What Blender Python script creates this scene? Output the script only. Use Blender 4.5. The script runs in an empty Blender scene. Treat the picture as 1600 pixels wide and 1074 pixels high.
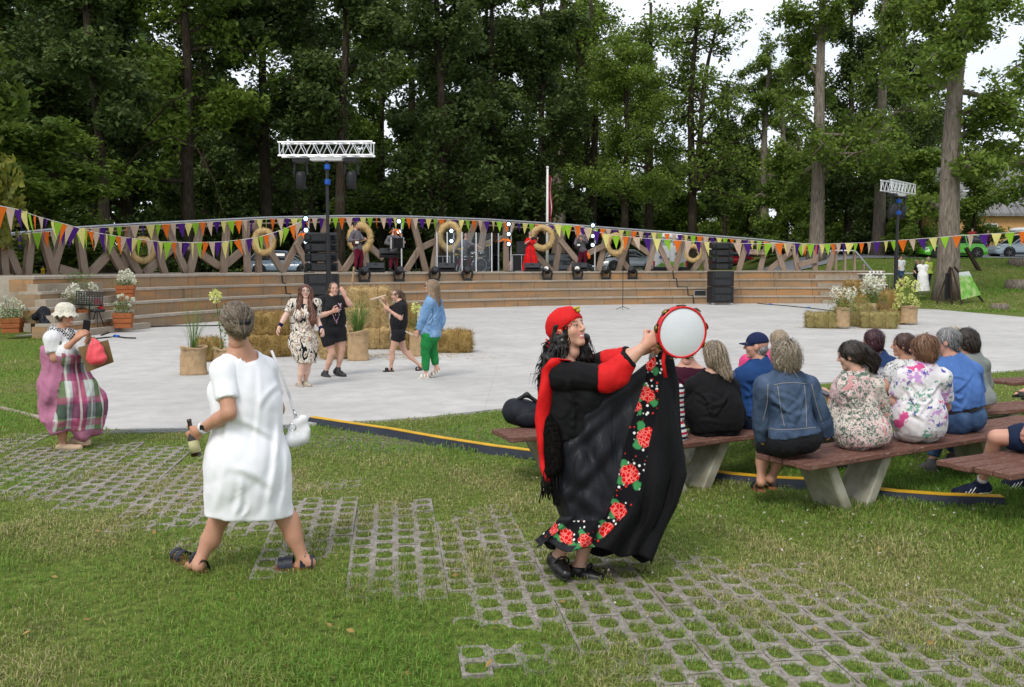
import bpy, bmesh, math, random
import numpy as np
from mathutils import Vector, Matrix
SC = bpy.context.scene
COL = SC.collection
PI = math.pi
R = math.radians
# ---------------------------------------------------------------- camera
F_PX, CX, CY, CAMH = 1511.0, 800.0, 537.0, 1.9
PITCH = math.atan((537.0-420.0)/F_PX)
cam_d = bpy.data.cameras.new('camera'); cam = bpy.data.objects.new('camera', cam_d); COL.objects.link(cam)
cam_d.lens = 36.0*F_PX/1600.0; cam_d.clip_start = 0.1; cam_d.clip_end = 2000
cam.location = (0, 0, CAMH); cam.rotation_euler = (PI/2-PITCH, 0, 0)
SC.camera = cam
# ---------------------------------------------------------------- world: bright, mostly clouded evening sky
SUN_EL = R(48)          # soft light from high behind the camera, a little to the left
w = bpy.data.worlds.new('World'); SC.world = w; w.use_nodes = True
nt = w.node_tree; nt.nodes.clear()
wo = nt.nodes.new('ShaderNodeOutputWorld'); bg = nt.nodes.new('ShaderNodeBackground')
sky = nt.nodes.new('ShaderNodeTexSky'); sky.sky_type = 'NISHITA'; sky.sun_disc = False
sky.sun_elevation = SUN_EL; sky.sun_rotation = PI+R(25)
sky.air_density = 1.0; sky.dust_density = 1.5
tc = nt.nodes.new('ShaderNodeTexCoord'); mp = nt.nodes.new('ShaderNodeMapping'); mp.inputs['Scale'].default_value = (1.2, 1.2, 3.0)
nz = nt.nodes.new('ShaderNodeTexNoise'); nz.inputs['Scale'].default_value = 2.2; nz.inputs['Detail'].default_value = 5
rp = nt.nodes.new('ShaderNodeMapRange'); rp.inputs[1].default_value = .35; rp.inputs[2].default_value = .62; rp.inputs[3].default_value = .62; rp.inputs[4].default_value = .95
mx = nt.nodes.new('ShaderNodeMix'); mx.data_type = 'RGBA'; mx.inputs[7].default_value = (9.0, 9.4, 10.1, 1)
nt.links.new(tc.outputs['Generated'], mp.inputs[0]); nt.links.new(mp.outputs[0], nz.inputs[0]); nt.links.new(nz.outputs[0], rp.inputs[0])
nt.links.new(rp.outputs[0], mx.inputs[0]); nt.links.new(sky.outputs[0], mx.inputs[6]); nt.links.new(mx.outputs[2], bg.inputs[0])
bg.inputs[1].default_value = 0.1; nt.links.new(bg.outputs[0], wo.inputs[0])
sd = bpy.data.lights.new('sun', 'SUN'); so = bpy.data.objects.new('sun', sd); COL.objects.link(so)
sd.energy = 1.5; sd.angle = R(22); sd.color = (1, .95, .87)
so.rotation_euler = Vector((math.sin(R(25))*math.cos(SUN_EL), math.cos(R(25))*math.cos(SUN_EL), -math.sin(SUN_EL))).to_track_quat('-Z', 'Y').to_euler()
SC.view_settings.view_transform = 'Standard'; SC.view_settings.look = 'None'; SC.view_settings.exposure = 0.42; SC.view_settings.gamma = 1
SC.cycles.use_denoising = True; SC.cycles.max_bounces = 5; SC.cycles.diffuse_bounces = 3; SC.cycles.transparent_max_bounces = 8
SC.cycles.sample_clamp_indirect = 4; SC.cycles.caustics_reflective = False; SC.cycles.caustics_refractive = False
# ---------------------------------------------------------------- measuring helpers: photograph pixel -> place in the world
def ray(px, py):
    c, s = (px-CX)/F_PX, (CY-py)/F_PX
    return np.array([c, math.cos(PITCH)+s*math.sin(PITCH), -math.sin(PITCH)+s*math.cos(PITCH)])
def G(px, py, z=0.0):
    d = ray(px, py); t = (z-CAMH)/d[2]; return np.array([d[0]*t, d[1]*t, z])
def A(px, py, Y):
    d = ray(px, py); t = Y/d[1]; return np.array([d[0]*t, Y, CAMH+d[2]*t])
def proj(P):
    q = P-np.array([0, 0, CAMH]); f_ = q[..., 1]*math.cos(PITCH)-q[..., 2]*math.sin(PITCH); u_ = q[..., 1]*math.sin(PITCH)+q[..., 2]*math.cos(PITCH); return CX+F_PX*q[..., 0]/f_, CY-F_PX*u_/f_
def creases(P, lines, sc):
    """sharp cloth folds along measured lines: (x0, y0, x1, y1, width px, depth m)"""
    px, py = proj(P); o = 0.
    for x0, y0, x1, y1, w_, a in lines:
        L = math.hypot(x1-x0, y1-y0); ux, uy = (x1-x0)/L, (y1-y0)/L; t = (px-x0)*ux+(py-y0)*uy; d = ((px-x0)*-uy+(py-y0)*ux)+3*np.sin(t/L*4); k = ss(-.15*L, .25*L, t)*ss(1.15*L, .75*L, t); o = o+a*k*(d/w_)*np.exp(.5-(d/w_)**2)*1.4
    return o
def ss(a, b, x): t = np.clip((x-a)/(b-a), 0, 1); return t*t*(3-2*t)
def lerp(a, b, t): return a+(b-a)*t
def unit(v): v = np.asarray(v, float); return v/(np.linalg.norm(v)+1e-9)
# ---------------------------------------------------------------- materials
def lin(c): c /= 255.0; return c/12.92 if c <= .04045 else ((c+.055)/1.055)**2.4
def C(r, g, b, k=.78): return (lin(r)*k, lin(g)*k, lin(b)*k)
MATS = {}
class NT:
    def __init__(s, m): s.t = m.node_tree; s.n = s.t.nodes; s.l = s.t.links
    def __call__(s, ty, ins=None, **kw):
        n = s.n.new('ShaderNode'+ty)
        for k, v in kw.items(): setattr(n, k, v)
        for k, v in (ins or {}).items():
            if isinstance(v, tuple) and len(v) == 2 and hasattr(v[0], 'outputs'): s.l.new(v[0].outputs[v[1]], n.inputs[k])
            elif hasattr(v, 'outputs'): s.l.new(v.outputs[2 if v.bl_idname == 'ShaderNodeMix' else 0], n.inputs[k])
            else: n.inputs[k].default_value = v
        return n
    def mix(s, f, a, b, bt='MIX'):
        n = s.n.new('ShaderNodeMix'); n.data_type = 'RGBA'; n.blend_type = bt
        for i, v in ((0, f), (6, a), (7, b)):
            if isinstance(v, tuple) and len(v) == 2 and hasattr(v[0], 'outputs'): s.l.new(v[0].outputs[v[1]], n.inputs[i])
            elif hasattr(v, 'outputs'): s.l.new(v.outputs[2 if v.bl_idname == 'ShaderNodeMix' else 0], n.inputs[i])
            elif isinstance(v, (int, float)): n.inputs[i].default_value = v
            else: n.inputs[i].default_value = (*v[:3], 1)
        return n
    def rng(s, v, a, b, c=0., d=1.): return s('MapRange', {0: v, 1: a, 2: b, 3: c, 4: d})
def newmat(name, rough=.6, spec=.35, metal=0.):
    m = bpy.data.materials.new(name); m.use_nodes = True
    t = NT(m); b = t.n['Principled BSDF']
    b.inputs['Roughness'].default_value = rough; b.inputs['Specular IOR Level'].default_value = spec; b.inputs['Metallic'].default_value = metal
    return m, t, b
def setc(t, b, c):
    t.l.new(c.outputs[2 if c.bl_idname == 'ShaderNodeMix' else 0], b.inputs['Base Color'])
def bump(t, b, h, strength=.3, dist=.01):
    n = t('Bump', {'Strength': strength, 'Distance': dist, 'Height': h}); t.l.new(n.outputs[0], b.inputs['Normal'])
def crd(t, kind='Object', scale=None):
    c = t('TexCoord')
    return t('Mapping', {0: (c, kind), 3: scale}) if scale else (c, kind)
def mat(name, col, rough=.6, spec=.35, var=.18, vs=6., bs=60., bst=.15, metal=0., col2=None, vert=False, bd=.006):
    """plain surface: mottled colour and fine relief; vert multiplies the mesh colour attribute in"""
    if name in MATS: return MATS[name]
    m, t, b = newmat(name, rough, spec, metal)
    co = crd(t)
    n1 = t('TexNoise', {'Vector': co, 'Scale': vs, 'Detail': 4.})
    c2 = col2 or tuple(x*(1-var*1.6) for x in col); c1 = tuple(min(1, x*(1+var*.6)) for x in col)
    x = t.mix(t.rng(n1, .3, .7), c2, c1)
    if vert:
        at = t('Attribute', attribute_name='Col'); x = t.mix(1., x, (at, 0), 'MULTIPLY')
    setc(t, b, x)
    if bst: bump(t, b, t('TexNoise', {'Vector': co, 'Scale': bs, 'Detail': 3.}), bst, bd)
    MATS[name] = m; return m
def emis(name, col, st):
    if name in MATS: return MATS[name]
    m, t, b = newmat(name); b.inputs['Emission Color'].default_value = (*col, 1); b.inputs['Emission Strength'].default_value = st
    b.inputs['Base Color'].default_value = (*col, 1); MATS[name] = m; return m
# ---------------------------------------------------------------- objects
def link(o, parent=None):
    COL.objects.link(o)
    if parent is not None: o.parent = parent
    return o
def thing(name, label, cat, loc=(0, 0, 0), rz=0., group=None):
    o = bpy.data.objects.new(name, None); o.empty_display_size = .2; link(o)
    o.location = loc; o.rotation_euler = (0, 0, rz); return tag(o, label, cat, group)
def tag(o, label, cat, group=None):
    o['label'] = label; o['category'] = cat
    if group: o['group'] = group
    return o
def kind(o, k): o['kind'] = k; return o
def mesh_obj(name, V, Fc, m=None, parent=None, smooth=False, col=None, mi=None):
    """V (n,3), Fc an (m,3|4) array or a list of polygons"""
    me = bpy.data.meshes.new(name)
    V = np.asarray(V, np.float32)
    if isinstance(Fc, np.ndarray):
        n = Fc.shape[1]; me.vertices.add(len(V)); me.vertices.foreach_set('co', V.ravel())
        me.loops.add(Fc.size); me.loops.foreach_set('vertex_index', Fc.astype(np.int32).ravel())
        me.polygons.add(len(Fc)); me.polygons.foreach_set('loop_start', np.arange(0, Fc.size, n, dtype=np.int32))
        me.update(calc_edges=True)
    else:
        me.from_pydata(V.tolist(), [], Fc)
    me.polygons.foreach_set('use_smooth', np.full(len(me.polygons), bool(smooth)))
    if col is not None:
        a = me.color_attributes.new('Col', 'FLOAT_COLOR', 'POINT')
        c4 = np.ones((len(V), 4), np.float32); c4[:, :3] = col; a.data.foreach_set('color', c4.ravel())
    ms = m if isinstance(m, (list, tuple)) else [m]
    for x in ms:
        if x: me.materials.append(x)
    if mi is not None: me.polygons.foreach_set('material_index', np.asarray(mi, np.int32))
    me.update()
    return link(bpy.data.objects.new(name, me), parent)
def copy_tree(o, parent=None):
    c = o.copy(); COL.objects.link(c); c.parent = parent
    for ch in list(o.children): copy_tree(ch, c)
    return c
class MB:
    """collects boxes, bars, tubes, lathes and prisms into one mesh"""
    def __init__(s, org=(0, 0, 0)): s.v = []; s.f = []; s.o = np.asarray(org, float)
    def add(s, V, Fc):
        n = len(s.v); s.v.extend((np.asarray(V, float)-s.o).tolist()); s.f.extend([[i+n for i in f] for f in Fc]); return s
    def box(s, c, d, rot=None, ch=0.0, taper=1.0):
        """centre, full size, optional 3x3 rotation, chamfer on the vertical section, taper of the top"""
        x, y, z = (a/2 for a in d)
        if ch > 0:
            k = min(ch, x*.9, y*.9, z*.9)
            V, Fc = [], []
            lv = [(-z, x-k, y-k), (-z+k, x, y), (z-k, x*taper, y*taper), (z, x*taper-k, y*taper-k)]
            for (zz, a, b) in lv:
                for (sx, sy) in ((-1, -1), (1, -1), (1, 1), (-1, 1)):
                    p = [(sx*a, sy*(b-k), zz), (sx*(a-k), sy*b, zz)]
                    if sx*sy > 0: V += p if (sx > 0) else p
                    else: V += p[::-1]
            for L in range(3):
                for i in range(8):
                    j = (i+1) % 8; Fc.append([L*8+i, L*8+j, L*8+8+j, L*8+8+i])
            Fc.append(list(range(7, -1, -1))); Fc.append(list(range(24, 32)))
        else:
            V = [(-x, -y, -z), (x, -y, -z), (x, y, -z), (-x, y, -z), (-x*taper, -y*taper, z), (x*taper, -y*taper, z), (x*taper, y*taper, z), (-x*taper, y*taper, z)]
            Fc = [[3, 2, 1, 0], [4, 5, 6, 7], [0, 1, 5, 4], [1, 2, 6, 5], [2, 3, 7, 6], [3, 0, 4, 7]]
        V = np.array(V)
        if rot is not None: V = V @ np.asarray(rot).T
        return s.add(V+np.asarray(c, float), Fc)
    def bar(s, a, b, w, h, up=(0, 0, 1), ch=0.):
        a = np.asarray(a, float); b = np.asarray(b, float); z = unit(b-a); x = np.cross(up, z)
        if np.linalg.norm(x) < 1e-4: x = np.cross((1, 0, 0), z)
        x = unit(x); y = np.cross(z, x)
        return s.box((a+b)/2, (w, h, np.linalg.norm(b-a)), np.stack([x, y, z], 1), ch)
    def tube(s, pts, r, n=6, cap=True):
        P = [np.asarray(p, float) for p in pts]; rr = r if hasattr(r, '__len__') else [r]*len(P)
        V = []; Fc = []; x = None
        for i, p in enumerate(P):
            t = unit(P[min(i+1, len(P)-1)]-P[max(i-1, 0)])
            if x is None:
                x = np.cross(t, (0, 0, 1)); x = x if np.linalg.norm(x) > .05 else np.cross(t, (0, 1, 0))
            x = unit(x-t*np.dot(x, t)); y = np.cross(t, x)
            for k in range(n):
                a = 2*PI*k/n; V.append(p+rr[i]*(x*math.cos(a)+y*math.sin(a)))
        for i in range(len(P)-1):
            for k in range(n):
                j = (k+1) % n; Fc.append([i*n+k, i*n+j, i*n+n+j, i*n+n+k])
        if cap: Fc.append(list(range(n-1, -1, -1))); Fc.append([len(V)-n+k for k in range(n)])
        return s.add(V, Fc)
    def lathe(s, prof, n=16, c=(0, 0, 0), rot=None, sx=1., sy=1.):
        V = []; Fc = []; m = len(prof)
        for (r, z) in prof:
            for k in range(n): a = 2*PI*k/n; V.append((r*math.cos(a)*sx, r*math.sin(a)*sy, z))
        for i in range(m-1):
            for k in range(n):
                j = (k+1) % n; Fc.append([i*n+k, i*n+j, i*n+n+j, i*n+n+k])
        if prof[0][0] > 1e-5: Fc.append(list(range(n-1, -1, -1)))
        if prof[-1][0] > 1e-5: Fc.append([(m-1)*n+k for k in range(n)])
        V = np.array(V)
        if rot is not None: V = V @ np.asarray(rot).T
        return s.add(V+np.asarray(c, float), Fc)
    def prism(s, poly, d, org=(0, 0, 0), ax=((1, 0, 0), (0, 0, 1))):
        """polygon in the plane of ax, extruded d along ax0 x ax1"""
        a, b = np.array(ax[0], float), np.array(ax[1], float); nrm = np.cross(a, b); n = len(poly)
        B = [np.asarray(org, float)+a*p[0]+b*p[1] for p in poly]
        V = B+[q+nrm*d for q in B]
        Fc = [list(range(n-1, -1, -1)), list(range(n, 2*n))]+[[i, (i+1) % n, n+(i+1) % n, n+i] for i in range(n)]
        return s.add(V, Fc)
    def sphere(s, c, r, n=12, m=8, rot=None):
        rr = (r, r, r) if not hasattr(r, '__len__') else r
        prof = [(math.sin(PI*i/m), -math.cos(PI*i/m)) for i in range(m+1)]; prof[0] = (1e-6, -1); prof[-1] = (1e-6, 1)
        V = []; Fc = []
        for (q, z) in prof:
            for k in range(n): a = 2*PI*k/n; V.append((q*math.cos(a)*rr[0], q*math.sin(a)*rr[1], z*rr[2]))
        for i in range(m):
            for k in range(n): j = (k+1) % n; Fc.append([i*n+k, i*n+j, i*n+n+j, i*n+n+k])
        V = np.array(V)
        if rot is not None: V = V @ np.asarray(rot).T
        return s.add(V+np.asarray(c, float), Fc)
    def torus(s, c, Rr, r, n=28, m=8, rot=None, jit=0., rnd=None):
        V = []; Fc = []
        for i in range(n):
            a = 2*PI*i/n
            for k in range(m):
                b = 2*PI*k/m; q = r*(1+(rnd.uniform(-jit, jit) if rnd else 0)); V.append(((Rr+q*math.cos(b))*math.cos(a), (Rr+q*math.cos(b))*math.sin(a), q*math.sin(b)))
        for i in range(n):
            for k in range(m): Fc.append([i*m+k, ((i+1) % n)*m+k, ((i+1) % n)*m+(k+1) % m, i*m+(k+1) % m])
        V = np.array(V)
        if rot is not None: V = V @ np.asarray(rot).T
        return s.add(V+np.asarray(c, float), Fc)
    def build(s, name, m, parent=None, smooth=False): return mesh_obj(name, s.v, s.f, m, parent, smooth)
def rot3(rx=0, ry=0, rz=0): return np.array(Matrix.Rotation(rz, 3, 'Z') @ Matrix.Rotation(ry, 3, 'Y') @ Matrix.Rotation(rx, 3, 'X'))
# smooth pseudo noise, numpy
_rs = np.random.RandomState(5); _K = _rs.normal(size=(7, 14, 3)); _PH = _rs.uniform(0, 6.28, (7, 14))
def wob(P, f, seed=0):
    """smooth noise, about -1..1, on points (n,3)"""
    K = _K[seed % 7]; ph = _PH[seed % 7]; o = np.zeros(len(P))
    for i in range(14): o += np.sin((P @ K[i])*f*(.6+.12*i)+ph[i]+1.3*np.sin((P @ K[(i+5) % 14])*f*.5+ph[(i+3) % 14]))
    return o/5.0
# ---------------------------------------------------------------- organic shapes: smooth unions of tapered limbs and ellipsoids, meshed by surface nets
def cap(a, b, r1, r2, k=.03, g='', sg=1): return dict(t='c', a=np.asarray(a, float), b=np.asarray(b, float), r1=r1, r2=r2, k=k, g=g, s=sg)
def ell(c, r, M=None, k=.03, g='', sg=1): return dict(t='e', c=np.asarray(c, float), r=np.asarray(r, float), M=np.eye(3) if M is None else np.asarray(M, float), k=k, g=g, s=sg)
def pd(p, P, off=0.):
    if p['t'] == 'c':
        ba = p['b']-p['a']; pa = P-p['a']; h = np.clip(pa @ ba/(ba @ ba+1e-9), 0, 1)
        return np.linalg.norm(pa-h[..., None]*ba, axis=-1)-(p['r1']+(p['r2']-p['r1'])*h)-off
    r = p['r']+off; q = (P-p['c']) @ p['M'].T      # rows of M are the axes
    k0 = np.linalg.norm(q/r, axis=-1); k1 = np.linalg.norm(q/(r*r), axis=-1)+1e-9
    return k0*(k0-1)/k1
def pbox(p, e):
    if p['t'] == 'c': return np.minimum(p['a']-p['r1'], p['b']-p['r2'])-e, np.maximum(p['a']+p['r1'], p['b']+p['r2'])+e
    x = np.abs(p['M'].T) @ p['r']; return p['c']-x-e, p['c']+x+e
def comb(d, e, p):
    k = p['k']
    if p['s'] > 0: h = np.maximum(k-np.abs(d-e), 0)/k; return np.minimum(d, e)-h*h*k*.25
    h = np.maximum(k-np.abs(d+e), 0)/k; return np.maximum(d, -e)+h*h*k*.25
def seval(prims, P, off=0.):
    d = np.full(P.shape[:-1], 9.)
    for p in prims: d = comb(d, pd(p, P, off if p['s'] > 0 else 0), p)
    return d
def snet(V, org, h):
    S = V < 0; n = np.array(V.shape)-1
    cor = [(i, j, k) for i in (0, 1) for j in (0, 1) for k in (0, 1)]
    cnt = sum(S[i:n[0]+i, j:n[1]+j, k:n[2]+k].astype(np.int8) for i, j, k in cor)
    act = (cnt > 0) & (cnt < 8); I = np.argwhere(act)
    if not len(I): return np.zeros((0, 3)), np.zeros((0, 4), int)
    idx = np.full(act.shape, -1, np.int64); idx[act] = np.arange(len(I))
    cv = {c: V[I[:, 0]+c[0], I[:, 1]+c[1], I[:, 2]+c[2]] for c in cor}
    acc = np.zeros((len(I), 3)); m = np.zeros(len(I))
    for c in cor:
        for ax in range(3):
            if c[ax]: continue
            c2 = list(c); c2[ax] = 1; a = cv[c]; b = cv[tuple(c2)]; x = (a < 0) != (b < 0)
            t = np.where(x, a/np.where(x, a-b, 1), 0)
            p = np.tile(np.array(c, float), (len(I), 1)); p[:, ax] = t; acc[x] += p[x]; m += x
    P = org+(I+acc/m[:, None])*h
    Q = []
    for ax in range(3):
        u, v = [(1, 2), (2, 0), (0, 1)][ax]
        sl0 = [slice(1, -1)]*3; sl1 = [slice(1, -1)]*3; sl0[ax] = slice(0, -1); sl1[ax] = slice(1, None)
        a = S[tuple(sl0)]; b = S[tuple(sl1)]; E = np.argwhere(a != b); ins = a[tuple(E.T)]
        o = np.ones(3, int); o[ax] = 0; E = E+o
        du = np.zeros(3, int); du[u] = 1; dv = np.zeros(3, int); dv[v] = 1
        q = np.stack([idx[tuple((E-du-dv).T)], idx[tuple((E-dv).T)], idx[tuple(E.T)], idx[tuple((E-du).T)]], 1)
        q[~ins] = q[~ins][:, ::-1]; Q.append(q)
    return P, np.concatenate(Q)
def smesh(prims, h, off=0., cuts=(), lo=None, hi=None, fn=None):
    """mesh of the smooth union; cuts are functions of points, >0 is outside; fn edits the field"""
    bs = [pbox(p, off) for p in prims if p['s'] > 0]
    l = np.min([b[0] for b in bs], 0)-2.5*h; u = np.max([b[1] for b in bs], 0)+2.5*h
    if lo is not None: l = np.maximum(l, lo)
    if hi is not None: u = np.minimum(u, hi)
    n = np.maximum(np.ceil((u-l)/h).astype(int)+1, 4)
    ax = [l[i]+h*np.arange(n[i]) for i in range(3)]
    V = np.full(tuple(n), .5)
    for p in prims:
        a, b = pbox(p, off+p['k']+2.5*h)
        s = []
        for i in range(3): s.append(slice(max(0, int((a[i]-l[i])/h)), max(0, min(n[i], int((b[i]-l[i])/h)+2))))
        if any(x.stop <= x.start for x in s): continue
        P = np.stack(np.meshgrid(ax[0][s[0]], ax[1][s[1]], ax[2][s[2]], indexing='ij'), -1)
        V[tuple(s)] = comb(V[tuple(s)], pd(p, P, off if p['s'] > 0 else 0), p)
    if cuts or fn:
        P = np.stack(np.meshgrid(*ax, indexing='ij'), -1)
        if fn: V = fn(V, P)
        for c in cuts: V = np.maximum(V, c(P))
    for i in range(3):
        sl = [slice(None)]*3
        for e in (0, -1): sl[i] = e; V[tuple(sl)] = np.maximum(V[tuple(sl)], .3*h)
    return snet(V, l, h)
def relax(P, Q, it=1, w=.5):
    for _ in range(it):
        acc = np.zeros_like(P); c = np.zeros(len(P))
        for i in range(4):
            for j in (1, 3): np.add.at(acc, Q[:, i], P[Q[:, (i+j) % 4]]); np.add.at(c, Q[:, i], 1)
        P = P*(1-w)+w*acc/np.maximum(c, 1)[:, None]
    return P
def vnorm(P, Q):
    n = np.cross(P[Q[:, 2]]-P[Q[:, 0]], P[Q[:, 3]]-P[Q[:, 1]]); N = np.zeros_like(P)
    for i in range(4): np.add.at(N, Q[:, i], n)
    return N/(np.linalg.norm(N, axis=1)[:, None]+1e-12)
def half(p, n):
    """cut: keeps the side against n"""
    p = np.asarray(p, float); n = unit(n); return lambda P: (P-p) @ n
# ================================================================ SETTING
CCX, CCY, R0 = 15.0, 25.0, 27.2          # the round arena: stage tiers follow a circle
PZ = 0.03                                 # plaza surface
def ground_z(x, y):
    x = np.asarray(x, float); y = np.asarray(y, float); rad = np.hypot(x-CCX, y-CCY)
    zb = 1.5*ss(29.5, 33, rad)*ss(20, 26, y)+.016*np.maximum(rad-40, 0)*ss(30, 40, y)
    zr = np.interp(y, [0, 43, 44.5, 46, 48, 53, 62, 66, 75, 110, 300], [0, 0, .06, .28, .56, .88, 2.5, 2.62, 3.0, 3.6, 6])
    return lerp(zb, zr, ss(17.5, 22.5, x))
def m_grass_ground():
    m, t, b = newmat('lawn_soil', .95, .1)
    g = t('NewGeometry'); P = (g, 0)
    n1 = t('TexNoise', {'Vector': P, 'Scale': .55, 'Detail': 5.}); n2 = t('TexNoise', {'Vector': P, 'Scale': 14., 'Detail': 5.}); n3 = t('TexNoise', {'Vector': P, 'Scale': 1.7, 'Detail': 3.})
    gr = t.mix(t.rng(n2, .3, .7), C(72, 86, 34), C(128, 146, 66)); dr = t.mix(t.rng(n2, .3, .7), C(88, 82, 56), C(142, 136, 88))
    x = t.mix(t.rng(n1, .52, .72, 0, .55), gr, dr); x = t.mix(t.rng(n3, .62, .78, 0, .5), x, C(92, 84, 70))
    setc(t, b, x); bump(t, b, n2, .8, .05); return m
M_LAWN = m_grass_ground()
def m_concrete(name, c1, c2, sc=1., crack=True, rough=.85):
    m, t, b = newmat(name, rough, .25)
    g = t('NewGeometry'); P = (g, 0)
    n1 = t('TexNoise', {'Vector': P, 'Scale': .35*sc, 'Detail': 6., 'Roughness': .6}); n2 = t('TexNoise', {'Vector': P, 'Scale': 25*sc, 'Detail': 4.}); n3 = t('TexNoise', {'Vector': P, 'Scale': 2.3*sc, 'Detail': 8., 'Roughness': .7})
    x = t.mix(t.rng(n1, .35, .65), c1, c2); x = t.mix(t.rng(n3, .4, .75, 0, .6), x, tuple(v*.66 for v in c1)); x = t.mix(t.rng(n2, .55, .8, 0, .3), x, tuple(v*.7 for v in c1))
    if crack:
        v = t('TexVoronoi', {'Vector': P, 'Scale': .16}, feature='DISTANCE_TO_EDGE'); x = t.mix(t.rng(v, .0, .002, .22, 0), x, tuple(v_*.45 for v_ in c1))
    setc(t, b, x); bump(t, b, n2, .25, .006); return m
M_PLAZA = m_concrete('plaza_concrete', C(196, 193, 189), C(214, 211, 206))
M_COPING = m_concrete('coping_concrete', C(172, 160, 144), C(196, 184, 168), 2, False)
M_STAIR = m_concrete('stair_concrete', C(166, 152, 134), C(190, 176, 158), 2, False)
def m_riser():
    m, t, b = newmat('stained_riser', .85, .2); g = t('NewGeometry'); o = t('ObjectInfo')
    mp_ = t('Mapping', {0: (g, 0), 3: (.5, .5, 3.)})
    n1 = t('TexNoise', {'Vector': mp_, 'Scale': 1.2, 'Detail': 6.}); n2 = t('TexNoise', {'Vector': (g, 0), 'Scale': 18., 'Detail': 4.}); n3 = t('TexNoise', {'Vector': t('Mapping', {0: (g, 0), 3: (3., 3., .25)}), 'Scale': 1.5, 'Detail': 4.})
    x = t.mix(t.rng(n1, .38, .62), C(158, 134, 108), C(196, 148, 100)); x = t.mix((t.rng((o, 5), .0, 1., 0, .55), 0), x, C(168, 150, 126))
    x = t.mix(t.rng(n3, .58, .75, 0, .6), x, C(112, 98, 84)); x = t.mix(t.rng(n2, .5, .8, 0, .4), x, C(120, 96, 74))
    setc(t, b, x); bump(t, b, n2, .3, .01); return m
M_RISER = m_riser()
# ground sheet
xs = np.unique(np.concatenate([np.linspace(-260, -40, 23), np.linspace(-40, 50, 91), np.linspace(50, 300, 26)]))
ys = np.unique(np.concatenate([np.linspace(-40, 0, 9), np.linspace(0, 80, 101), np.linspace(80, 420, 35)]))
XX, YY = np.meshgrid(xs, ys, indexing='ij'); ZZ = ground_z(XX, YY)
idn = np.arange(XX.size).reshape(XX.shape)
Qg = np.stack([idn[:-1, :-1], idn[1:, :-1], idn[1:, 1:], idn[:-1, 1:]], -1).reshape(-1, 4)
kind(mesh_obj('ground', np.stack([XX, YY, ZZ], -1).reshape(-1, 3), Qg, M_LAWN, None, True), 'structure')
# plaza: a slab with a real edge towards the grass
def arc(r, a0, a1, n): return [np.array([CCX+r*math.cos(a), CCY+r*math.sin(a), 0]) for a in np.linspace(a0, a1, n)]
front = [G(148, 675), G(300, 672), G(480, 666), G(660, 656), G(790, 641), G(900, 627), G(1100, 610), G(1330, 598), G(1600, 580), G(2000, 560)]
poly = front+[G(2000, 528), G(1800, 513), G(1600, 497), G(1500, 488), G(1420, 481)]+arc(29, R(74), R(176), 30)+[G(88, 523)]
PLAZA = np.array([p[:2] for p in poly])
pm = MB(); pm.prism([(p[0], p[1]) for p in poly], .09, (0, 0, PZ-.09), ((1, 0, 0), (0, 1, 0)))
kind(pm.build('plaza', M_PLAZA), 'structure')
def inside(poly, x, y):
    x = np.asarray(x, float); y = np.asarray(y, float); r = np.zeros(x.shape, bool); n = len(poly)
    for i in range(n):
        x0, y0 = poly[i]; x1, y1 = poly[(i+1) % n]
        c = ((y0 > y) != (y1 > y)) & (x < (x1-x0)*(y-y0)/((y1-y0) if y1 != y0 else 1e-9)+x0); r ^= c
    return r
# drain grate along the front edge
M_STEEL = mat('galvanised_steel', C(190, 194, 198), .35, .5, .1, metal=.8)
M_DARKMETAL = mat('black_metal', (.018, .018, .02), .45, .4, .2, bst=.1)
M_BLACK = mat('black_plastic', (.014, .014, .016), .5, .35, .2, bst=.12)
dg = thing('drain_grate', 'narrow steel drain grate along the front edge of the concrete plaza', 'drain', tuple(G(160, 676)))
og = G(160, 676)
mb = MB(og)
for a, b_ in zip([G(158, 676), G(300, 673)], [G(300, 673), G(480, 667)]):
    n = 30
    for i in range(n):
        p = lerp(a, b_, (i+.5)/n); d = unit(b_-a); nn = np.cross((0, 0, 1), d); mb.box(p+np.array([0, 0, .012])-nn*.06, (.02, .13, .025), np.stack([d, nn, (0, 0, 1)], 1))
mb.build('grate_bars', M_STEEL, dg)
mb = MB(og)
for a, b_ in zip([G(158, 676), G(300, 673)], [G(300, 673), G(480, 667)]):
    d = unit(b_-a); nn = np.cross((0, 0, 1), d)
    for q in (.005, -.13): mb.bar(a+nn*q+np.array([0, 0, .012]), b_+nn*q+np.array([0, 0, .012]), .03, .02)
mb.build('frame', M_STEEL, dg)
# concrete edging strip in the grass at far left
cs = thing('edging_strip', 'thin pale concrete edging strip across the grass at far left', 'edging', tuple(G(-40, 628)))
mb = MB(G(-40, 628)); mb.bar(G(-40, 628), G(95, 662), .07, .05); mb.build('kerb_strip', M_STAIR, cs)
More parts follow.
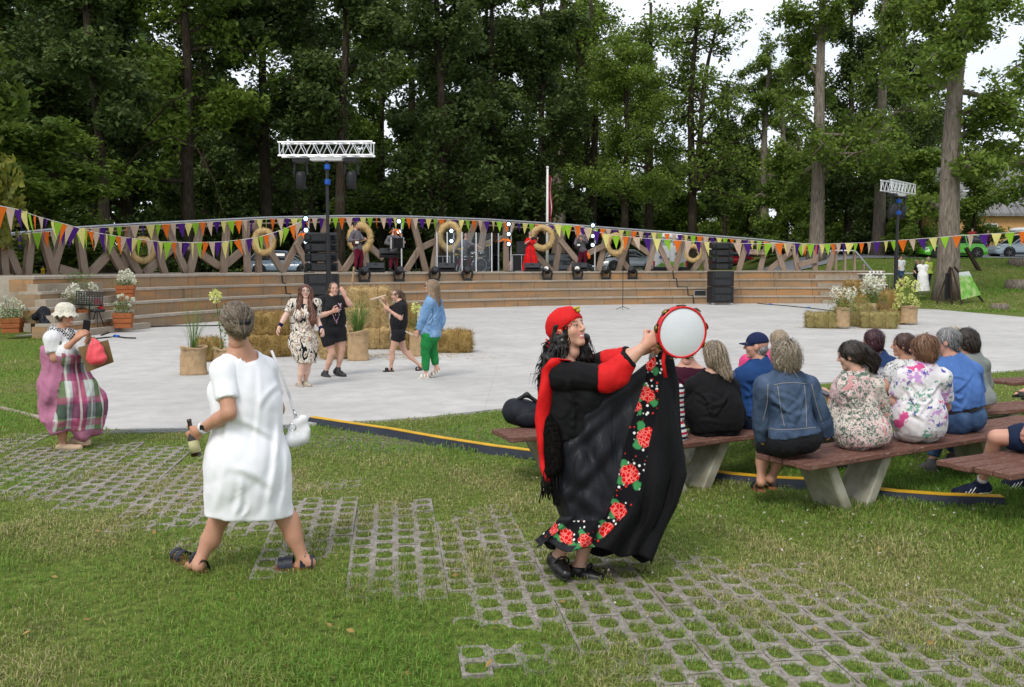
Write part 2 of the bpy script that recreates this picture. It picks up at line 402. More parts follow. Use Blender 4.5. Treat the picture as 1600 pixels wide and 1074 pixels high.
# ---------------------------------------------------------------- stage: four curved tiers with copings
RISE, TREAD = .43, .55
def zsc(a): return lerp(1.045, .965, np.clip((a-R(80))/R(100), 0, 1))    # the top climbs a little to the right
stage = thing('stage', 'long curved concrete stage of four tiers with orange-stained risers', 'stage', (CCX, CCY, 0))
def ring_seg(r0, r1, z0, z1, a0, a1, n=4, s0=1., s1=1.):
    V = []; Fc = []
    for i in range(n+1):
        a = lerp(a0, a1, i/n); c, s = math.cos(a), math.sin(a); k = zsc(a)
        V += [(r0*c, r0*s, z0*k), (r1*c, r1*s, z0*k), (r1*c, r1*s, z1*k), (r0*c, r0*s, z1*k)]
    for i in range(n):
        o = i*4
        for j in range(4): Fc.append([o+j, o+4+j, o+4+(j+1) % 4, o+(j+1) % 4])
    Fc += [[0, 1, 2, 3], [n*4+3, n*4+2, n*4+1, n*4]]
    return V, Fc
rnd = random.Random(3)
A0, A1 = R(79), R(178)
for i in range(4):
    r = R0+i*TREAD; zb, zt = i*RISE+(PZ if i == 0 else 0), (i+1)*RISE
    nseg = 24; A1 = R(178)-i*TREAD/27
    for s in range(nseg):
        j = rnd.uniform(-.12, .12)*0; a0 = lerp(A0, A1, s/nseg)+.0003; a1 = lerp(A0, A1, (s+1)/nseg)-.0003
        dr = rnd.uniform(-.006, .006)
        V, Fc = ring_seg(r+.02+dr, r+TREAD+.2, zb-.02, zt-.085, a0, a1); mesh_obj('riser_panel', V, Fc, M_RISER, stage)
        V, Fc = ring_seg(r-.025+dr, r+TREAD+.1, zt-.08, zt, a0, a1); mesh_obj('coping', V, Fc, M_COPING, stage)
V, Fc = ring_seg(R0+4*TREAD-.04, 39.5, .0, 1.712, A0, R(178)-4*TREAD/27, 60); mesh_obj('deck', V, Fc, M_COPING, stage)
for (a0, a1) in ((R(168.5), R(178.6)), (R(79.2), R(86.5))):       # half-height stair blocks at both ends
    for i in range(4):
        r = R0+i*TREAD
        n = max(2, int((a1-a0)/.09))
        for s in range(n):
            a1_ = a1-(i*TREAD/27 if a1 > 2 else 0); b0, b1 = lerp(a0, a1_, s/n)+.0004, lerp(a0, a1_, (s+1)/n)-.0004
            V, Fc = ring_seg(r-.3, r+.01, i*RISE-.02, i*RISE+.215, b0, b1); mesh_obj('step', V, Fc, M_STAIR, stage)
# ---------------------------------------------------------------- timber balustrade behind the stage
RF = 34.5
def fence_at(px):
    """depth and angle where the view line through px meets the balustrade circle"""
    d = ray(px, 420)[:2]; d = d/d[1]; a = d @ d; b = -2*(d @ np.array([CCX, CCY])); c = CCX**2+CCY**2-RF**2
    return (-b+math.sqrt(b*b-4*a*c))/(2*a)
def m_timber():
    m, t, b = newmat('weathered_timber', .85, .2); co = crd(t, 'Object'); o = t('ObjectInfo')
    n = t('TexNoise', {'Vector': t('Mapping', {0: co, 3: (14, 14, 1.2)}), 'Scale': 2., 'Detail': 6.}); n2 = t('TexNoise', {'Vector': co, 'Scale': 1.5, 'Detail': 3.})
    x = t.mix(t.rng(n, .3, .7), C(112, 97, 84, .9), C(178, 158, 141, .9)); x = t.mix(t.rng(n2, .4, .7), x, C(168, 152, 138, .9)); x = t.mix((t.rng((o, 5), 0, 1, 0, .4), 0), x, C(132, 108, 90, .9))
    setc(t, b, x); bump(t, b, n, .5, .01); return m
M_TIMBER = m_timber()
RAIL = [(-160, 374), (0, 367), (100, 357), (200, 351), (300, 346), (420, 340), (550, 337.5), (640, 338.5), (760, 343), (884, 351), (1030, 362), (1181, 374), (1240, 380), (1306, 387)]
def rail_y(px): return float(np.interp(px, [p[0] for p in RAIL], [p[1] for p in RAIL]))
fence = thing('timber_balustrade', 'weathered timber balustrade of crossed beams with a steel pipe rail behind the stage', 'balustrade', (CCX, CCY, 1.7))
FO = np.array([CCX, CCY, 1.7])
TIM = [(7, 434, 3, 0), (29, 434, 4, 0), (42, 434, 49, 0), (80, 431, 101, 0), (84, 418, 64, 0), (125, 431, 92, 420), (132, 431, 122, 0), (140, 431, 174, 393), (194, 421, 152, 0), (192, 431, 204, 0),
 (217, 430, 196, 390), (226, 429, 272, 384), (257, 428, 234, 0), (291, 426, 258, 0), (296, 424, 316, 0), (342, 416, 294, 384), (349, 427, 355, 0), (352, 414, 388, 384), (387, 426, 384, 0),
 (404, 426, 403, 0), (443, 422, 395, 352), (440, 424, 474, 364), (486, 422, 462, 380), (500, 425, 508, 0), (535, 419, 564, 384), (533, 418, 516, 390), (574, 420, 569, 385), (598, 404, 572, 380),
 (633, 424, 656, 388), (655, 389, 682, 376), (666, 424, 644, 0), (676, 424, 688, 0), (746, 423, 758, 0), (742, 387, 790, 371), (728, 386, 744, 0), (791, 423, 790, 0), (792, 421, 806, 402), (863, 421, 818, 380),
 (826, 386, 842, 0), (867, 422, 879, 0), (902, 408, 876, 376), (890, 421, 902, 405), (919, 396, 948, 382), (935, 422, 949, 0), (966, 422, 986, 0), (985, 421, 966, 400), (1011, 422, 1029, 0), (1018, 399, 987, 377),
 (1048, 421, 1028, 380), (1054, 421, 1070, 0), (1082, 421, 1098, 402), (1104, 421, 1096, 0), (1154, 421, 1168, 0), (1187, 421, 1199, 0), (1168, 394, 1194, 395), (1200, 421, 1236, 394), (1225, 421, 1212, 0),
 (1247, 421, 1240, 0), (1248, 414, 1275, 407), (1273, 421, 1275, 0), (1294, 421, 1304, 0)]
for k, (x0, y0, x1, y1) in enumerate(TIM):
    y1 = y1 or rail_y(x1)+2
    off = (.0, .16)[k % 2]
    a = A(x0, y0, fence_at(x0)+off); b_ = A(x1, y1, fence_at(x1)+off)
    if y0 > 417: a[2] = 1.7*zsc(math.atan2(a[1]-CCY, a[0]-CCX))
    wd = .34 if x0 < 400 else .32
    ln = float(np.linalg.norm(b_-a)); z = unit(b_-a); tan = unit(np.cross((0, 0, 1), [a[0]-CCX, a[1]-CCY, 0])); y = unit(np.cross(z, tan)); x = np.cross(y, z)
    q = MB(); q.box((0, 0, ln/2), (wd, .17, ln+.04), None, .012)
    o = q.build('beam', M_TIMBER, fence); o.matrix_local = Matrix(((x[0], y[0], z[0], a[0]-FO[0]), (x[1], y[1], z[1], a[1]-FO[1]), (x[2], y[2], z[2], a[2]-FO[2]), (0, 0, 0, 1)))
def rail_pts(dy=0, step=25, x0=-160, x1=1306, off=-.12):
    return [A(px, rail_y(px)+dy, fence_at(px)+off) for px in np.linspace(x0, x1, int((x1-x0)/step)+2)]
MB(FO).tube(rail_pts(0), .055, 8).build('top_rail', M_STEEL, fence, True)
MB(FO).tube(rail_pts(9, off=0.1), .04, 6).build('lower_rail', mat('bare_wood', C(176, 160, 140)), fence, True)
# steel handrail down the right stairs
hr = thing('handrail', 'grey steel handrail on timber posts beside the right stairs', 'handrail', tuple(A(1306, 424, 58.5))); ho = A(1306, 424, 58.5)
for px, b_ in ((1306, 424), (1320, 424), (1335, 424), (1349, 446)): MB(ho).bar(A(px, b_, 58), A(px, 393 if px < 1340 else 413, 58), .2, .12).build('post', M_TIMBER, hr)
MB(ho).tube([A(1300, 392, 57.8), A(1336, 392, 57.8), A(1370, 433, 57)], .06, 8).build('pipe', M_STEEL, hr, True)
# ---------------------------------------------------------------- bunting
FLAGC = {'beige': C(226, 200, 178, .85), 'purple': C(86, 40, 140, .85), 'cream': C(250, 240, 150, .85), 'green': C(160, 215, 60, .85), 'orange': C(255, 128, 40, .85)}
ORDER = ['beige', 'purple', 'cream', 'green', 'orange']
def cloth_mat(name, col, rough=.8, bs=180., bst=.15, trans=.0, var=.08, vs=8., sheen=.0, fold=5.):
    if name in MATS: return MATS[name]
    m, t, b = newmat(name, rough, .2); co = crd(t)
    n = t('TexNoise', {'Vector': co, 'Scale': vs, 'Detail': 4.}); setc(t, b, t.mix(t.rng(n, .3, .7), tuple(v*(1-var*2) for v in col), tuple(min(.95, v*(1+var)) for v in col)))
    w_ = t('TexNoise', {'Vector': co, 'Scale': bs, 'Detail': 2.}); w2 = t('TexNoise', {'Vector': co, 'Scale': 11., 'Detail': 3.}); fd = t('TexNoise', {'Vector': t('Mapping', {0: co, 2: (0, .25, 0), 3: (7, 7, 2.6)}), 'Scale': 1.7, 'Detail': 3., 'Distortion': 1.2}); ad = t('Math', {0: t('Math', {0: w_, 1: w2}, operation='ADD'), 1: t('Math', {0: fd, 1: fold}, operation='MULTIPLY')}, operation='ADD'); bump(t, b, ad, bst, .014)
    if trans:
        tr = t('BsdfTranslucent', {0: (*col, 1)}); mxs = t('MixShader', {0: trans, 1: b, 2: tr}); t.l.new(mxs.outputs[0], t.n['Material Output'].inputs[0])
    if sheen: b.inputs['Sheen Weight'].default_value = sheen
    MATS[name] = m; return m
FLAGM = {}
for cn, cc in FLAGC.items():
    mm = cloth_mat('bunting_'+cn, cc, .8, trans=.35)
    for v in range(4):
        fr = random.Random(v*7+len(cn)); V = []; Fc = []; n = 6
        tw = fr.uniform(-.7, .7)*(v > 1); sw = fr.uniform(-.12, .12); dp = fr.uniform(-.16, .16)
        for i in range(n+1):
            t_ = i/n; wd = .5*(1-t_)
            for s in (-1, 0, 1):
                a = tw*t_; V.append((s*wd*math.cos(a)+sw*t_*t_, s*wd*math.sin(a)+dp*math.sin(t_*PI)*.5+.1*t_*t_*(v-1.5), -t_*1.0))
        for i in range(n):
            for s in (0, 1): Fc.append([i*3+s, i*3+s+1, i*3+s+4, i*3+s+3])
        o = mesh_obj('flag', V, Fc, mm, None, True); FLAGM[cn, v] = o.data; bpy.data.objects.remove(o)
def bunting(label, pts, step, fw, fh, start=0, seed=1, wild=0.):
    """pts: world polyline; flags every step metres"""
    rn = random.Random(seed); th = thing('bunting', label, 'bunting', tuple(pts[0]), 0, 'strings of coloured pennants'); o0 = np.array(pts[0])
    MB(o0).tube(pts, .012, 4).build('cord', mat('white_cord', (.7, .68, .62)), th)
    P = np.array(pts); L = np.concatenate([[0], np.cumsum(np.linalg.norm(np.diff(P, axis=0), axis=1))]); s = step*.6; k = start
    while s < L[-1]:
        p = np.array([np.interp(s, L, P[:, i]) for i in range(3)]); q = np.array([np.interp(s+.1, L, P[:, i]) for i in range(3)])
        ob = bpy.data.objects.new('flag', FLAGM[ORDER[k % 5], rn.choice((0, 0, 1, 1, 2, 3) if wild < .3 else (0, 1, 2, 3))]); link(ob, th)
        ob.location = p-o0+np.array([0, -.02, -.005]); ob.rotation_euler = (rn.uniform(-.12, .12), rn.uniform(-.08, .08)+rn.uniform(-wild, wild), math.atan2(q[1]-p[1], q[0]-p[0])+rn.gauss(0, .4))
        ob.scale = (fw*rn.uniform(.9, 1.08), fw, fh*rn.uniform(.88, 1.06)); s += step*rn.uniform(.94, 1.06); k += 1
bunting('long string of coloured pennants hung along the pipe rail behind the band', rail_pts(2.5, 12, -140, 1236, -.35), .41, .35, .62)
S2 = [(-60, 312, 27), (0, 322, 28), (25, 327, 28.7), (60, 339, 30), (100, 350, 31.5), (150, 364, 33.5), (200, 372, 35.5), (250, 378, 37.5), (300, 379.5, 39), (350, 378, 40.5), (400, 372, 42), (440, 360, 43.5), (478, 343, 44.5)]
def dens(l, n=4):
    o = []
    for a, b_ in zip(l[:-1], l[1:]):
        for i in range(n): o.append(A(*[lerp(u, v, i/n) for u, v in zip(a, b_)]))
    return o+[A(*l[-1])]
bunting('sagging string of windblown pennants in front of the left end of the balustrade', dens(S2), .34, .34, .7, 1, 5, .35)
S3 = [(862, 350, 52), (905, 353, 52), (950, 367, 52), (1000, 372, 52), (1060, 376, 52), (1110, 379, 52), (1170, 381, 52), (1240, 380, 52), (1300, 383, 54)]
bunting('sagging lower string of pennants above the right loudspeaker stack', dens(S3), .55, .42, .74, 2, 8, .15)
S4 = [(1236, 384, 56), (1300, 381, 52), (1350, 379.5, 49), (1400, 376, 47), (1450, 372.5, 45.5), (1500, 368.5, 44.5), (1560, 365, 43.5), (1640, 359, 42)]
bunting('string of pennants stretched past the oak trunk at far right', dens(S4), .55, .42, .62, 2, 11, .1)
# ================================================================ TREES
def m_bark(name, c1, c2):
    m, t, b = newmat(name, .95, .1); g = t('TexCoord')
    n = t('TexNoise', {'Vector': t('Mapping', {0: (g, 3), 3: (5, 5, .9)}), 'Scale': 2.2, 'Detail': 8., 'Roughness': .7}); n2 = t('TexNoise', {'Vector': (g, 3), 'Scale': .9, 'Detail': 3.})
    x = t.mix(t.rng(n, .35, .65), c1, c2); x = t.mix(t.rng(n2, .56, .75, 0, .55), x, C(104, 108, 82)); setc(t, b, x); bump(t, b, n, 1., .08); return m
M_BARK_D = m_bark('dark_bark', C(40, 35, 28), C(78, 70, 58)); M_BARK_G = m_bark('grey_bark', C(96, 88, 78), C(166, 154, 140))
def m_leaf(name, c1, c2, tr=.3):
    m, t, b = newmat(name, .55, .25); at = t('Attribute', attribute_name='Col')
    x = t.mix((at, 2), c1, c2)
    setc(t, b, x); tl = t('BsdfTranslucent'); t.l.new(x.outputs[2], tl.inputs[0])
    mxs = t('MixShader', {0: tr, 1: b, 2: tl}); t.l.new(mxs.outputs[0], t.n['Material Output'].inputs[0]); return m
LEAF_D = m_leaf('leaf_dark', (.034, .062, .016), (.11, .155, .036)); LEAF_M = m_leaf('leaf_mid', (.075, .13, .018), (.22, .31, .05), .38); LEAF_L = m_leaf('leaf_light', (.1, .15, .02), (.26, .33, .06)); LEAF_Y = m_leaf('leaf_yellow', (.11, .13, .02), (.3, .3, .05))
def leaf_quads(P, s, rs, up=.5, asp=.55):
    n = len(P); N = rs.normal(size=(n, 3)); N[:, 2] = np.abs(N[:, 2])+up; N /= np.linalg.norm(N, axis=1)[:, None]
    T = np.cross(N, rs.normal(size=(n, 3))); T /= np.linalg.norm(T, axis=1)[:, None]+1e-9; B = np.cross(N, T)
    s = (s*rs.uniform(.6, 1.3, n))[:, None]
    V = np.stack([P-T*s, P-B*s*asp+N*s*.12, P+T*s, P+B*s*asp+N*s*.12], 1).reshape(-1, 3)
    return V, np.arange(4*n).reshape(n, 4)
def limb_path(rs, p, d, L, n=6, droop=-.05, w=.17):
    pts = [np.array(p, float)]; d = unit(d)
    for i in range(n):
        d = unit(d+rs.normal(0, w, 3)+np.array([0, 0, droop])); pts.append(pts[-1]+d*L/n)
    return pts
def grow(seed, H=20, r0=.45, z0=4., rad=5., nl=16, leafn=34, ls=.17, cr=.75, lean=(0, 0), fork=False, low=.0, droop=-.04, dense=1., zt=None):
    """returns (trunk builder, crown V, crown F, crown colour) for a tree standing at the origin"""
    rs = np.random.RandomState(seed); mb = MB(); cl = []
    def stem(x0, lx, ly, hh, r, zs=-.4):
        pts = []; rr = []
        for i in range(13):
            t = i/12; z = lerp(zs, hh, t); wv = .25*math.sin(t*7+seed)*t
            pts.append(np.array([x0[0]+lx*t+wv, x0[1]+ly*t+wv*.5, z])); fl = 1+.5*math.exp(-max(0, z)/.5) if zs < 0 else 1
            rr.append(r*(1-.72*t)*fl)
        mb.tube(pts, rr, 12); return pts, rr
    stems = [stem((0, 0), lean[0], lean[1], H, r0)]
    if fork: p = stems[0][0][4]; stems.append(stem(p[:2], lean[0]*.5+fork*2.4, .8, H*.95, r0*.7, p[2]-.8))
    for pts, rr in stems:
        for k in range(nl):
            t = rs.uniform(0, 1)**.9; z = lerp(z0, H*.97, t); Z = np.array([p[2] for p in pts]); p = np.array([np.interp(z, Z, [q[i] for q in pts]) for i in range(3)]); r = float(np.interp(z, Z, rr))
            a = k*2.4+rs.uniform(-.5, .5); el = rs.uniform(-.1, .8)+.3*t
            L = rad*(1-.45*t)*rs.uniform(.6, 1.1); d = np.array([math.cos(a)*math.cos(el), math.sin(a)*math.cos(el), math.sin(el)])
            lp = limb_path(rs, p, d, L, 7, droop); mb.tube(lp, [r*.42*(1-.85*i/7)+.012 for i in range(8)], 6)
            for j in range(2, 8):
                cl.append((lp[j], cr*rs.uniform(.7, 1.2)))
                for _ in range(int(rs.randint(1, 4)*dense)):
                    d2 = unit(unit(lp[j]-lp[j-1])+rs.normal(0, .8, 3)); sp = limb_path(rs, lp[j], d2, L*.3*rs.uniform(.5, 1.1), 3, droop)
                    mb.tube(sp, [r*.12*(1-i/4)+.008 for i in range(4)], 4); cl.append((sp[-1], cr*rs.uniform(.6, 1.1))); cl.append((sp[-2], cr*rs.uniform(.5, .9)))
    PP = []; CC = []
    for c, q in cl:
        if zt and c[2] > zt: continue
        n = int(leafn*rs.uniform(.5, 1.4)); x = rs.normal(0, 1, (n, 3)); x = x/(np.linalg.norm(x, axis=1)[:, None]+1e-9)*rs.uniform(.2, 1, (n, 1))**.5*q; x[:, 2] *= .8
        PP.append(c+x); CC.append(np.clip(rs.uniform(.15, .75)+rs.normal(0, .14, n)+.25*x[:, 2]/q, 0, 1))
    P = np.concatenate(PP); cc = np.concatenate(CC)
    if low: k = P[:, 2] > low; P = P[k]; cc = cc[k]
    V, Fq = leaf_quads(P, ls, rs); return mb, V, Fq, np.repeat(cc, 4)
PROTO = {}
def proto(key, bark, leafm, **kw):
    mb, V, Fq, cc = grow(**kw)
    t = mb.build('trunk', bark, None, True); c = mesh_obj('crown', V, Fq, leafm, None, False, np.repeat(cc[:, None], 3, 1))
    PROTO[key] = (t.data, c.data); bpy.data.objects.remove(t); bpy.data.objects.remove(c)
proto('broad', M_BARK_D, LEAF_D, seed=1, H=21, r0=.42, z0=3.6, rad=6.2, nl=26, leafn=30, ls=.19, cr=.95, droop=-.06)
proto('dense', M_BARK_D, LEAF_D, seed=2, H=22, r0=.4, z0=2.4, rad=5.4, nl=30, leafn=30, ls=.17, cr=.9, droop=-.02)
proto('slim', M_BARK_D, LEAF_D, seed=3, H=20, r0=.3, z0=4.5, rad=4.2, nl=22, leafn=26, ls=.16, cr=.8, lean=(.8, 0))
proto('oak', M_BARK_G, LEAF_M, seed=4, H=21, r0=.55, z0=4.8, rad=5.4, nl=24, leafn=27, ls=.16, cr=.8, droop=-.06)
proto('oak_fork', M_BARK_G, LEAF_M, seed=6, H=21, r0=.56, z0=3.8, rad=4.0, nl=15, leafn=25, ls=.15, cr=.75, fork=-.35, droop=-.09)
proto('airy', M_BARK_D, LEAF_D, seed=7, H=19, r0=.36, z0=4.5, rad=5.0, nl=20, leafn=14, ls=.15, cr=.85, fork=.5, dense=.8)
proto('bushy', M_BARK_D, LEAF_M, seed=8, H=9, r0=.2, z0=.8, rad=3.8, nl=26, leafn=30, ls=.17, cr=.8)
proto('bright', M_BARK_D, LEAF_L, seed=9, H=10, r0=.22, z0=1.0, rad=4.2, nl=24, leafn=26, ls=.2, cr=.9)  # crown in a light yellow-green leaf colour
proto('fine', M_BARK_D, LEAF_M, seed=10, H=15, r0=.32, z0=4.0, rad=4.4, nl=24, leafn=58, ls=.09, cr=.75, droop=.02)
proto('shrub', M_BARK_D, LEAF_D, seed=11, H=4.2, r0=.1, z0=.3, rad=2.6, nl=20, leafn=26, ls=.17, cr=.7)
def tree(key, px, Y, label, s=1., rz=None, sz=None, group='trees behind the stage', name='deciduous_tree', x=None, cat='tree', dz=0., lm=None):
    X = (px-800)/F_PX*Y*1.003 if x is None else x; z = float(ground_z(X, Y))+dz
    o = thing(name, label, cat, (X, Y, z), (px*1.7) % 6.28 if rz is None else rz, group); o.scale = (s, s, sz or s)
    for n, d in zip(('trunk', 'crown'), PROTO[key]):
        ob = link(bpy.data.objects.new(n, d), o)
        if lm and n == 'crown': ob.material_slots[0].link = 'OBJECT'; ob.material_slots[0].material = lm
    return o
# the trees whose trunks can be told apart
tree('oak_fork', 1478, 47.5, 'huge forked grey oak trunk standing on the grass at far right', 1.0, 2.6, group='trees on the right')
tree('oak', 1272, 66, 'thick straight grey oak trunk behind the right end of the stage', 1.0, 1.0, group='trees on the right')
tree('oak', 1368, 70, 'slender pale trunk between the two thick oaks on the right', .86, 3.6, 1.1, group='trees on the right')
tree('airy', 1078, 68, 'tall bare-stemmed tree forking high against open sky, right of centre', 1.0, 5.6, lm=LEAF_M, group='trees on the right')
tree('slim', 1128, 84, 'thin dark tree standing right of the tall bare-stemmed tree', .8, 1., group='trees on the right')
tree('fine', 975, 66, 'fine-leaved rounded tree right of the flagpole', 1.0, .4)
tree('airy', 925, 78, 'open-crowned tree with twisting limbs behind the fine-leaved tree', 1.15, 2.2, lm=LEAF_M)
tree('dense', 845, 72, 'dark tree directly behind the flagpole', .95, 1.2)
tree('dense', 690, 64, 'massive dark tree rising behind the drummer', 1.0, 2.9)
tree('broad', 770, 70, 'broad dark tree between the drummer and the red-dressed singer', .95, 4.1)
tree('slim', 531, 58, 'straight brown trunk just right of the left lighting truss post', 1.15, .6)
tree('airy', 490, 74, 'open tree with sky between its leaves above the left truss', 1.05, 4.6)
tree('broad', 645, 88, 'tall dark tree filling the gap right of the left truss', 1.25, 1.7)
tree('oak', 872, 92, 'tall green tree closing the gap behind the flagpole', 1.25, 2.6)
tree('airy', 1012, 92, 'airy tree right of the fine-leaved tree', 1.3, 1.1, lm=LEAF_M)
tree('bushy', 1514, 73, 'leafy tree right of the big oak hiding the house corner', .78, 1.2, group='trees on the right')
tree('oak', 1650, 56, 'leafy oak whose boughs reach in from the right edge', .95, 2.2, group='trees on the right')
tree('dense', 600, 78, 'dark tree behind the guitarist', 1.0, 5.2, lm=LEAF_M)
tree('broad', 420, 62, 'wide dark tree left of the lighting truss', 1.0, .9)
tree('broad', 300, 56, 'wide green tree above the leftmost straw wreath', 1.0, 3.4, lm=LEAF_M)
tree('dense', 205, 60, 'dense dark tree in the left part of the wood', 1.0, 2.1)
tree('slim', 172, 47, 'leaning grey-brown trunk near the left end of the balustrade', .95, 3.0)
tree('broad', 90, 55, 'wide dark tree deep in the left corner of the wood', 1.05, 1.9)
tree('dense', -40, 52, 'dark tree cut by the left edge of the picture', 1.1, 5.0)
tree('broad', 10, 72, 'tall dark tree behind the left corner', 1.2, .3)
tree('dense', 330, 80, 'tall dark tree in the second row of the wood at left', 1.2, 4.4)
tree('broad', 470, 92, 'far dark tree seen through the wood left of centre', 1.3, 2.4)
tree('broad', 150, 84, 'far dark tree at the back of the wood at left', 1.3, 5.5)
tree('dense', 760, 95, 'far dark tree at the back of the wood at centre', 1.2, .8)
tree('broad', 900, 98, 'far dark tree at the back of the wood right of centre', 1.1, 3.9)
tree('oak', 1190, 84, 'leafy green tree filling the gap left of the thick straight oak', .8, 2.0, group='trees on the right')
tree('dense', 1320, 80, 'dark leafy tree filling the gap between the right oaks', .95, 3.1, group='trees on the right')
tree('dense', 1400, 88, 'dark leafy tree right of the slender pale trunk', .95, 1.1, group='trees on the right')
tree('bushy', 1165, 92, 'low leafy tree behind the parked dark car', 1.0, 1.4, group='low trees behind the car park')
tree('bushy', 1225, 74, 'low green tree beside the street lamp', .8, 3.3, group='low trees behind the car park')
tree('bright', 1100, 110, 'yellow-green tree far behind the white van', 1.1, .2, group='low trees behind the car park')
tree('bright', 1010, 125, 'pale yellow-green tree far behind the right wreaths', 1.2, 2.2, group='low trees behind the car park')
tree('bright', 880, 120, 'yellow-green tree glimpsed low beside the flagpole', .9, 4.2, group='low trees behind the car park')
tree('bright', 1580, 120, 'pale tree crown rising above the grey roof', 1.35, 4.0, group='low trees behind the car park')
tree('bushy', 1430, 66, 'leafy bush-like tree behind the right truss post', .75, 2.0, group='low trees behind the car park')
tree('oak', 1440, 98, 'leafy tree left of the grey-roofed building', .85, 5.0, group='low trees behind the car park')
for px_, Y_, k_, s_, lb in ((1050, 100, 'bushy', 1.1, 'low green tree between the white van and the bare-stemmed tree'), (1240, 100, 'bright', 1.2, 'yellow-green tree left of the thick straight oak'), (1150, 120, 'bright', 1.3, 'yellow-green tree far behind the red car'), (1310, 96, 'bushy', 1.3, 'green tree behind the handrail'), (1395, 104, 'bushy', 1.5, 'green tree behind the white parked car'), (1345, 110, 'oak', .9, 'tall green tree between the oaks far behind'), (1215, 108, 'oak', .9, 'tall green tree left of the straight oak far behind'), (1125, 130, 'oak', .8, 'tall hazy green tree far behind the thin tree'), (960, 112, 'bright', 1.0, 'yellow-green low tree behind the bass player')): tree(k_, px_, Y_, lb, s_, group='low trees behind the car park')
# low bough of bright oak leaves at the left
tree('bushy', 78, 41, 'bright green low oak spreading at the left edge', .95, .8, .66, 'trees behind the stage', 'oak_tree')
tree('bushy', -90, 35, 'green leafy tree at the left frame edge', 1.0, 2.6, 1.2)
tree('bushy', -105, 31, 'yellowing branch tips of a tree at the left frame edge', .8, 1.6, 1.5, lm=LEAF_Y)
for i, (px, Y, s) in enumerate([(30, 48, .9), (110, 52, .8), (235, 55, .8), (330, 58, .75), (390, 66, .8), (560, 72, .8), (640, 76, .9), (720, 80, .9), (800, 84, .8), (930, 86, .7), (1350, 74, .9), (1400, 70, .7)]):
    wh = ['under the left edge of the wood', 'behind the leftmost beams', 'behind the leftmost wreath', 'left of the second wreath', 'behind the second wreath', 'behind the guitarist', 'behind the accordion player', 'behind the drums', 'behind the singer', 'behind the bass player', 'between the right oaks', 'right of the slender trunk'][i]
    tree('shrub', px, Y, 'dark leafy shrub growing '+wh, s, None, s*.9, 'undergrowth shrubs', 'shrub', cat='shrub')
# the far wood as one mass behind everything
rs = np.random.RandomState(77); n = 52000
px = rs.uniform(-350, 1000, n); Yb = rs.uniform(104, 118, n); top = 9+7*np.sin(px*.011)+3*np.sin(px*.037+1)+np.where(px < 620, 14, 0)*(1-ss(420, 640, px))
X = (px-800)/F_PX*Yb; Z = ground_z(X, Yb)+rs.uniform(0, 1, n)**.8*np.maximum(top, 8)
V, Fq = leaf_quads(np.stack([X, Yb, Z], 1), .72, rs)
fw = mesh_obj('far_wood', V, Fq, LEAF_D, None, False, np.repeat(np.repeat(rs.uniform(0, .7, n), 4)[:, None], 3, 1)); kind(fw, 'stuff'); tag(fw, 'dark mass of woodland closing the view behind the trees', 'wood')
# dead curved branches in the dark at left
for pts, lb in (([(196, 262, 50), (228, 226, 49), (268, 213, 48.5), (308, 232, 48), (334, 280, 47.6), (350, 340, 47.5)], 'bare pale dead branch arching down in the dark wood'), ([(222, 208, 49), (248, 180, 49), (268, 158, 48.5), (292, 148, 48.3), (300, 126, 48.2), (318, 112, 48)], 'bare pale dead branch rising in the dark wood'), ([(20, 205, 44), (70, 220, 44), (110, 238, 44.5), (170, 262, 46)], 'mossy bare bough crossing the upper left wood')):
    o = thing('dead_branch', lb, 'branch', tuple(A(*pts[0]))); MB(A(*pts[0])).tube(dens(pts, 4), [.055-.04*i/(len(pts)*4-4) for i in range(len(pts)*4-3)], 6).build('limb', M_BARK_D, o, True)
# ================================================================ STAGE EQUIPMENT
def circ_at(px, r):
    d = ray(px, 420)[:2]; d = d/d[1]; a = d @ d; b = -2*(d @ np.array([CCX, CCY])); c = CCX**2+CCY**2-r**2
    return (-b+math.sqrt(b*b-4*a*c))/(2*a)
def on_stage(px, r): Y = circ_at(px, r); X = (px-800)/F_PX*Y*.997; return np.array([X, Y, 1.712*zsc(math.atan2(Y-CCY, X-CCX))])
def facecam(p): return math.atan2(p[0], p[1])*-1.0            # rotation that turns local -Y to the camera
M_SPK = mat('speaker_cabinet', (.012, .012, .014), .55, .3, .2, bs=140, bst=.2); M_GRILL = mat('speaker_grille', (.022, .023, .026), .5, .35, .2, bs=300, bst=.5)
M_CHROME = mat('chrome', (.6, .6, .62), .2, .5, .05, metal=1., bst=0); M_WHITE = mat('white_paint', (.75, .75, .74), .4, .4, .06, bst=.05); M_TRUSS = mat('aluminium', (.74, .75, .77), .38, .5, .06, metal=.35, bst=.03)
M_LENS = emis('lit_lens', (.62, .85, 1.), 2.2); M_GLASSD = mat('dark_lens', (.01, .012, .016), .08, .6, .1, bst=0); M_BLUE = mat('blue_plug', C(30, 90, 190), .5); M_CABLE = mat('black_cable', (.015, .015, .015), .6, bst=0)
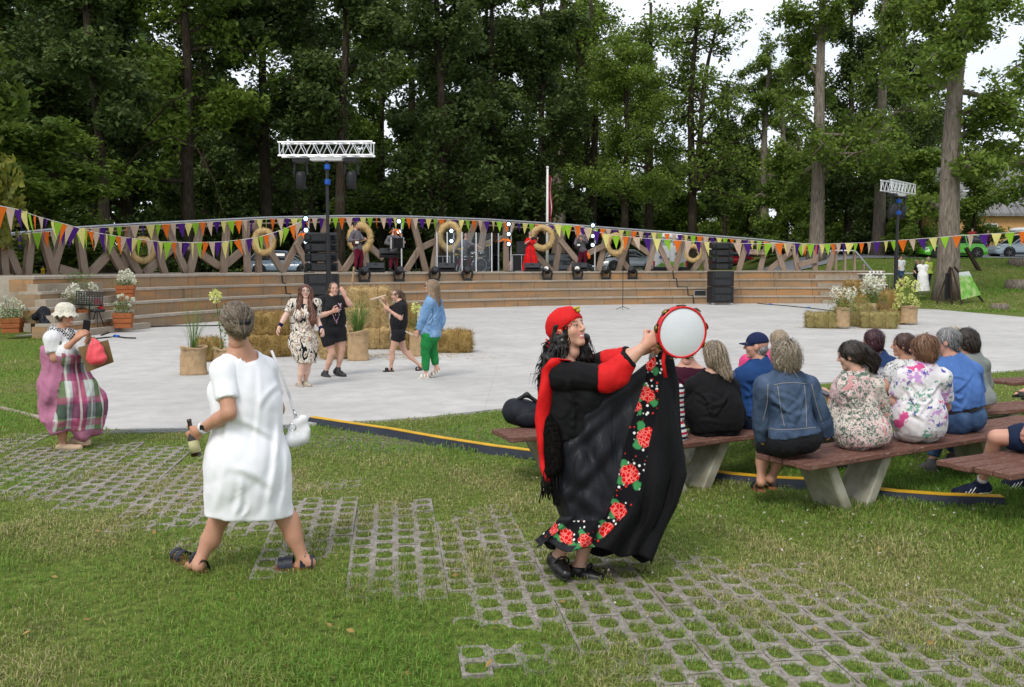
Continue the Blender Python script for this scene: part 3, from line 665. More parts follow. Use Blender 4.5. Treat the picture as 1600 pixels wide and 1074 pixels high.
def pa_stack(label, p, rz, hh):
    th = thing('loudspeaker_stack', label, 'loudspeakers', tuple(p), rz, 'PA stacks'); k = hh/3.3
    for i in range(2):
        z = .14+.82*i; s = MB().box((0, 0, (z+.41)*k), (1.2*k, .95*k, .8*k), None, .02).build('subwoofer', M_SPK, th)
        for dz in (-.2, .2): MB().box((0.02, -.48*k, (z+.41+dz)*k), (.86*k, .03, .3*k), None, .01).build('grille', M_GRILL, s)
        for dx in (-.5, .5): MB().box((dx*k, -.475*k, (z+.41)*k), (.05, .04, .74*k)).build('edge_strip', M_DARKMETAL, s)
    for i in range(4):
        z = 1.86+.36*i
        a = R(2+2*i); rot = rot3(a, 0, 0)
        s = MB().box((.0, -.02*i, (z+.16)*k), (1.16*k, .6*k, .31*k), rot, .03).build('line_array_cabinet', M_SPK, th)
        MB().box((0, -.32*k-.02*i, (z+.16)*k), (.62*k, .03, .25*k), rot).build('grille', M_GRILL, s)
        for dx in (-.45, .45): MB().box((dx*k, -.3*k-.02*i, (z+.16)*k), (.2*k, .06, .2*k), rot, .02).build('horn', M_GLASSD, s)
    for dx in (-.5, .5):
        for dy in (-.38, .38): MB().lathe([(.001, 0), (.07, 0), (.07, .05), (.001, .05)], 10, (dx*k, dy*k-.025, .075), rot3(PI/2)).build('caster', M_STEEL, th)
    MB().box((0, 0, .13*k), (1.2*k, .95*k, .06)).build('dolly', M_DARKMETAL, th)
    return th
p = G(1125, 476, PZ); pa_stack('tall black loudspeaker stack on wheels at the right of the steps', p, facecam(p)+.25, 3.25)
p = G(504, 503, PZ); pa_stack('tall black loudspeaker stack at the left, half hidden behind the dancing girls', p, facecam(p)-.1, 3.15)
rk = thing('amplifier_rack', 'small grey-framed amplifier rack beside the right loudspeaker stack', 'amplifier', tuple(G(1093, 474, PZ)), -.1)
MB().box((0, 0, .36), (.62, .55, .66), None, .02).build('case', M_SPK, rk)
mb = MB()
for x in (-.31, .31): mb.box((x, -.28, .36), (.035, .03, .68))
for z in (.03, .69): mb.box((0, -.281, z), (.65, .03, .035))
mb.build('frame', M_STEEL, rk)
for i in range(3): MB().box((0, -.285, .17+.17*i), (.54, .02, .14), None, .005).build('amplifier_unit', M_BLUE if i == 0 else M_GRILL, rk)
def moving_head_parts(th, s=1., up=1):
    MB().box((0, 0, .06*s*up), (.4*s, .34*s, .13*s), None, .02).build('base', M_BLACK, th)
    MB().tube([(-.19*s, 0, .12*s*up), (-.235*s, 0, .3*s*up), (-.2*s, 0, .46*s*up)], .05*s, 8).build('yoke_arm', M_BLACK, th); MB().tube([(.19*s, 0, .12*s*up), (.235*s, 0, .3*s*up), (.2*s, 0, .46*s*up)], .05*s, 8).build('yoke_arm', M_BLACK, th)
    h = MB().lathe([(.001, -.22*s), (.13*s, -.2*s), (.165*s, -.05*s), (.165*s, .14*s), (.14*s, .23*s), (.001, .24*s)], 14, (0, 0, .47*s*up), rot3(R(70))).build('lamp_head', M_BLACK, th, True)
    MB().lathe([(.001, .235*s), (.115*s, .246*s), (.001, .25*s)], 14, (0, 0, .47*s*up), rot3(R(70))).build('lens', M_GLASSD, h)
names = ['left of the first wedge monitor', 'below the accordion player', 'left below the drum kit', 'right below the drum kit', 'right of the singer\'s wedge monitor', 'below the bass player', 'third from the right end', 'rightmost of the row']
mh = None
for px, nm in zip((570, 624, 679.5, 730.5, 855, 902.5, 946.5, 988), names):
    Y = circ_at(px, R0+3*TREAD-.26); X = (px-800)/F_PX*Y; z = 3*RISE*zsc(math.atan2(Y-CCY, X-CCX))
    nm = {'third from the right end': 'second from the right end of the row', 'rightmost of the row': 'at the right end of the row'}.get(nm, nm)
    lb = 'black moving-head spotlight on the top step, '+nm
    if mh is None: mh = thing('moving_head_light', lb, 'spotlight', (X, Y, z), 0, 'moving heads along the top step'); moving_head_parts(mh, 1.08); o = mh
    else: o = copy_tree(mh); o['label'] = lb
    o.location = (X, Y, z); o.rotation_euler = (0, 0, facecam((X, Y))+rnd.uniform(-.5, .5))
def wedge(px, r, label, w_=.86, dz=0., yaw=0.):
    p = on_stage(px, r); th = thing('wedge_monitor', label, 'monitor speaker', (p[0], p[1], p[2]+dz), facecam(p)+yaw, 'stage monitors')
    prof = [(-.3, 0), (.28, 0), (.3, .1), (.02, .46), (-.1, .46), (-.3, .22)]
    MB().prism([(-y, z) for y, z in prof][::-1], w_, (-w_/2, 0, 0), ((0, 1, 0), (0, 0, 1))).build('cabinet', M_SPK, th)
    MB().box((0, .0, .0), (w_*.9, .02, .42), None).build('grille', M_GRILL, th); g = th.children[-1]; g.location = (0, -.205, .34); g.rotation_euler = (R(-52), 0, 0); g.scale = (1, 1, .95)
    MB().box((0, -.16, .40), (.13, .02, .05), rot3(R(40))).build('handle', M_GLASSD, th); return th
wedge(587, 30.0, 'wedge monitor at the feet of the guitarist'); wedge(698, 30.0, 'wedge monitor left of the bass drum', .92); wedge(832, 30.1, 'wedge monitor in front of the red-dressed singer', .88); wedge(905.5, 30.1, 'wedge monitor in front of the bass player', .88)
# monitor raised on a stand between guitarist and accordion player
t_ = wedge(608, 31.2, 'monitor speaker raised on a black stand between guitarist and accordion player', .95, .72)
for x in (-.22, .22): MB().tube([(x, -.15, .02), (x*1.5, -.1, -.72)], .025, 6).build('stand_leg', M_DARKMETAL, t_)
MB().tube([(0, .15, .02), (0, .3, -.72)], .025, 6).build('stand_leg', M_DARKMETAL, t_)
# wreaths of straw
def m_straw(name, c1, c2, c3):
    m, t, b = newmat(name, .9, .15); co = crd(t); at = t('Attribute', attribute_name='Col')
    n = t('TexNoise', {'Vector': t('Mapping', {0: co, 3: (6, 6, 30)}), 'Scale': 6., 'Detail': 5.}); n2 = t('TexNoise', {'Vector': co, 'Scale': 3., 'Detail': 4.})
    x = t.mix(t.rng(n, .32, .68), c1, c2); x = t.mix(t.rng(n2, .5, .7), x, c3); x = t.mix(1., x, (at, 0), 'MULTIPLY'); setc(t, b, x); bump(t, b, n, 1., .03); return m
M_STRAW = m_straw('golden_straw', C(186, 152, 98, .95), C(238, 212, 158, .95), C(216, 182, 126, .95)); M_HAY = m_straw('greenish_hay', C(140, 128, 78, .9), C(206, 190, 130, .9), C(174, 164, 104, .9)); M_HAYD = m_straw('brown_hay', C(142, 114, 66, .9), C(214, 182, 116, .9), C(184, 152, 90, .9))
def strands(P, D, L, wd, rs, sag=.3):
    """thin bent straws: start points, directions"""
    n = len(P); D = D/(np.linalg.norm(D, axis=1)[:, None]+1e-9); L = L*rs.uniform(.4, 1.2, n)[:, None]; S = np.cross(D, rs.normal(size=(n, 3))); S = S/(np.linalg.norm(S, axis=1)[:, None]+1e-9)*wd
    E = P+D*L; E[:, 2] -= sag*L[:, 0]*rs.uniform(0, 1, n); Mid = (P+E)/2; Mid[:, 2] += .12*L[:, 0]*sag
    V = np.stack([P-S, P+S, Mid+S, Mid-S, E], 1).reshape(-1, 3); b = np.arange(n)[:, None]*5
    Fq = np.concatenate([b+np.array([[0, 1, 2, 3]]), b+np.array([[3, 2, 4, 4]])]); return V, Fq
def shade(n, rs, a=.55, b=1.15): return np.repeat(rs.uniform(a, b, n)[:, None], 3, 1)
WR = {}
for v in range(2):
    rs = np.random.RandomState(30+v); rr = random.Random(v); q = MB().torus((0, 0, 0), .52, .145, 40, 10, None, .16, rr); V0 = np.array(q.v); n = 1500
    a = rs.uniform(0, 6.283, n); b = rs.uniform(0, 6.283, n); P = np.stack([(.52+.14*np.cos(b))*np.cos(a), (.52+.14*np.cos(b))*np.sin(a), .14*np.sin(b)], 1)
    T = np.stack([-np.sin(a), np.cos(a), 0*a], 1)+rs.normal(0, .45, (n, 3))+.25*(P-np.stack([.52*np.cos(a), .52*np.sin(a), 0*a], 1))/.14; SV, SF = strands(P, T, .16, .004, rs, .0)
    WR[v] = (np.concatenate([V0, SV]), [f for f in q.f]+[[int(i)+len(V0) for i in dict.fromkeys(f)] for f in SF], np.concatenate([shade(len(V0), rs, .8, 1.05), np.repeat(shade(n, rs), 5, 0)]))
lbs = ['straw wreath on the balustrade, leftmost of all', 'straw wreath just left of the left loudspeaker stack', 'straw wreath behind the guitarist', 'straw wreath framing two blue stage lamps beside the drummer', 'straw wreath to the right of the red-dressed singer', 'straw wreath right of the bass player', 'straw wreath just left of the right loudspeaker stack']
for k, (px, py, rx, ry) in enumerate([(223, 391, 19, 21), (412, 378, 18.5, 21.5), (563, 372, 20, 24), (703, 370, 19, 24), (847, 372, 20, 20), (962, 382, 15, 18), (1083, 396, 13.5, 14)]):
    Y = fence_at(px)-.75; p = A(px, py, Y); sx = rx*Y/F_PX/.66; sy = ry*Y/F_PX/.66; V, Fq, cc = WR[k % 2]
    th = thing('straw_wreath', lbs[k], 'wreath', tuple(p), facecam(p), 'straw wreaths hung on the balustrade'); o = mesh_obj('straw_ring', V, Fq, M_STRAW, th, True, cc); o.rotation_euler = (PI/2, rnd.uniform(0, 6), 0); o.scale = (sx, sx, .9*sx); th.scale = (1, 1, sy/sx)
    rs = random.Random(k)
    for i in range(7):
        a = 2*PI*i/7+.3; rb = MB().torus((0, 0, 0), .165*sx, .008, 14, 4).build('twine', mat('twine', C(150, 110, 60)), th); rb.location = (.52*sx*math.cos(a), 0, .52*sx*math.sin(a)); rb.rotation_euler = (PI/2, 0, 0) if False else (0, -a, 0); rb.rotation_euler = (PI/2, 0, 0); rb.rotation_euler = Matrix.Rotation(-a-0, 3, 'Y').to_euler(); rb.rotation_euler = (Matrix.Rotation(-a, 3, 'Y') @ Matrix.Rotation(PI/2, 3, 'X')).to_euler()
# posts with three lit lamps
def lamp_post(px, ys, y0, label, r=32.2):
    p = on_stage(px, r); th = thing('lamp_bar', label, 'stage light', tuple(p), facecam(p), 'upright bars of small lit lamps'); Y = p[1]
    top = A(px, min(ys)-3, Y)[2]-p[2]; MB().tube([(.12, .1, 0), (.12, .1, top)], .035, 8).build('post', M_TRUSS, th); MB().box((.12, .1, .02), (.5, .5, .04)).build('base_plate', M_DARKMETAL, th)
    for y in ys:
        z = A(px, y, Y)[2]-p[2]; l = MB().lathe([(.001, -.12), (.11, -.12), (.16, .0), (.16, .1), (.13, .1), (.12, .02), (.001, .02)], 14, (0, 0, z), rot3(PI/2)).build('lamp_housing', M_BLACK, th, True)
        for q in range(7):
            a = q*PI/3; rr_ = .07*(q < 6); l2 = MB().lathe([(.001, .03), (.036, .025), (.036, .0)], 8, (rr_*math.cos(a), -.05, z+rr_*math.sin(a)), rot3(PI/2)).build('lit_lens', M_LENS, l)
    return th
lamp_post(479, (342, 360, 378), 0, 'upright bar of three lit blue-white lamps left of the left loudspeakers'); lamp_post(624, (346, 362.5), 0, 'upright bar of two lit lamps behind the accordion player'); lamp_post(705.5, (361, 377), 0, 'pair of lit lamps seen through the drummer\'s wreath', 32.6)
lamp_post(795, (350.5, 366, 381.5), 0, 'upright bar of three lit lamps left of the red-dressed singer'); lamp_post(926, (352.5, 369, 383), 0, 'upright bar of three lit lamps right of the bass player')
# knotted orange ribbons on the lamp bars
M_ORANGE = cloth_mat('orange_ribbon', FLAGC['orange'], .7, trans=.2)
for px, py, lb in ((470, 368, 'knotted orange ribbon on the left lamp bar'), (618, 361, 'knotted orange ribbon beside the accordion player'), (789, 377, 'knotted orange ribbon left of the singer'), (916, 397, 'knotted orange ribbon hanging by the bass player')):
    p = A(px, py, circ_at(px, 32.0)); th = thing('ribbon', lb, 'ribbon', tuple(p), facecam(p), 'orange ribbons'); rr = random.Random(px)
    for k in range(4):
        a = rr.uniform(-1, 1)+k*1.6; V = []; Fc = []
        for i in range(6):
            t = i/5; V += [(math.sin(a)*t*.34, .05*math.sin(t*5+k), -abs(math.cos(a))*t*.3+.06*math.sin(t*4)), (math.sin(a)*t*.34+.05, .05*math.sin(t*5+k)+.06, -abs(math.cos(a))*t*.3+.1+.06*math.sin(t*4))]
        for i in range(5): Fc.append([2*i, 2*i+1, 2*i+3, 2*i+2])
        mesh_obj('ribbon_tail', V, Fc, M_ORANGE, th, True)
# lighting trusses
def truss(label, base, rz, poleh, L, hts, heads):
    th = thing('lighting_truss', label, 'lighting tower', tuple(base), rz, 'lighting towers')
    MB().tube([(0, 0, .15), (0, 0, poleh*.55)], .085, 10).build('pole', M_BLACK, th); MB().tube([(0, 0, poleh*.5), (0, 0, poleh)], .06, 10).build('inner_pole', M_DARKMETAL, th)
    for k in range(4):
        a = PI/4+k*PI/2; MB().bar((0, 0, .22), (.95*math.cos(a), .95*math.sin(a), .04), .07, .06).build('foot', M_BLACK, th)
    s = hts; tr = MB(); 
    for y in (-s/2, s/2):
        for z in (0, s): tr.tube([(-L/2, y, poleh+.12+z), (L/2, y, poleh+.12+z)], .03, 8)
    tb = tr.build('truss_chords', M_TRUSS, th)
    n = max(4, int(round(L/s/1.1))); w_ = (L-.1)/n
    for i in range(n):
        x0 = -L/2+.05+i*w_
        for y in (-s/2, s/2):
            za, zb = (0, s)
            MB().tube([(x0, y, poleh+.12+za), (x0+w_/2, y, poleh+.12+zb)], .015, 5).build('lattice_brace', M_TRUSS, tb); MB().tube([(x0+w_/2, y, poleh+.12+zb), (x0+w_, y, poleh+.12+za)], .015, 5).build('lattice_brace', M_TRUSS, tb)
        for z in (0, s): MB().tube([(x0, -s/2, poleh+.12+z), (x0+w_, s/2, poleh+.12+z)], .013, 5).build('lattice_brace', M_TRUSS, tb)
    for x in (-L/2+.05, L/2-.05):
        for y in (-s/2, s/2): MB().tube([(x, y, poleh+.12), (x, y, poleh+.12+s)], .018, 6).build('end_brace', M_TRUSS, tb)
    MB().box((0, 0, poleh+.02), (1.1, .3, .12), None, .02).build('top_adapter', M_WHITE, th)
    for z in (poleh-.25, poleh-.75): MB().lathe([(.07, -.09), (.1, -.07), (.1, .07), (.07, .09)], 10, (0.02, -.03, z)).build('cable_clip', M_BLUE, th)
    for hx in heads:
        h = MB().box((hx, 0, poleh-.03), (.5, .3, .14), None, .02).build('fixture_base', M_BLACK, th)
        for dx in (-.2, .2): MB().tube([(hx+dx, 0, poleh-.08), (hx+dx*1.15, 0, poleh-.5)], .04, 6).build('yoke_arm', M_BLACK, h)
        MB().lathe([(.001, -.36), (.15, -.36), (.17, -.2), (.17, .1), (.12, .22), (.001, .23)], 12, (hx, 0, poleh-.62), rot3(.15, .05)).build('lamp_head', M_BLACK, h, True)
    return th
b_ = G(520, 506, PZ); b_[0] = (514-800)/F_PX*b_[1]; Yt = b_[1]; pt = A(506, 244, Yt)[2]-PZ
truss('lighting truss on a black pole at left, tallest of the two', b_, -.06, pt-.12, 147*Yt/F_PX, .44, (-.9, .83))
b_ = G(1398, 487, PZ); Yt = b_[1]; truss('lighting truss on a black pole at right, in front of the oaks', b_, R(50), A(1406, 301, Yt)[2]-PZ-.12, 3.2, .42, (-.7, .6))
# drum kit behind a clear screen
dp = on_stage(738, 31.6); dk = thing('drum_kit', 'black and chrome drum kit with white tom heads behind clear screen panels', 'drum kit', tuple(dp), facecam(dp)+.15)
M_DRUM = mat('drum_shell', (.03, .03, .032), .2, .5, .1, bst=0); M_SKIN = mat('drum_head', (.8, .8, .78), .4, .3, .05, bst=0); M_BRASS = mat('cymbal_brass', C(170, 140, 70), .3, .5, .1, metal=.9, bst=.05)
def drum(nm, c, r, d, rot, hm=M_SKIN, seg=20):
    o = MB().lathe([(r, -d/2), (r, d/2)], seg, c, rot).build(nm, M_DRUM, dk, True); MB().lathe([(.001, d/2-.01), (r*.97, d/2-.01)], seg, c, rot).build('head', hm, o)
    for e in (-1, 1): MB().torus(np.asarray(c)+np.asarray(rot) @ np.array([0, 0, e*d/2]), r, .014, seg, 6, rot).build('hoop', M_CHROME, o, True)
drum('bass_drum', (.35, -.1, .36), .34, .42, rot3(PI/2, 0, .25), M_DRUM); drum('tom', (.05, .05, .92), .17, .2, rot3(.25, .1), M_SKIN); drum('tom', (.5, .05, .94), .19, .22, rot3(.25, -.1), M_SKIN); drum('snare', (-.35, .25, .74), .18, .15, rot3(.1), M_SKIN); drum('floor_tom', (1.0, .2, .42), .24, .4, rot3(0))
for x, y, z in ((-.6, .05, 1.25), (.95, .1, 1.45), (-.75, .3, .95)):
    c = MB().lathe([(.0015, .03), (.05, .02), (.27, -.01), (.27, -.013), (.05, .012)], 20, (x, y, z), rot3(.25, .1)).build('cymbal', M_BRASS, dk, True)
    MB().tube([(x, y, 0.35), (x, y, z)], .013, 5).build('stand', M_CHROME, c)
    for k in range(3): a = k*2.1; MB().tube([(x, y, .4), (x+.28*math.cos(a), y+.28*math.sin(a), .0)], .012, 5).build('stand_leg', M_CHROME, c)
def m_clear():
    m = bpy.data.materials.new('clear_acrylic'); m.use_nodes = True; t = NT(m); t.n.clear(); o = t('OutputMaterial'); g = t('BsdfGlossy', {'Roughness': .03}); tr = t('BsdfTransparent', {0: (.9, .93, .95, 1)}); fr = t('Fresnel', {0: 1.35})
    x = t('MixShader', {0: fr, 1: tr, 2: g}); t.l.new(x.outputs[0], o.inputs[0]); return m
M_CLEAR = m_clear()
ds = thing('acrylic_screen', 'clear acrylic screen panels with metal uprights around the drums', 'drum screen', tuple(on_stage(740, 30.9)))
so_ = on_stage(740, 30.9); xs_ = [(683, 31.8), (699, 31.1), (722, 30.8), (744, 30.75), (768.5, 30.8), (779, 31.6)]
pts_ = [on_stage(*q) for q in xs_]
for i, q in enumerate(pts_):
    MB(so_).bar(q, q+np.array([0, 0, 2.05]), .055, .05).build('upright', M_TRUSS, ds)
for a, b_ in zip(pts_[:-1], pts_[1:]):
    d = unit(b_-a); MB(so_).box((a+b_)/2+np.array([0, 0, 1.03]), (np.linalg.norm(b_-a)-.07, .012, 2.0), np.stack([d, np.cross((0, 0, 1), d), (0, 0, 1)], 1)).build('clear_panel', M_CLEAR, ds)
# cases and back-line
def amp(px, r, label, w_, d_, h_, y0=0, case=True):
    p = on_stage(px, r); th = thing('flight_case', label, 'flight case', tuple(p), facecam(p), 'equipment cases on the stage'); MB().box((0, 0, h_/2), (w_, d_, h_-.02), None, .02).build('case_body', M_SPK, th); mb = MB()
    for x in (-1, 0, 1): mb.box((x*w_/2, -d_/2, h_/2), (.04, .03, h_))
    for z in (0, 1): mb.box((0, -d_/2-.002, .02+z*(h_-.04)), (w_+.04, .03, .04))
    mb.build('metal_edges', M_STEEL, th); return p, th
p, _ = amp(815, 32.4, 'black flight case with metal edges left of the singer', 1.0, .6, .95)
q = thing('bass_cabinet', 'dark loudspeaker cabinet standing on the flight case', 'amplifier', (p[0]+.05, p[1], p[2]+.95), facecam(p)); MB().box((0, 0, .36), (.7, .5, .72), None, .02).build('cabinet', M_SPK, q); MB().box((0, -.255, .34), (.6, .02, .6)).build('grille', M_GRILL, q)
amp(692, 32.6, 'open equipment rack frame left of the drummer', .75, .5, .85)
# microphone stands
def mic(base, h, label, boom=0.):
    th = thing('microphone_stand', label, 'microphone stand', tuple(base), 0, 'microphone stands')
    MB().tube([(0, 0, .12), (0, 0, h)], .016, 6).build('pole', M_DARKMETAL, th)
    for k in range(3): a = k*2.1+.4; MB().tube([(0, 0, .14), (.34*math.cos(a), .34*math.sin(a), .015)], .014, 5).build('leg', M_DARKMETAL, th)
    MB().tube([(0, 0, h-.04), (boom, -.05, h+.12)], .012, 5).build('boom', M_DARKMETAL, th); MB().lathe([(.001, 0), (.018, .01), (.026, .14), (.033, .18), (.001, .21)], 10, (boom, -.05, h+.1), rot3(.6, .3 if boom > 0 else -.3)).build('microphone', M_DARKMETAL, th, True)
mic(G(973, 484, PZ), 1.75, 'thin microphone stand on the plaza in front of the steps'); mic(on_stage(566, 30.9), 1.85, 'microphone stand in front of the guitarist', -.08); mic(on_stage(829, 30.8), 1.35, 'microphone stand in front of the red-dressed singer'); mic(on_stage(903, 30.8), 1.75, 'microphone stand in front of the bass player', -.1); mic(on_stage(650, 31.4), 1.1, 'short stand beside the accordion player')
# cables
def cable(label, pts, r=.016, plugs=()):
    th = thing('cable', label, 'cable', tuple(pts[0]), 0, 'black cables'); MB(pts[0]).tube(pts, r, 5).build('cord', M_CABLE, th, True)
    for i in plugs: a = np.array(pts[i]); d = unit(np.array(pts[min(i+1, len(pts)-1)])-a); MB(pts[0]).tube([a-d*.14, a+d*.14], .05, 8).build('plug', M_BLUE, th, True)
cable('black cable with a blue plug along the left step foot', [G(x, y, PZ+.02) for x, y in ((158, 524), (175, 518), (195, 513.5), (230, 511), (270, 509.5), (330, 509), (420, 506.5), (470, 505))], .02, (2,))
cable('black cable loop with a blue plug beside the music stand', [G(x, y, PZ+.02) for x, y in ((150, 529), (170, 527), (182, 526), (196, 528), (212, 528.5))], .02, (2,))
cable('black cable with two blue plugs from the right loudspeakers to the hay bales', [G(x, y, PZ+.02) for x, y in ((1184, 474.5), (1204, 476), (1235, 478.5), (1264, 481.5), (1305, 486))], .022, (1, 3))
def step_cable(label, pxs):
    pts = []
    for px, lv in pxs:
        r = R0+lv*TREAD-.05 if lv < 4 else R0+4*TREAD+.6
        for e in (0, 1):
            r = (R0+lv*TREAD-.06) if e == 0 else (R0+(lv+1)*TREAD-.06); z = lv*RISE+.03 if e == 0 else (lv+1)*RISE+.03
            Y = circ_at(px-e*1.5, R0+lv*TREAD-.06 if e == 0 else R0+lv*TREAD+.0); X = (px-e*1.5-800)/F_PX*Y; pts.append(np.array([X, Y-.02, z*zsc(math.atan2(Y-CCY, X-CCX))]))
    cable(label, pts, .03)
step_cable('bundle of black cables falling down the steps at left', [(463, 0), (456, 1), (448, 2), (443, 3)]); step_cable('black cable falling down the steps left of the right loudspeakers', [(1084, 0), (1075, 1), (1058, 2), (1052, 3)])
# ================================================================ BACKGROUND: flagpole, vehicles, building, lamps
p = A(855, 430, 64); fp = thing('flagpole', 'white flagpole with a limp dark red flag behind the stage', 'flagpole', (p[0], p[1], 1.6)); top = A(855, 263, 64)[2]-1.6
MB().lathe([(.11, 0), (.07, top)], 10).build('pole', M_WHITE, fp, True); MB().sphere((0, 0, top+.04), .1, 8, 6).build('finial', M_WHITE, fp, True)
V = []; Fc = []
for i in range(9):
    for j in range(5):
        u = j/4; V.append((.08+.22*u+.05*math.sin(i*1.1+u*3), .1*math.sin(u*9+i*.4), top-.4-i*.36-u*.35))
for i in range(8):
    for j in range(4): Fc.append([i*5+j, i*5+j+1, i*5+j+6, i*5+j+5])
mesh_obj('flag', V, Fc, cloth_mat('flag_red', C(150, 30, 40), .8), fp, True); mesh_obj('flag_stripe', [(v[0]+.012, v[1]-.015, v[2]-.0) for k, v in enumerate(V) if k % 5 in (2, 3)], [[2*i, 2*i+1, 2*i+3, 2*i+2] for i in range(8)], M_WHITE, fp, True)
p = A(1193, 414, 76); gl = float(ground_z(p[0], 76)); lp = thing('street_lamp', 'old-style black street lamp with a glass lantern behind the balustrade', 'street lamp', (p[0], 76, gl)); z1 = A(1193, 360, 76)[2]-gl
MB().lathe([(.16, 0), (.1, .4), (.07, z1)], 10).build('post', M_DARKMETAL, lp, True); MB().lathe([(.16, z1), (.3, z1+.55)], 8).build('lantern_glass', mat('frosted_glass', (.6, .62, .62), .3, .4, bst=0), lp); MB().lathe([(.5, z1+.55), (.42, z1+.62), (.1, z1+.85), (.001, z1+.95)], 12).build('lantern_cap', M_DARKMETAL, lp, True)
M_TYRE = mat('tyre_rubber', (.02, .02, .02), .8, bst=.1); M_RIM = mat('alloy_rim', (.3, .3, .32), .35, .5, metal=.7, bst=0); M_GLASS = mat('car_glass', (.012, .016, .018), .06, .7, .05, bst=0); M_RED = mat('tail_lamp', (.35, .01, .01), .2, .5, bst=0); M_HEAD = mat('head_lamp', (.55, .57, .6), .12, .6, bst=0)
def car(label, X, Y, yaw, paint, L=4.2, W=1.78, H=1.52, roofbox=False, z=None, name='parked_car', tall=0.):
    z = float(ground_z(X, Y)) if z is None else z; th = thing(name, label, 'car', (X, Y, z), yaw, 'parked cars')
    def loft(st, nm, m, parent, n=10):
        V = []; Fc = []
        for (x, z0, z1, hw, tw) in st:      # x, sill height, top height, half width low, half width at top
            ring = []
            for k in range(n+1):
                t = k/n; e = 1-(2*t-1)**4
                ring.append((lerp(hw, tw, t)*(.93+.07*math.sin(PI*min(1, t*1.4))), lerp(z0, z1, t)))
            ring = ring+[(-a, b) for a, b in ring[::-1]]
            V += [(x, a, b) for a, b in ring]
        m_ = 2*(n+1)
        for i in range(len(st)-1):
            for k in range(m_): Fc.append([i*m_+k, i*m_+(k+1) % m_, (i+1)*m_+(k+1) % m_, (i+1)*m_+k])
        Fc += [list(range(m_-1, -1, -1)), [(len(st)-1)*m_+k for k in range(m_)]]
        return mesh_obj(nm, V, Fc, m, parent, False)
    hl, hw, bt = L/2, W/2, .62*H
    st = [(-hl, .38, .72, hw*.8, hw*.72), (-hl*.97, .26, .86*bt, hw*.93, hw*.84), (-hl*.8, .2, bt*.98, hw, hw*.93), (-hl*.3, .19, bt*1.02, hw, hw*.95), (hl*.2, .19, bt, hw, hw*.95), (hl*.48, .19, bt*.98, hw, hw*.92), (hl*.85, .22, bt*.82, hw*.96, hw*.83), (hl*.97, .28, bt*.68, hw*.86, hw*.76), (hl, .34, bt*.55, hw*.74, hw*.66)]
    b = loft(st, 'body', paint, th); z0 = bt*.97
    g = loft([(-hl*.93, z0, z0+.02, hw*.86, hw*.8), (-hl*.74, z0, H*.93, hw*.92, hw*.72), (-hl*.3, z0, H*.985, hw*.93, hw*.74), (hl*.08, z0, H*.975, hw*.93, hw*.74), (hl*.5, z0-.04, z0+.02, hw*.88, hw*.84)], 'windows', M_GLASS, th, 4)
    r = loft([(-hl*.78, H*.9, H*.945, hw*.74, hw*.66), (-hl*.6, H*.95, H*.99, hw*.75, hw*.62), (-hl*.2, H*.97, H*1.01, hw*.755, hw*.62), (hl*.1, H*.95, H*.99, hw*.755, hw*.62), (hl*.14, H*.94, H*.96, hw*.75, hw*.64)], 'roof', paint, th, 3)
    for sy in (-1, 1):
        for xa, xb, za, zb in ((-hl*.3, -hl*.27, z0, H*.97), (hl*.1, hl*.5, H*.965, z0), (-hl*.74, -hl*.93, H*.94, z0)): MB().bar((xa, sy*hw*.745, za) if za > zb else (xa, sy*hw*.945, za), (xb, sy*hw*.92, zb) if za > zb else (xb, sy*hw*.755, zb), .06, .05).build('pillar', paint, r)
        for xw in (-hl*.62, hl*.62):
            w_ = MB().lathe([(.2, -.1), (.33, -.1), (.345, -.05), (.345, .06), (.33, .1), (.2, .1)], 22, (xw, sy*(hw-.09), .335), rot3(PI/2)).build('wheel', M_TYRE, th, True)
            mb = MB().lathe([(.21, -.085), (.21, .085)], 16, (xw, sy*(hw-.09), .335), rot3(PI/2))
            for k in range(5): a = k*1.2566; mb.bar((xw, sy*(hw-.005), .335), (xw+.2*math.cos(a), sy*(hw-.005), .335+.2*math.sin(a)), .05, .02)
            mb.build('rim', M_RIM, w_)
            MB().torus((xw, sy*(hw+.004), .34), .385, .035, 22, 6, rot3(PI/2)).build('wheel_arch', M_TYRE, b)
        MB().sphere((hl*.9, sy*hw*.72, bt*.68), (.16, .12, .08), 10, 6).build('headlight', M_HEAD, th, True); MB().sphere((-hl*.955, sy*hw*.76, bt*.82), (.06, .14, .1), 10, 6).build('tail_light', M_RED, th, True); MB().sphere((hl*.34, sy*(hw+.06), z0+.04), (.07, .09, .06), 8, 6).build('mirror', paint, th, True)
        MB().box((-.05*hl, sy*(hw*.985), .3), (L*.5, .03, .1)).build('sill', M_TYRE, th)
    if roofbox:
        for xx in (-.5, .5): MB().bar((xx, -hw*.7, H+.06), (xx, hw*.7, H+.06), .05, .04).build('roof_bar', M_DARKMETAL, th)
        MB().sphere((0, -.1, H+.27), (.95, .42, .2), 18, 10).build('roof_box', M_WHITE, th, True)
    return th
def paint(name, c): m = mat(name, c, .25, .5, .04, bst=0); m.node_tree.nodes['Principled BSDF'].inputs['Coat Weight'].default_value = .6; return m
def gx(px, Y): return (px-800)/F_PX*Y
car('bright green crossover car parked behind the big oak', gx(1483, 64), 64, PI+.02, paint('green_paint', C(90, 190, 40)), 4.2, 1.8, 1.55); car('pale grey-blue SUV with a white roof box at the right edge', gx(1594, 66.5), 66.5, PI+.05, paint('pale_blue_paint', C(170, 186, 196)), 4.6, 1.85, 1.6, True)
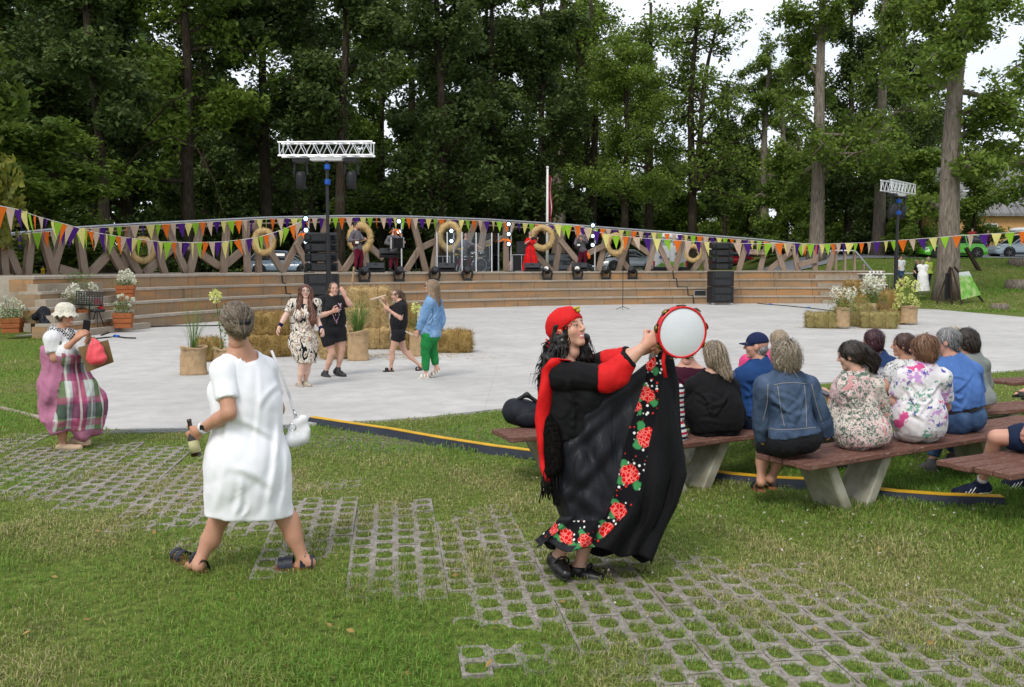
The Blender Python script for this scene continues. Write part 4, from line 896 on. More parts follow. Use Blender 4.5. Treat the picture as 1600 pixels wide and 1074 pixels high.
car('dark blue-green hatchback parked behind the right part of the balustrade', gx(1206, 80), 80, PI, paint('petrol_paint', C(34, 52, 62)), 4.3, 1.75, 1.5); car('dark red car glimpsed right of the loudspeaker stack', gx(1140, 84), 84, PI, paint('red_paint', C(150, 20, 30)), 3.9, 1.75, 1.4)
car('white car half hidden behind the right truss pole', gx(1392, 74), 74, PI, paint('white_car_paint', C(225, 228, 230)), 4.2); car('silver car parked behind the right wreaths', gx(985, 70), 70, 0, paint('silver_paint', C(180, 190, 200)), 4.2, z=1.75); car('black car parked behind the gap right of the flagpole', gx(882, 66), 66, .2, paint('black_paint', C(26, 30, 36)), 4.1, z=1.4); car('silver-blue car glimpsed behind the second wreath from the left', gx(446, 58), 58, 0, paint('silver_blue_paint', C(150, 170, 190)), 4.2, z=1.45)
# white van seen from behind
vx, vy = gx(1046, 60), 60; vz = 1.45; vn = thing('white_van', 'white van with dark lettering seen from behind through the balustrade', 'van', (vx, vy, vz), -.05); wv = 2.1; hv = 2.35
M_VAN = paint('van_white', C(226, 232, 234)); MB().box((0, 2.4, .3+hv/2), (wv, 4.8, hv), None, .16).build('body', M_VAN, vn)
for s in (-1, 1):
    dr_ = MB().box((s*wv*.235, -.03, .42+hv*.45), (wv*.44, .05, hv*.84), None, .02).build('rear_door', M_VAN, vn); MB().box((s*wv*.235, -.06, .4+hv*.72), (wv*.32, .02, .42), None, .01).build('rear_window', mat('van_glass', C(150, 170, 180), .1, .5, bst=0), dr_)
    MB().box((s*wv*.47, -.04, .75), (.12, .08, .36), None, .02).build('tail_light', M_RED, vn)
    for yy in (1.0, 3.9): MB().lathe([(.18, -.11), (.34, -.11), (.34, .11), (.18, .11)], 18, (s*(wv/2-.14), yy, .34), rot3(PI/2, 0, PI/2)).build('wheel', M_TYRE, vn, True)
MB().box((0, -.07, .45), (wv, .14, .22), None, .04).build('bumper', M_BLACK, vn); MB().box((-.1, -.07, 1.0), (.1, .06, .2), None, .01).build('handle', M_BLACK, vn)
fc = bpy.data.curves.new('lettering', 'FONT'); fc.body = 'LABAS KLASES'; fc.size = .34; fc.align_x = 'CENTER'; fc.extrude = .004; ft = bpy.data.objects.new('text_shape', fc); COL.objects.link(ft); bpy.context.view_layer.update(); fme = bpy.data.meshes.new_from_object(ft.evaluated_get(bpy.context.evaluated_depsgraph_get())); bpy.data.objects.remove(ft)
fme.materials.clear(); fme.materials.append(mat('dark_blue_print', C(40, 60, 100), bst=0)); fo = link(bpy.data.objects.new('lettering', fme), vn); fo.location = (0, -.075, 2.03); fo.rotation_euler = (PI/2, 0, 0)
MB().prism([(-.9, 0), (-.5, .25), (-.2, .1), (.1, .34), (.5, .16), (.9, .3), (.9, 0)], .006, (0, -.062, .58), ((1, 0, 0), (0, 0, 1))).build('green_print', mat('green_print', C(130, 190, 80), bst=0), vn); MB().lathe([(.001, 0), (.13, 0), (.13, .01), (.001, .01)], 14, (.42, -.06, 1.35), rot3(PI/2)).build('round_print', mat('grey_print', C(120, 130, 140), bst=0), vn); MB().box((-.55, -.06, 1.15), (.22, .012, .16)).build('blue_print', M_BLUE, vn)
# road strip behind the bank
V = []; Fc = []
for i, X in enumerate(np.linspace(4, 60, 40)):
    for Y in (63.0, 71.5) if X > 22 else (lerp(76, 63, ss(4, 22, X)), lerp(86, 71.5, ss(4, 22, X))): V.append((X, Y, max(float(ground_z(X, Y+dy)) for dy in (-.6, 0, .6))+.06))
for i in range(39): Fc.append([2*i, 2*i+2, 2*i+3, 2*i+1])
kind(mesh_obj('road', V, Fc, m_concrete('asphalt', C(140, 142, 148), C(158, 160, 166), 1, False)), 'structure')
# building with a grey roof
bx, by = gx(1560, 88), 88; bz = float(ground_z(bx, by)); bd = thing('roadside_building', 'orange plastered building with a big grey roof behind the parked cars', 'building', (bx, by, bz))
M_PLASTER = mat('orange_plaster', C(226, 176, 120), .9, .1, .06, 1.5, bs=40); m_r, t_r, b_r = newmat('slate_roof', .8, .2); co_ = crd(t_r); wv_ = t_r('TexWave', {'Vector': co_, 'Scale': 1.1, 'Distortion': .4, 'Detail': 2.}); nr_ = t_r('TexNoise', {'Vector': t_r('Mapping', {0: co_, 3: (3, .3, .3)}), 'Scale': 2., 'Detail': 5.})
setc(t_r, b_r, t_r.mix(t_r.rng(nr_, .3, .7), C(108, 106, 108), C(158, 156, 156))); bump(t_r, b_r, wv_, .6, .05)
ez = A(1560, 334, by)[2]-bz
MB().box((7.2, 5, ez/2-.5), (26, 10, ez+1)).build('wall', M_PLASTER, bd)
ro = MB().prism([(-.6, ez-.25), (5, ez+4.3), (10.6, ez-.25), (10.6, ez), (5, ez+4.7), (-.6, ez)], 27, (-6.2, 0, 0), ((0, 1, 0), (0, 0, 1))).build('roof', m_r, bd)
for xx in range(28): MB().bar((-6.1+xx*.95, -.62, ez+.02), (-6.1+xx*.95, 4.98, ez+4.73), .06, .05).build('roof_rib', m_r, ro)
MB().box((.6, .9, ez+1.36), (.9, .1, .9), rot3(R(40))).build('skylight', M_WHITE, ro); MB().box((-2.6, 1.4, ez+1.78), (.9, .1, .9), rot3(R(40))).build('skylight', M_WHITE, ro)
for xx in (-5, -1, 3.2, 6.5): w_ = MB().box((xx, -.02, ez*.55), (1.3, .08, 1.5)).build('window', M_WHITE, bd); MB().box((xx, -.07, ez*.55), (1.1, .04, 1.3)).build('pane', M_GLASS, w_)
p2 = thing('gable_house', 'orange gabled house end glimpsed behind the big oak', 'building', (gx(1475, 96), 96, float(ground_z(gx(1475, 96), 96)))); MB().prism([(-3, -1), (3, -1), (3, 5.4), (0, 8.6), (-3, 5.4)], -8, (0, 0, 0), ((1, 0, 0), (0, 0, 1))).build('wall', M_PLASTER, p2); MB().prism([(-3.5, 5.0), (0, 8.75), (3.5, 5.0), (3.5, 5.3), (0, 9.1), (-3.5, 5.3)], -8.4, (0, -.2, 0), ((1, 0, 0), (0, 0, 1))).build('roof', m_r, p2); w_ = MB().box((1.0, -.03, 5.2), (.9, .08, 1.2)).build('window', M_WHITE, p2); MB().box((1.0, -.08, 5.2), (.7, .04, 1.0)).build('pane', M_GLASS, w_)
# easel board, stumps, tables on the grass at right
p = G(1497, 452, .55); p = A(1500, 449, 46); p[2] = float(ground_z(p[0], 46)); es = thing('notice_board', 'A-shaped easel board with a green printed poster on the grass', 'notice board', tuple(p), .35)
M_DWOOD = mat('dark_wood', C(62, 46, 38), .8); px_m = 46/F_PX
for a, b_ in (((-.45, 0, 0), (-.5, .15, 1.75)), ((1.3, -.25, 0), (-.35, .05, 1.75)), ((-.15, -.3, 0), (-.48, .05, 1.7)), ((-.9, .5, .0), (-.5, .15, 1.75))): MB().bar(a, b_, .09, .07).build('leg', M_DWOOD, es)
m_p, t_p, b_p = newmat('green_poster', .5, .3); co_ = crd(t_p); v_ = t_p('TexVoronoi', {'Vector': co_, 'Scale': 5.}); n_ = t_p('TexNoise', {'Vector': co_, 'Scale': 3., 'Detail': 5.}); sz_ = t_p('SeparateXYZ', {0: co_})
x_ = t_p.mix(t_p.rng(n_, .4, .6), C(120, 190, 70), C(190, 215, 140)); x_ = t_p.mix(t_p.rng(v_, .12, .2, 1, 0), x_, C(60, 100, 50)); x_ = t_p.mix(t_p.rng((sz_, 2), 1.25, 1.4), x_, C(225, 232, 232)); setc(t_p, b_p, x_)
MB().prism([(-.1, .2), (1.1, .42), (.45, 1.55), (-.15, 1.5)], .03, (-.1, -.32, 0), ((1, 0, 0), (0, .12, .99))).build('poster', m_p, es); MB().box((-.62, .12, .85), (.42, .05, 1.2), rot3(0, 0, .2)).build('dark_board', M_BLACK, es)
M_ENDGRAIN = mat('end_grain', C(176, 140, 96), .9)
def stump(px, py, Y, r, h, label):
    p = A(px, py, Y); p[2] = float(ground_z(p[0], Y)); th = thing('tree_stump', label, 'tree stump', tuple(p)); q = random.Random(px); prof = [(r*1.25, -.1), (r*1.08, h*.4), (r, h)]
    MB().lathe(prof, 14).build('bark', M_BARK_G, th, True); MB().lathe([(.001, h+.006), (r*.93, h+.004)], 14).build('cut_top', M_ENDGRAIN, th)
stump(1563, 452, 44, .36, .28, 'low cut tree stump on the grass right of the easel board'); stump(1592, 425, 52, .6, .5, 'broad old stump at the right edge of the grass bank')
stump(1591, 404, 60, .5, .4, 'grey boulder-like stump near the road at the right edge')
p = A(1526, 398, 58); th = thing('leaning_post', 'dark leaning wooden post in front of the green car', 'post', (p[0], 58, float(ground_z(p[0], 58)))); MB().bar((.25, 0, -.1), (-.65, 0, 1.35), .22, .18).build('timber', M_DWOOD, th)
def tableset(px0, px1, py, Y, label):
    a, b_ = A(px0, py, Y), A(px1, py, Y); g = float(ground_z((a[0]+b_[0])/2, Y)); c = (a+b_)/2; th = thing('table', label, 'table', (c[0], Y, g), 0, 'tables by the stairs'); h = a[2]-g; w_ = b_[0]-a[0]
    MB().box((0, 0, h), (w_, .75, .05)).build('table_top', M_WHITE, th)
    for x in (-.45, .45):
        for y in (-.3, .3): MB().tube([(x*w_, y, h-.02), (x*w_, y, 0)], .025, 6).build('leg', M_STEEL, th)
    return c, h+g
c, h = tableset(1343, 1396, 428, 53, 'long white-topped table beside the right stairs'); tableset(1404, 1440, 427, 54, 'white-topped table behind the man in the white shirt')
for i in range(4): th = thing('cup', 'small white cup on the long table by the stairs, %s from the left' % ('first', 'second', 'third', 'fourth')[i], 'cup', (c[0]-.35+.2*i, 53, h+.02), 0, 'white cups on the table'); MB().lathe([(.045, 0), (.06, .13), (.055, .13), (.04, .01)], 10).build('cup_wall', M_WHITE, th, True)
th = thing('wooden_crate', 'pale wooden crate on the grass under the tables', 'crate', (*A(1382, 446, 51)[:2], float(ground_z(A(1382, 446, 51)[0], 51)))); mb = MB()
for z in (.08, .25, .42): MB().box((0, -.25, z), (.8, .03, .13)).build('slat', mat('pale_wood', C(190, 150, 100)), th); MB().box((0, .25, z), (.8, .03, .13)).build('slat', MATS['pale_wood'], th)
for x in (-.39, .39): MB().box((x, 0, .25), (.03, .5, .48)).build('end_board', MATS['pale_wood'], th)
th = thing('side_table', 'small brown wooden table below the handrail', 'table', (*A(1370, 462, 50)[:2], float(ground_z(A(1370, 462, 50)[0], 50)))); MB().box((0, 0, .95), (.9, .5, .05)).build('table_top', M_WHITE, th)
for x in (-.4, .4):
    for y in (-.2, .2): MB().bar((x, y, .92), (x, y, 0), .07, .07).build('leg', mat('brown_wood', C(140, 90, 50)), th)
# ================================================================ BALES, SACKS, PLANTS
rs = np.random.RandomState(9)
def bale_mesh(seed, m, d=(.95, .5, .48), ns=2600):
    rs = np.random.RandomState(seed); n = 12; V = []; Fq = []
    P, Q = smesh([ell((0, 0, 0), (9, 9, 9))], 1.) if False else (None, None)
    def fn(v, Pt):
        q = np.abs(Pt)-np.array(d)/2+.07; return np.linalg.norm(np.maximum(q, 0), axis=-1)+np.minimum(q.max(-1), 0)-.07
    h = .035; ax = [np.arange(-x/2-3*h, x/2+3*h, h) for x in d]; Pt = np.stack(np.meshgrid(*ax, indexing='ij'), -1); v = fn(None, Pt)
    v += .034*wob(Pt.reshape(-1, 3), 9, seed).reshape(v.shape)
    P, Q = snet(v, np.array([a[0] for a in ax]), h); N = vnorm(P, Q)
    i = rs.randint(0, len(P), ns); D = N[i]*.5+rs.normal(0, .7, (ns, 3)); SV, SF = strands(P[i]+N[i]*.002, D, .15, .0032, rs, .35)
    cc = np.concatenate([shade(len(P), rs, .75, 1.0), np.repeat(shade(ns, rs, .6, 1.25), 5, 0)])
    Fl = [list(map(int, f)) for f in Q]+[[int(a)+len(P) for a in dict.fromkeys(f)] for f in SF.tolist()]
    o = mesh_obj('bale', np.concatenate([P, SV]), Fl, m, None, True, cc); me = o.data; bpy.data.objects.remove(o); return me
BALES = {'straw': bale_mesh(1, M_STRAW), 'hay': bale_mesh(2, M_HAY), 'brown': bale_mesh(3, M_HAYD)}
def bale(kindn, px, py, Y, label, s=(1, 1, 1), rz=0., rx=0., z=None):
    p = A(px, py, Y); p[2] = (PZ if z is None else z)
    th = thing('hay_bale', label, 'hay bale', tuple(p), facecam(p)+rz, 'hay bales'); o = link(bpy.data.objects.new('hay_block', BALES[kindn]), th); o.location = (0, 0, .235*s[2]); o.scale = s; o.rotation_euler = (rx, 0, 0)
    for x in (-.22, .22):
        q = MB(); hh = (.255*s[1], .245*s[2]); q.tube([(x*s[0], -hh[0], -hh[1]), (x*s[0], -hh[0]-.008, hh[1]), (x*s[0], hh[0], hh[1]+.005), (x*s[0], hh[0], -hh[1])], .006, 4); t = q.build('twine', MATS['twine'], th); t.location = (0, 0, .235*s[2]); t.rotation_euler = (rx, 0, 0)
    return th
YC = 21.9
bale('brown', 704, 552, 21.7, 'lone straw bale right of the girl in green trousers', (.98, 1, 1.0), -.15)
bale('straw', 577, 555, 22.6, 'bottom bale of the stack behind the small girl in black', (1.0, 1, 1), .1); bale('straw', 576, 555, 22.7, 'middle bale of the stack behind the small girl in black', (.98, 1, 1), .25, z=PZ+.47); bale('straw', 578, 555, 22.8, 'top bale of the stack behind the small girl in black', (.95, 1, 1), -.05, z=PZ+.93)
bale('brown', 640, 553, 22.3, 'straw bale behind the girl in green trousers', (.6, 1, .95), .4); bale('brown', 632, 553, 23.2, 'upper straw bale between the two girls on the right', (.55, .8, 1.1), .2, z=PZ+.46)
bale('brown', 421, 568, 20.6, 'bottom bale left of the girl in the patterned dress', (.88, 1, 1), .15); bale('brown', 424, 568, 20.8, 'upper bale left of the girl in the patterned dress', (.8, 1, .95), -.1, z=PZ+.46)
bale('straw', 528, 574, 20.2, 'straw bale behind the legs of the girl in the printed T-shirt', (.72, 1, .98), .3); bale('brown', 470, 566, 21.3, 'straw bale behind the girl in the patterned dress', (.8, 1, 1), 0)
bale('brown', 328, 582, 19.6, 'dark bale behind the sack of tall grass at left', (.5, .8, .95), .2)
bale('hay', 1283, 511, 30.5, 'single hay bale at the left of the right-hand display', (.98, 1, 1.02), 0); bale('hay', 1344, 508, 31.4, 'hay bale stood on end in the right-hand display', (.62, 1.1, 1.5), .3); bale('hay', 1372, 513, 30.4, 'hay bale at the front of the right-hand display', (1.1, 1, 1.05), -.1)
bale('brown', 1330, 500, 33.2, 'hay bale at the back of the right-hand display', (1.1, 1, 1.1), .2, z=PZ); bale('brown', 1332, 500, 33.6, 'second bale up at the back of the right-hand display', (1.0, 1, 1), -.2, z=PZ+.5); bale('brown', 1331, 500, 33.8, 'topmost bale of the right-hand display', (.6, 1, .95), .3, z=PZ+.98)
bale('brown', 1393, 505, 32.6, 'hay bale at the right end of the right-hand display', (.8, 1, 1), .5); bale('brown', 1385, 505, 33.4, 'upper bale behind the white flowers of the right-hand display', (.7, 1, 1.3), .1, z=PZ+.45)
M_BURLAP = cloth_mat('burlap', C(196, 166, 128), .9, 120, .5, var=.12); M_STALK = m_leaf('plant_green', (.05, .11, .02), (.16, .26, .06), .25); M_PETALW = m_leaf('white_petal', (.55, .56, .4), (.85, .85, .74), .3); M_PETALY = m_leaf('yellow_green_petal', (.5, .55, .12), (.8, .82, .35), .3); M_SOIL = mat('soil', (.05, .035, .025), .95)
def blades(n, h, spread, wd, rs, z0=0., r0=.1, bend=.5):
    """arching grass leaves, three segments each"""
    V = []; Fc = []
    for i in range(n):
        a = rs.uniform(0, 6.283); L = h*rs.uniform(.55, 1.1); b = rs.uniform(0, bend); o = np.array([math.cos(a), math.sin(a), 0]); t = np.array([-o[1], o[0], 0]); p0 = o*rs.uniform(0, r0)+np.array([0, 0, z0])
        k = len(V)
        for j in range(5):
            u = j/4; c = p0+o*(spread*b*u*u*L+.08*u*L)+np.array([0, 0, L*(u-.35*b*u*u)]); w_ = wd*(1-u*.85); V += [c-t*w_, c+t*w_]
        for j in range(4): Fc.append([k+2*j, k+2*j+1, k+2*j+3, k+2*j+2])
    return np.array(V), Fc
def sack(px, py, w_px, h_px, label, z=PZ, seed=1, Y=None):
    p = G(px, py, z) if Y is None else A(px, py, Y); Y = p[1]; w_ = w_px*Y/F_PX/2; h = h_px*Y/F_PX
    th = thing('burlap_sack', label, 'sack', tuple(p), 0, 'burlap planter sacks'); n = 28; prof = [(1.08, 0), (1.05, .05), (1.0, .3), (.98, .6), (.95, .86), (1.02, .93), (1.08, .97), (1.0, 1.0), (.9, .97), (.86, .9)]; V = []; Fc = []
    rr = np.random.RandomState(seed); ph = rr.uniform(0, 6, 4)
    for i, (r, zz) in enumerate(prof):
        for k in range(n): a = 2*PI*k/n; q = r*w_*(1+.05*math.sin(3*a+ph[0]+zz*4)+.04*math.sin(7*a+ph[1]+zz*9)); V.append((q*math.cos(a), q*.85*math.sin(a), zz*h*(1+.04*math.sin(2*a+ph[2])*zz)))
    for i in range(len(prof)-1):
        for k in range(n): Fc.append([i*n+k, i*n+(k+1) % n, i*n+n+(k+1) % n, i*n+n+k])
    Fc.append(list(range(n-1, -1, -1))); mesh_obj('sack_cloth', V, Fc, M_BURLAP, th, True); MB().lathe([(.001, h*.9), (w_*.9, h*.88)], 16).build('soil', M_SOIL, th); return p, w_, h
def colr(V, rs, a=.3, b=.9): return np.repeat(rs.uniform(a, b, len(V))[:, None], 3, 1)
def plant(p, z, label, nb=0, hb=.8, sp=.8, wd=.008, flowers=(), leafy=0, lh=.4, lr=.2, seed=1, pet=None, fr=.09, name='potted_plant', bend=.8):
    rs = np.random.RandomState(seed); th = thing(name, label, 'plant', (p[0], p[1], z), 0, 'potted plants')
    if nb: V, Fc = blades(nb, hb, sp, wd, rs, 0, .09, bend); mesh_obj('leaves', V, Fc, M_STALK, th, True, colr(V, rs, .2, 1))
    if leafy:
        P = np.stack([rs.normal(0, lr*.55, leafy), rs.normal(0, lr*.55, leafy), rs.uniform(0, lh, leafy)], 1); V, Fq = leaf_quads(P, .035, rs, .3, .4); mesh_obj('foliage', V, Fq, M_STALK, th, False, np.repeat(np.repeat(rs.uniform(0, 1, leafy), 4)[:, None], 3, 1))
    for (fx, fz, s) in flowers:
        y = rs.uniform(-.08, .08); st = MB().tube([(fx*.25, y*.3, 0), (fx*.7, y, fz*.6), (fx, y, fz)], .007, 5).build('stem', M_STALK, th)
        n = 90; x = rs.normal(0, 1, (n, 3)); x = x/np.linalg.norm(x, axis=1)[:, None]*rs.uniform(.6, 1, (n, 1))*fr*s; x[:, 2] *= 1.25
        V, Fq = leaf_quads(x+np.array([fx, y, fz+fr*.5]), .026*s, rs, .2, .75); mesh_obj('blossom', V, Fq, pet or M_PETALW, th, False, np.repeat(np.repeat(rs.uniform(0, 1, n), 4)[:, None], 3, 1))
    return th
p, w_, h = sack(303, 585, 40, 44, 'burlap sack of tall grass behind the woman in white', seed=1); plant(p, PZ+h*.9, 'tall thin ornamental grass in the left burlap sack', 46, 1.0, .9, .006, seed=1, name='ornamental_grass')
p, w_, h = sack(352, 583, 34, 40, 'burlap sack with a yellow-green flower, hidden behind the woman in white', seed=5); plant(p, PZ+h*.9, 'upright plant with one yellow-green blossom cone beside the grey-haired head', 0, flowers=[(-.13, .92, 1.1)], leafy=160, lh=.8, lr=.16, seed=2, pet=M_PETALY, fr=.1)
p, w_, h = sack(560, 563, 32, 46, 'crumpled burlap sack of grass between the girls in black', seed=2); plant(p, PZ+h*.9, 'lush green grass in the sack between the girls in black', 150, .85, .9, .009, seed=3, name='ornamental_grass', bend=1.2)
p, w_, h = sack(651, 556, 22, 38, 'burlap sack behind the girl in the denim shirt', seed=3); plant(p, PZ+h*.9, 'plant with a pale yellow blossom behind the girl in the denim shirt', 0, flowers=[(-.0, .5, 1.1)], leafy=90, lh=.42, lr=.14, seed=4, pet=M_PETALY, fr=.11)
p, w_, h = sack(1316, 511, 22, 30, 'burlap sack with pale flowers in front of the right-hand display', seed=4, Y=30.2); p[2] = 0
plant(p, PZ+h*.9, 'bushy plant with cream flowers in the right-hand display', 0, flowers=[(-.22, .52, 1.5), (.1, .5, 1.4), (.3, .55, 1.2), (.2, .4, 1.2)], leafy=420, lh=.42, lr=.5, seed=6, fr=.13)
p = A(1362, 486, 32.2); th = thing('flower_pot', 'pot hidden among the bales of the right-hand display', 'flower pot', (p[0], p[1], PZ+.47)); MB().lathe([(.12, 0), (.17, .26), (.15, .26), (.1, .03)], 14).build('pot_wall', M_BURLAP, th, True)
plant(p, PZ+.7, 'tall white-flowered plant in the middle of the right-hand display', 60, .55, .7, .01, [(-.24, .5, 1.6), (-.05, .62, 1.6), (.08, .5, 1.7), (.2, .56, 1.5), (-.16, .72, 1.5), (.24, .74, 1.4)], 420, .5, .55, 7, None, .14)
p, w_, h = sack(1419, 505, 27, 27, 'burlap sack of pale yellow flowers at the right end of the display', seed=6, Y=32.4); plant(p, PZ+h*.9, 'pale yellow flowers in the rightmost burlap sack', 50, .5, 1.0, .009, [(-.35, .5, 1.5), (-.3, .75, 1.4), (-.1, .85, 1.4), (-.3, .28, 1.6), (.1, .25, 1.5), (.25, .12, 1.4), (-.38, .05, 1.3), (.2, .7, 1.5), (.0, .12, 1.3)], 60, .25, .3, 8, M_PETALY, .115)
th = thing('rake_poles', 'two crossed wooden rake poles leaning on the right-hand display', 'poles', tuple(G(1404, 506, PZ)))
o_ = G(1404, 506, PZ); MB(o_).tube([G(1404, 507, PZ), A(1352, 440, 32.5)], .022, 6).build('pole', mat('pole_wood', C(160, 130, 96)), th); MB(o_).tube([G(1412, 507, PZ), A(1362, 452, 32.6)], .02, 6).build('pole', MATS['pole_wood'], th)
th = thing('wooden_pole', 'pale wooden pole leaning up from the bale stack', 'pole', tuple(A(543, 520, 23))); MB(A(543, 520, 23)).tube([A(541, 560, 23), A(547, 470, 24), A(553, 418, 25)], .025, 6).build('shaft', MATS['pole_wood'], th)
# wooden planter boxes on the left steps
def m_cedar():
    m, t, b = newmat('cedar_boards', .7, .3); co = crd(t); n = t('TexNoise', {'Vector': t('Mapping', {0: co, 3: (1.5, 1.5, 26)}), 'Scale': 2.5, 'Detail': 6.}); setc(t, b, t.mix(t.rng(n, .3, .7), C(142, 76, 40), C(192, 116, 66))); bump(t, b, n, .3, .004); return m
M_CEDAR = m_cedar()
def planter(px, py, Y, wpx, hpx, label, z):
    w_ = wpx*Y/F_PX*.8; h = hpx*Y/F_PX*.88; X = gx(px, Y); th = thing('planter_box', label, 'planter box', (X, Y, z), .22, 'wooden planter boxes'); nb = 3
    for s, ax in ((-1, 0), (1, 0), (-1, 1), (1, 1)):
        for i in range(nb):
            zz = (i+.5)*h/nb; k = .8+.2*(i+.5)/nb; c = (0, s*w_*k/2, zz) if ax == 0 else (s*w_*k/2, 0, zz); d = (w_*k-.012 if ax == 0 else .025, .025 if ax == 0 else w_*k+.02, h/nb-.006); MB().box(c, d, None, .004).build('board', M_CEDAR, th)
    MB().box((0, 0, h*.85), (w_*.9, w_*.9, .03)).build('soil', M_SOIL, th); return (X, Y, z+h*.86)
def tz(n): return n*RISE*.97
q = planter(18, 522, 26.3, 36, 27, 'wooden planter box at the left edge, lowest on the stairs', .16); plant(q, q[2], 'white-flowered plant in the leftmost planter box', 0, flowers=[(-.25, .35, .9), (-.1, .45, .9), (.05, .5, 1), (.2, .42, .9), (.3, .3, .8), (-.3, .2, .8), (0, .3, .9), (.15, .25, .8), (-.15, .55, .8)], leafy=420, lh=.3, lr=.42, seed=11, fr=.075)
q = planter(192, 510, 28.6, 35, 27, 'wooden planter box on the lower stair right of the music stand', .15); plant(q, q[2], 'sprawling white-flowered plant in the lower planter right of the music stand', 0, flowers=[(-.22, .3, .8), (-.1, .5, .8), (.1, .45, .8), (.28, .42, .9), (.02, .55, .7), (-.25, .12, .7), (.2, .25, .7)], leafy=300, lh=.4, lr=.34, seed=12, fr=.07)
q = planter(197, 473, 30.3, 33, 22, 'wooden planter box on the upper stair, above the lower planter', 1.0); plant(q, q[2], 'cream hydrangea in the upper planter box', 0, flowers=[(-.1, .3, 1.3), (.08, .35, 1.4), (.2, .25, 1.2), (-.2, .2, 1.0), (.28, .12, .9), (0, .2, 1.2)], leafy=220, lh=.22, lr=.34, seed=13, fr=.1)
q = planter(126, 505, 28.2, 34, 26, 'wooden planter box hidden behind the woman with the phone', .3); plant(q, q[2], 'cream hydrangea plant behind the music stand', 0, flowers=[(-.3, .5, 1.3), (-.15, .6, 1.3), (0, .45, 1.4), (.1, .3, 1.2), (.3, .1, 1.2), (-.42, .35, 1.2), (-.75, .42, 1.3)], leafy=300, lh=.5, lr=.4, seed=14, fr=.11)
q = planter(124, 476, 29.6, 30, 20, 'wooden planter box behind the music stand desk', .75); plant(q, q[2], 'green leafy plant rising above the music stand', 0, flowers=[(.42, .28, 1.0), (.5, .2, 1.0)], leafy=520, lh=.75, lr=.4, seed=15, fr=.1)
# music stand, stool, red bag, black case
b_ = G(141, 521, PZ); th = thing('music_stand', 'black music stand with a perforated desk by the left steps', 'music stand', tuple(b_), facecam(b_)); Yb = b_[1]; zt = A(141, 477, Yb)[2]-PZ
MB().tube([(0, 0, .25), (0, 0, zt+.15)], .018, 6).build('pole', M_DARKMETAL, th)
for k in range(3): a = k*2.1+.5; MB().tube([(0, 0, .4), (.38*math.cos(a), .38*math.sin(a), .015)], .014, 5).build('leg', M_DARKMETAL, th)
dk_ = thing('x', '', '') if False else None
mb = MB(); W_, Hh = .7, .4
for i in range(11): mb.box((-W_/2+W_*i/10, 0, Hh/2), (.034, .012, Hh))
for j in range(7): mb.box((0, .002, Hh*j/6), (W_+.03, .012, .026))
de = mb.build('desk', M_BLACK, th); de.location = (0, -.03, zt); de.rotation_euler = (R(-18), .05, 0); MB().box((0, -.05, .0), (W_+.03, .08, .015)).build('ledge', M_BLACK, de)
b_ = G(153, 521, PZ); th = thing('drum_stool', 'black round stool right of the music stand', 'stool', tuple(b_)); MB().lathe([(.001, .62), (.2, .62), (.22, .66), (.2, .7), (.001, .71)], 16).build('seat', M_BLACK, th, True)
for k in range(3): a = k*2.1+.9; MB().tube([(.05*math.cos(a), .05*math.sin(a), .62), (.26*math.cos(a), .26*math.sin(a), .01)], .016, 5).build('leg', M_DARKMETAL, th)
def soft(name, label, cat, parts, org, h=.02, group=None):
    """a soft thing of smooth-union parts: (part name, prims, material, offset, noise)"""
    th = thing(name, label, cat, tuple(org), 0, group)
    for nm, pr, m, amp_ in parts:
        P, Q = smesh(pr, h); N = vnorm(P, Q); P = P+N*(amp_*wob(P*1., 14, len(nm)))[:, None]; mesh_obj(nm, P-np.asarray(org), Q, m, th, True)
    return th
M_REDN = cloth_mat('red_nylon', C(170, 26, 40), .6); M_NAVYN = cloth_mat('black_nylon', C(30, 32, 40), .6)
o_ = G(148, 518, PZ)+np.array([0, .35, 0]); soft('red_gig_bag', 'red padded instrument bag standing behind the stool', 'bag', [('bag_body', [ell(o_+[0, 0, .36], (.26, .14, .36), k=.05), ell(o_+[-.05, 0, .7], (.17, .11, .25), k=.08)], M_REDN, .008), ('pocket', [ell(o_+[0.02, -.12, .3], (.19, .07, .22))], M_REDN, .004)], o_, .025)
o_ = G(66, 528, PZ); soft('instrument_case', 'dark padded instrument case slumped against the left stairs', 'bag', [('case_body', [cap(o_+[.12, .1, .12], o_+[-.05, .25, .7], .17, .15, .08), cap(o_+[-.05, .25, .7], o_+[-.3, .3, .55], .13, .11, .06), cap(o_+[0, .2, .4], o_+[.28, .0, .15], .16, .14, .06)], M_NAVYN, .012), ('handle', [cap(o_+[.0, .05, .62], o_+[.05, -.02, .5], .025, .025)], M_BLACK, .0)], o_, .025)
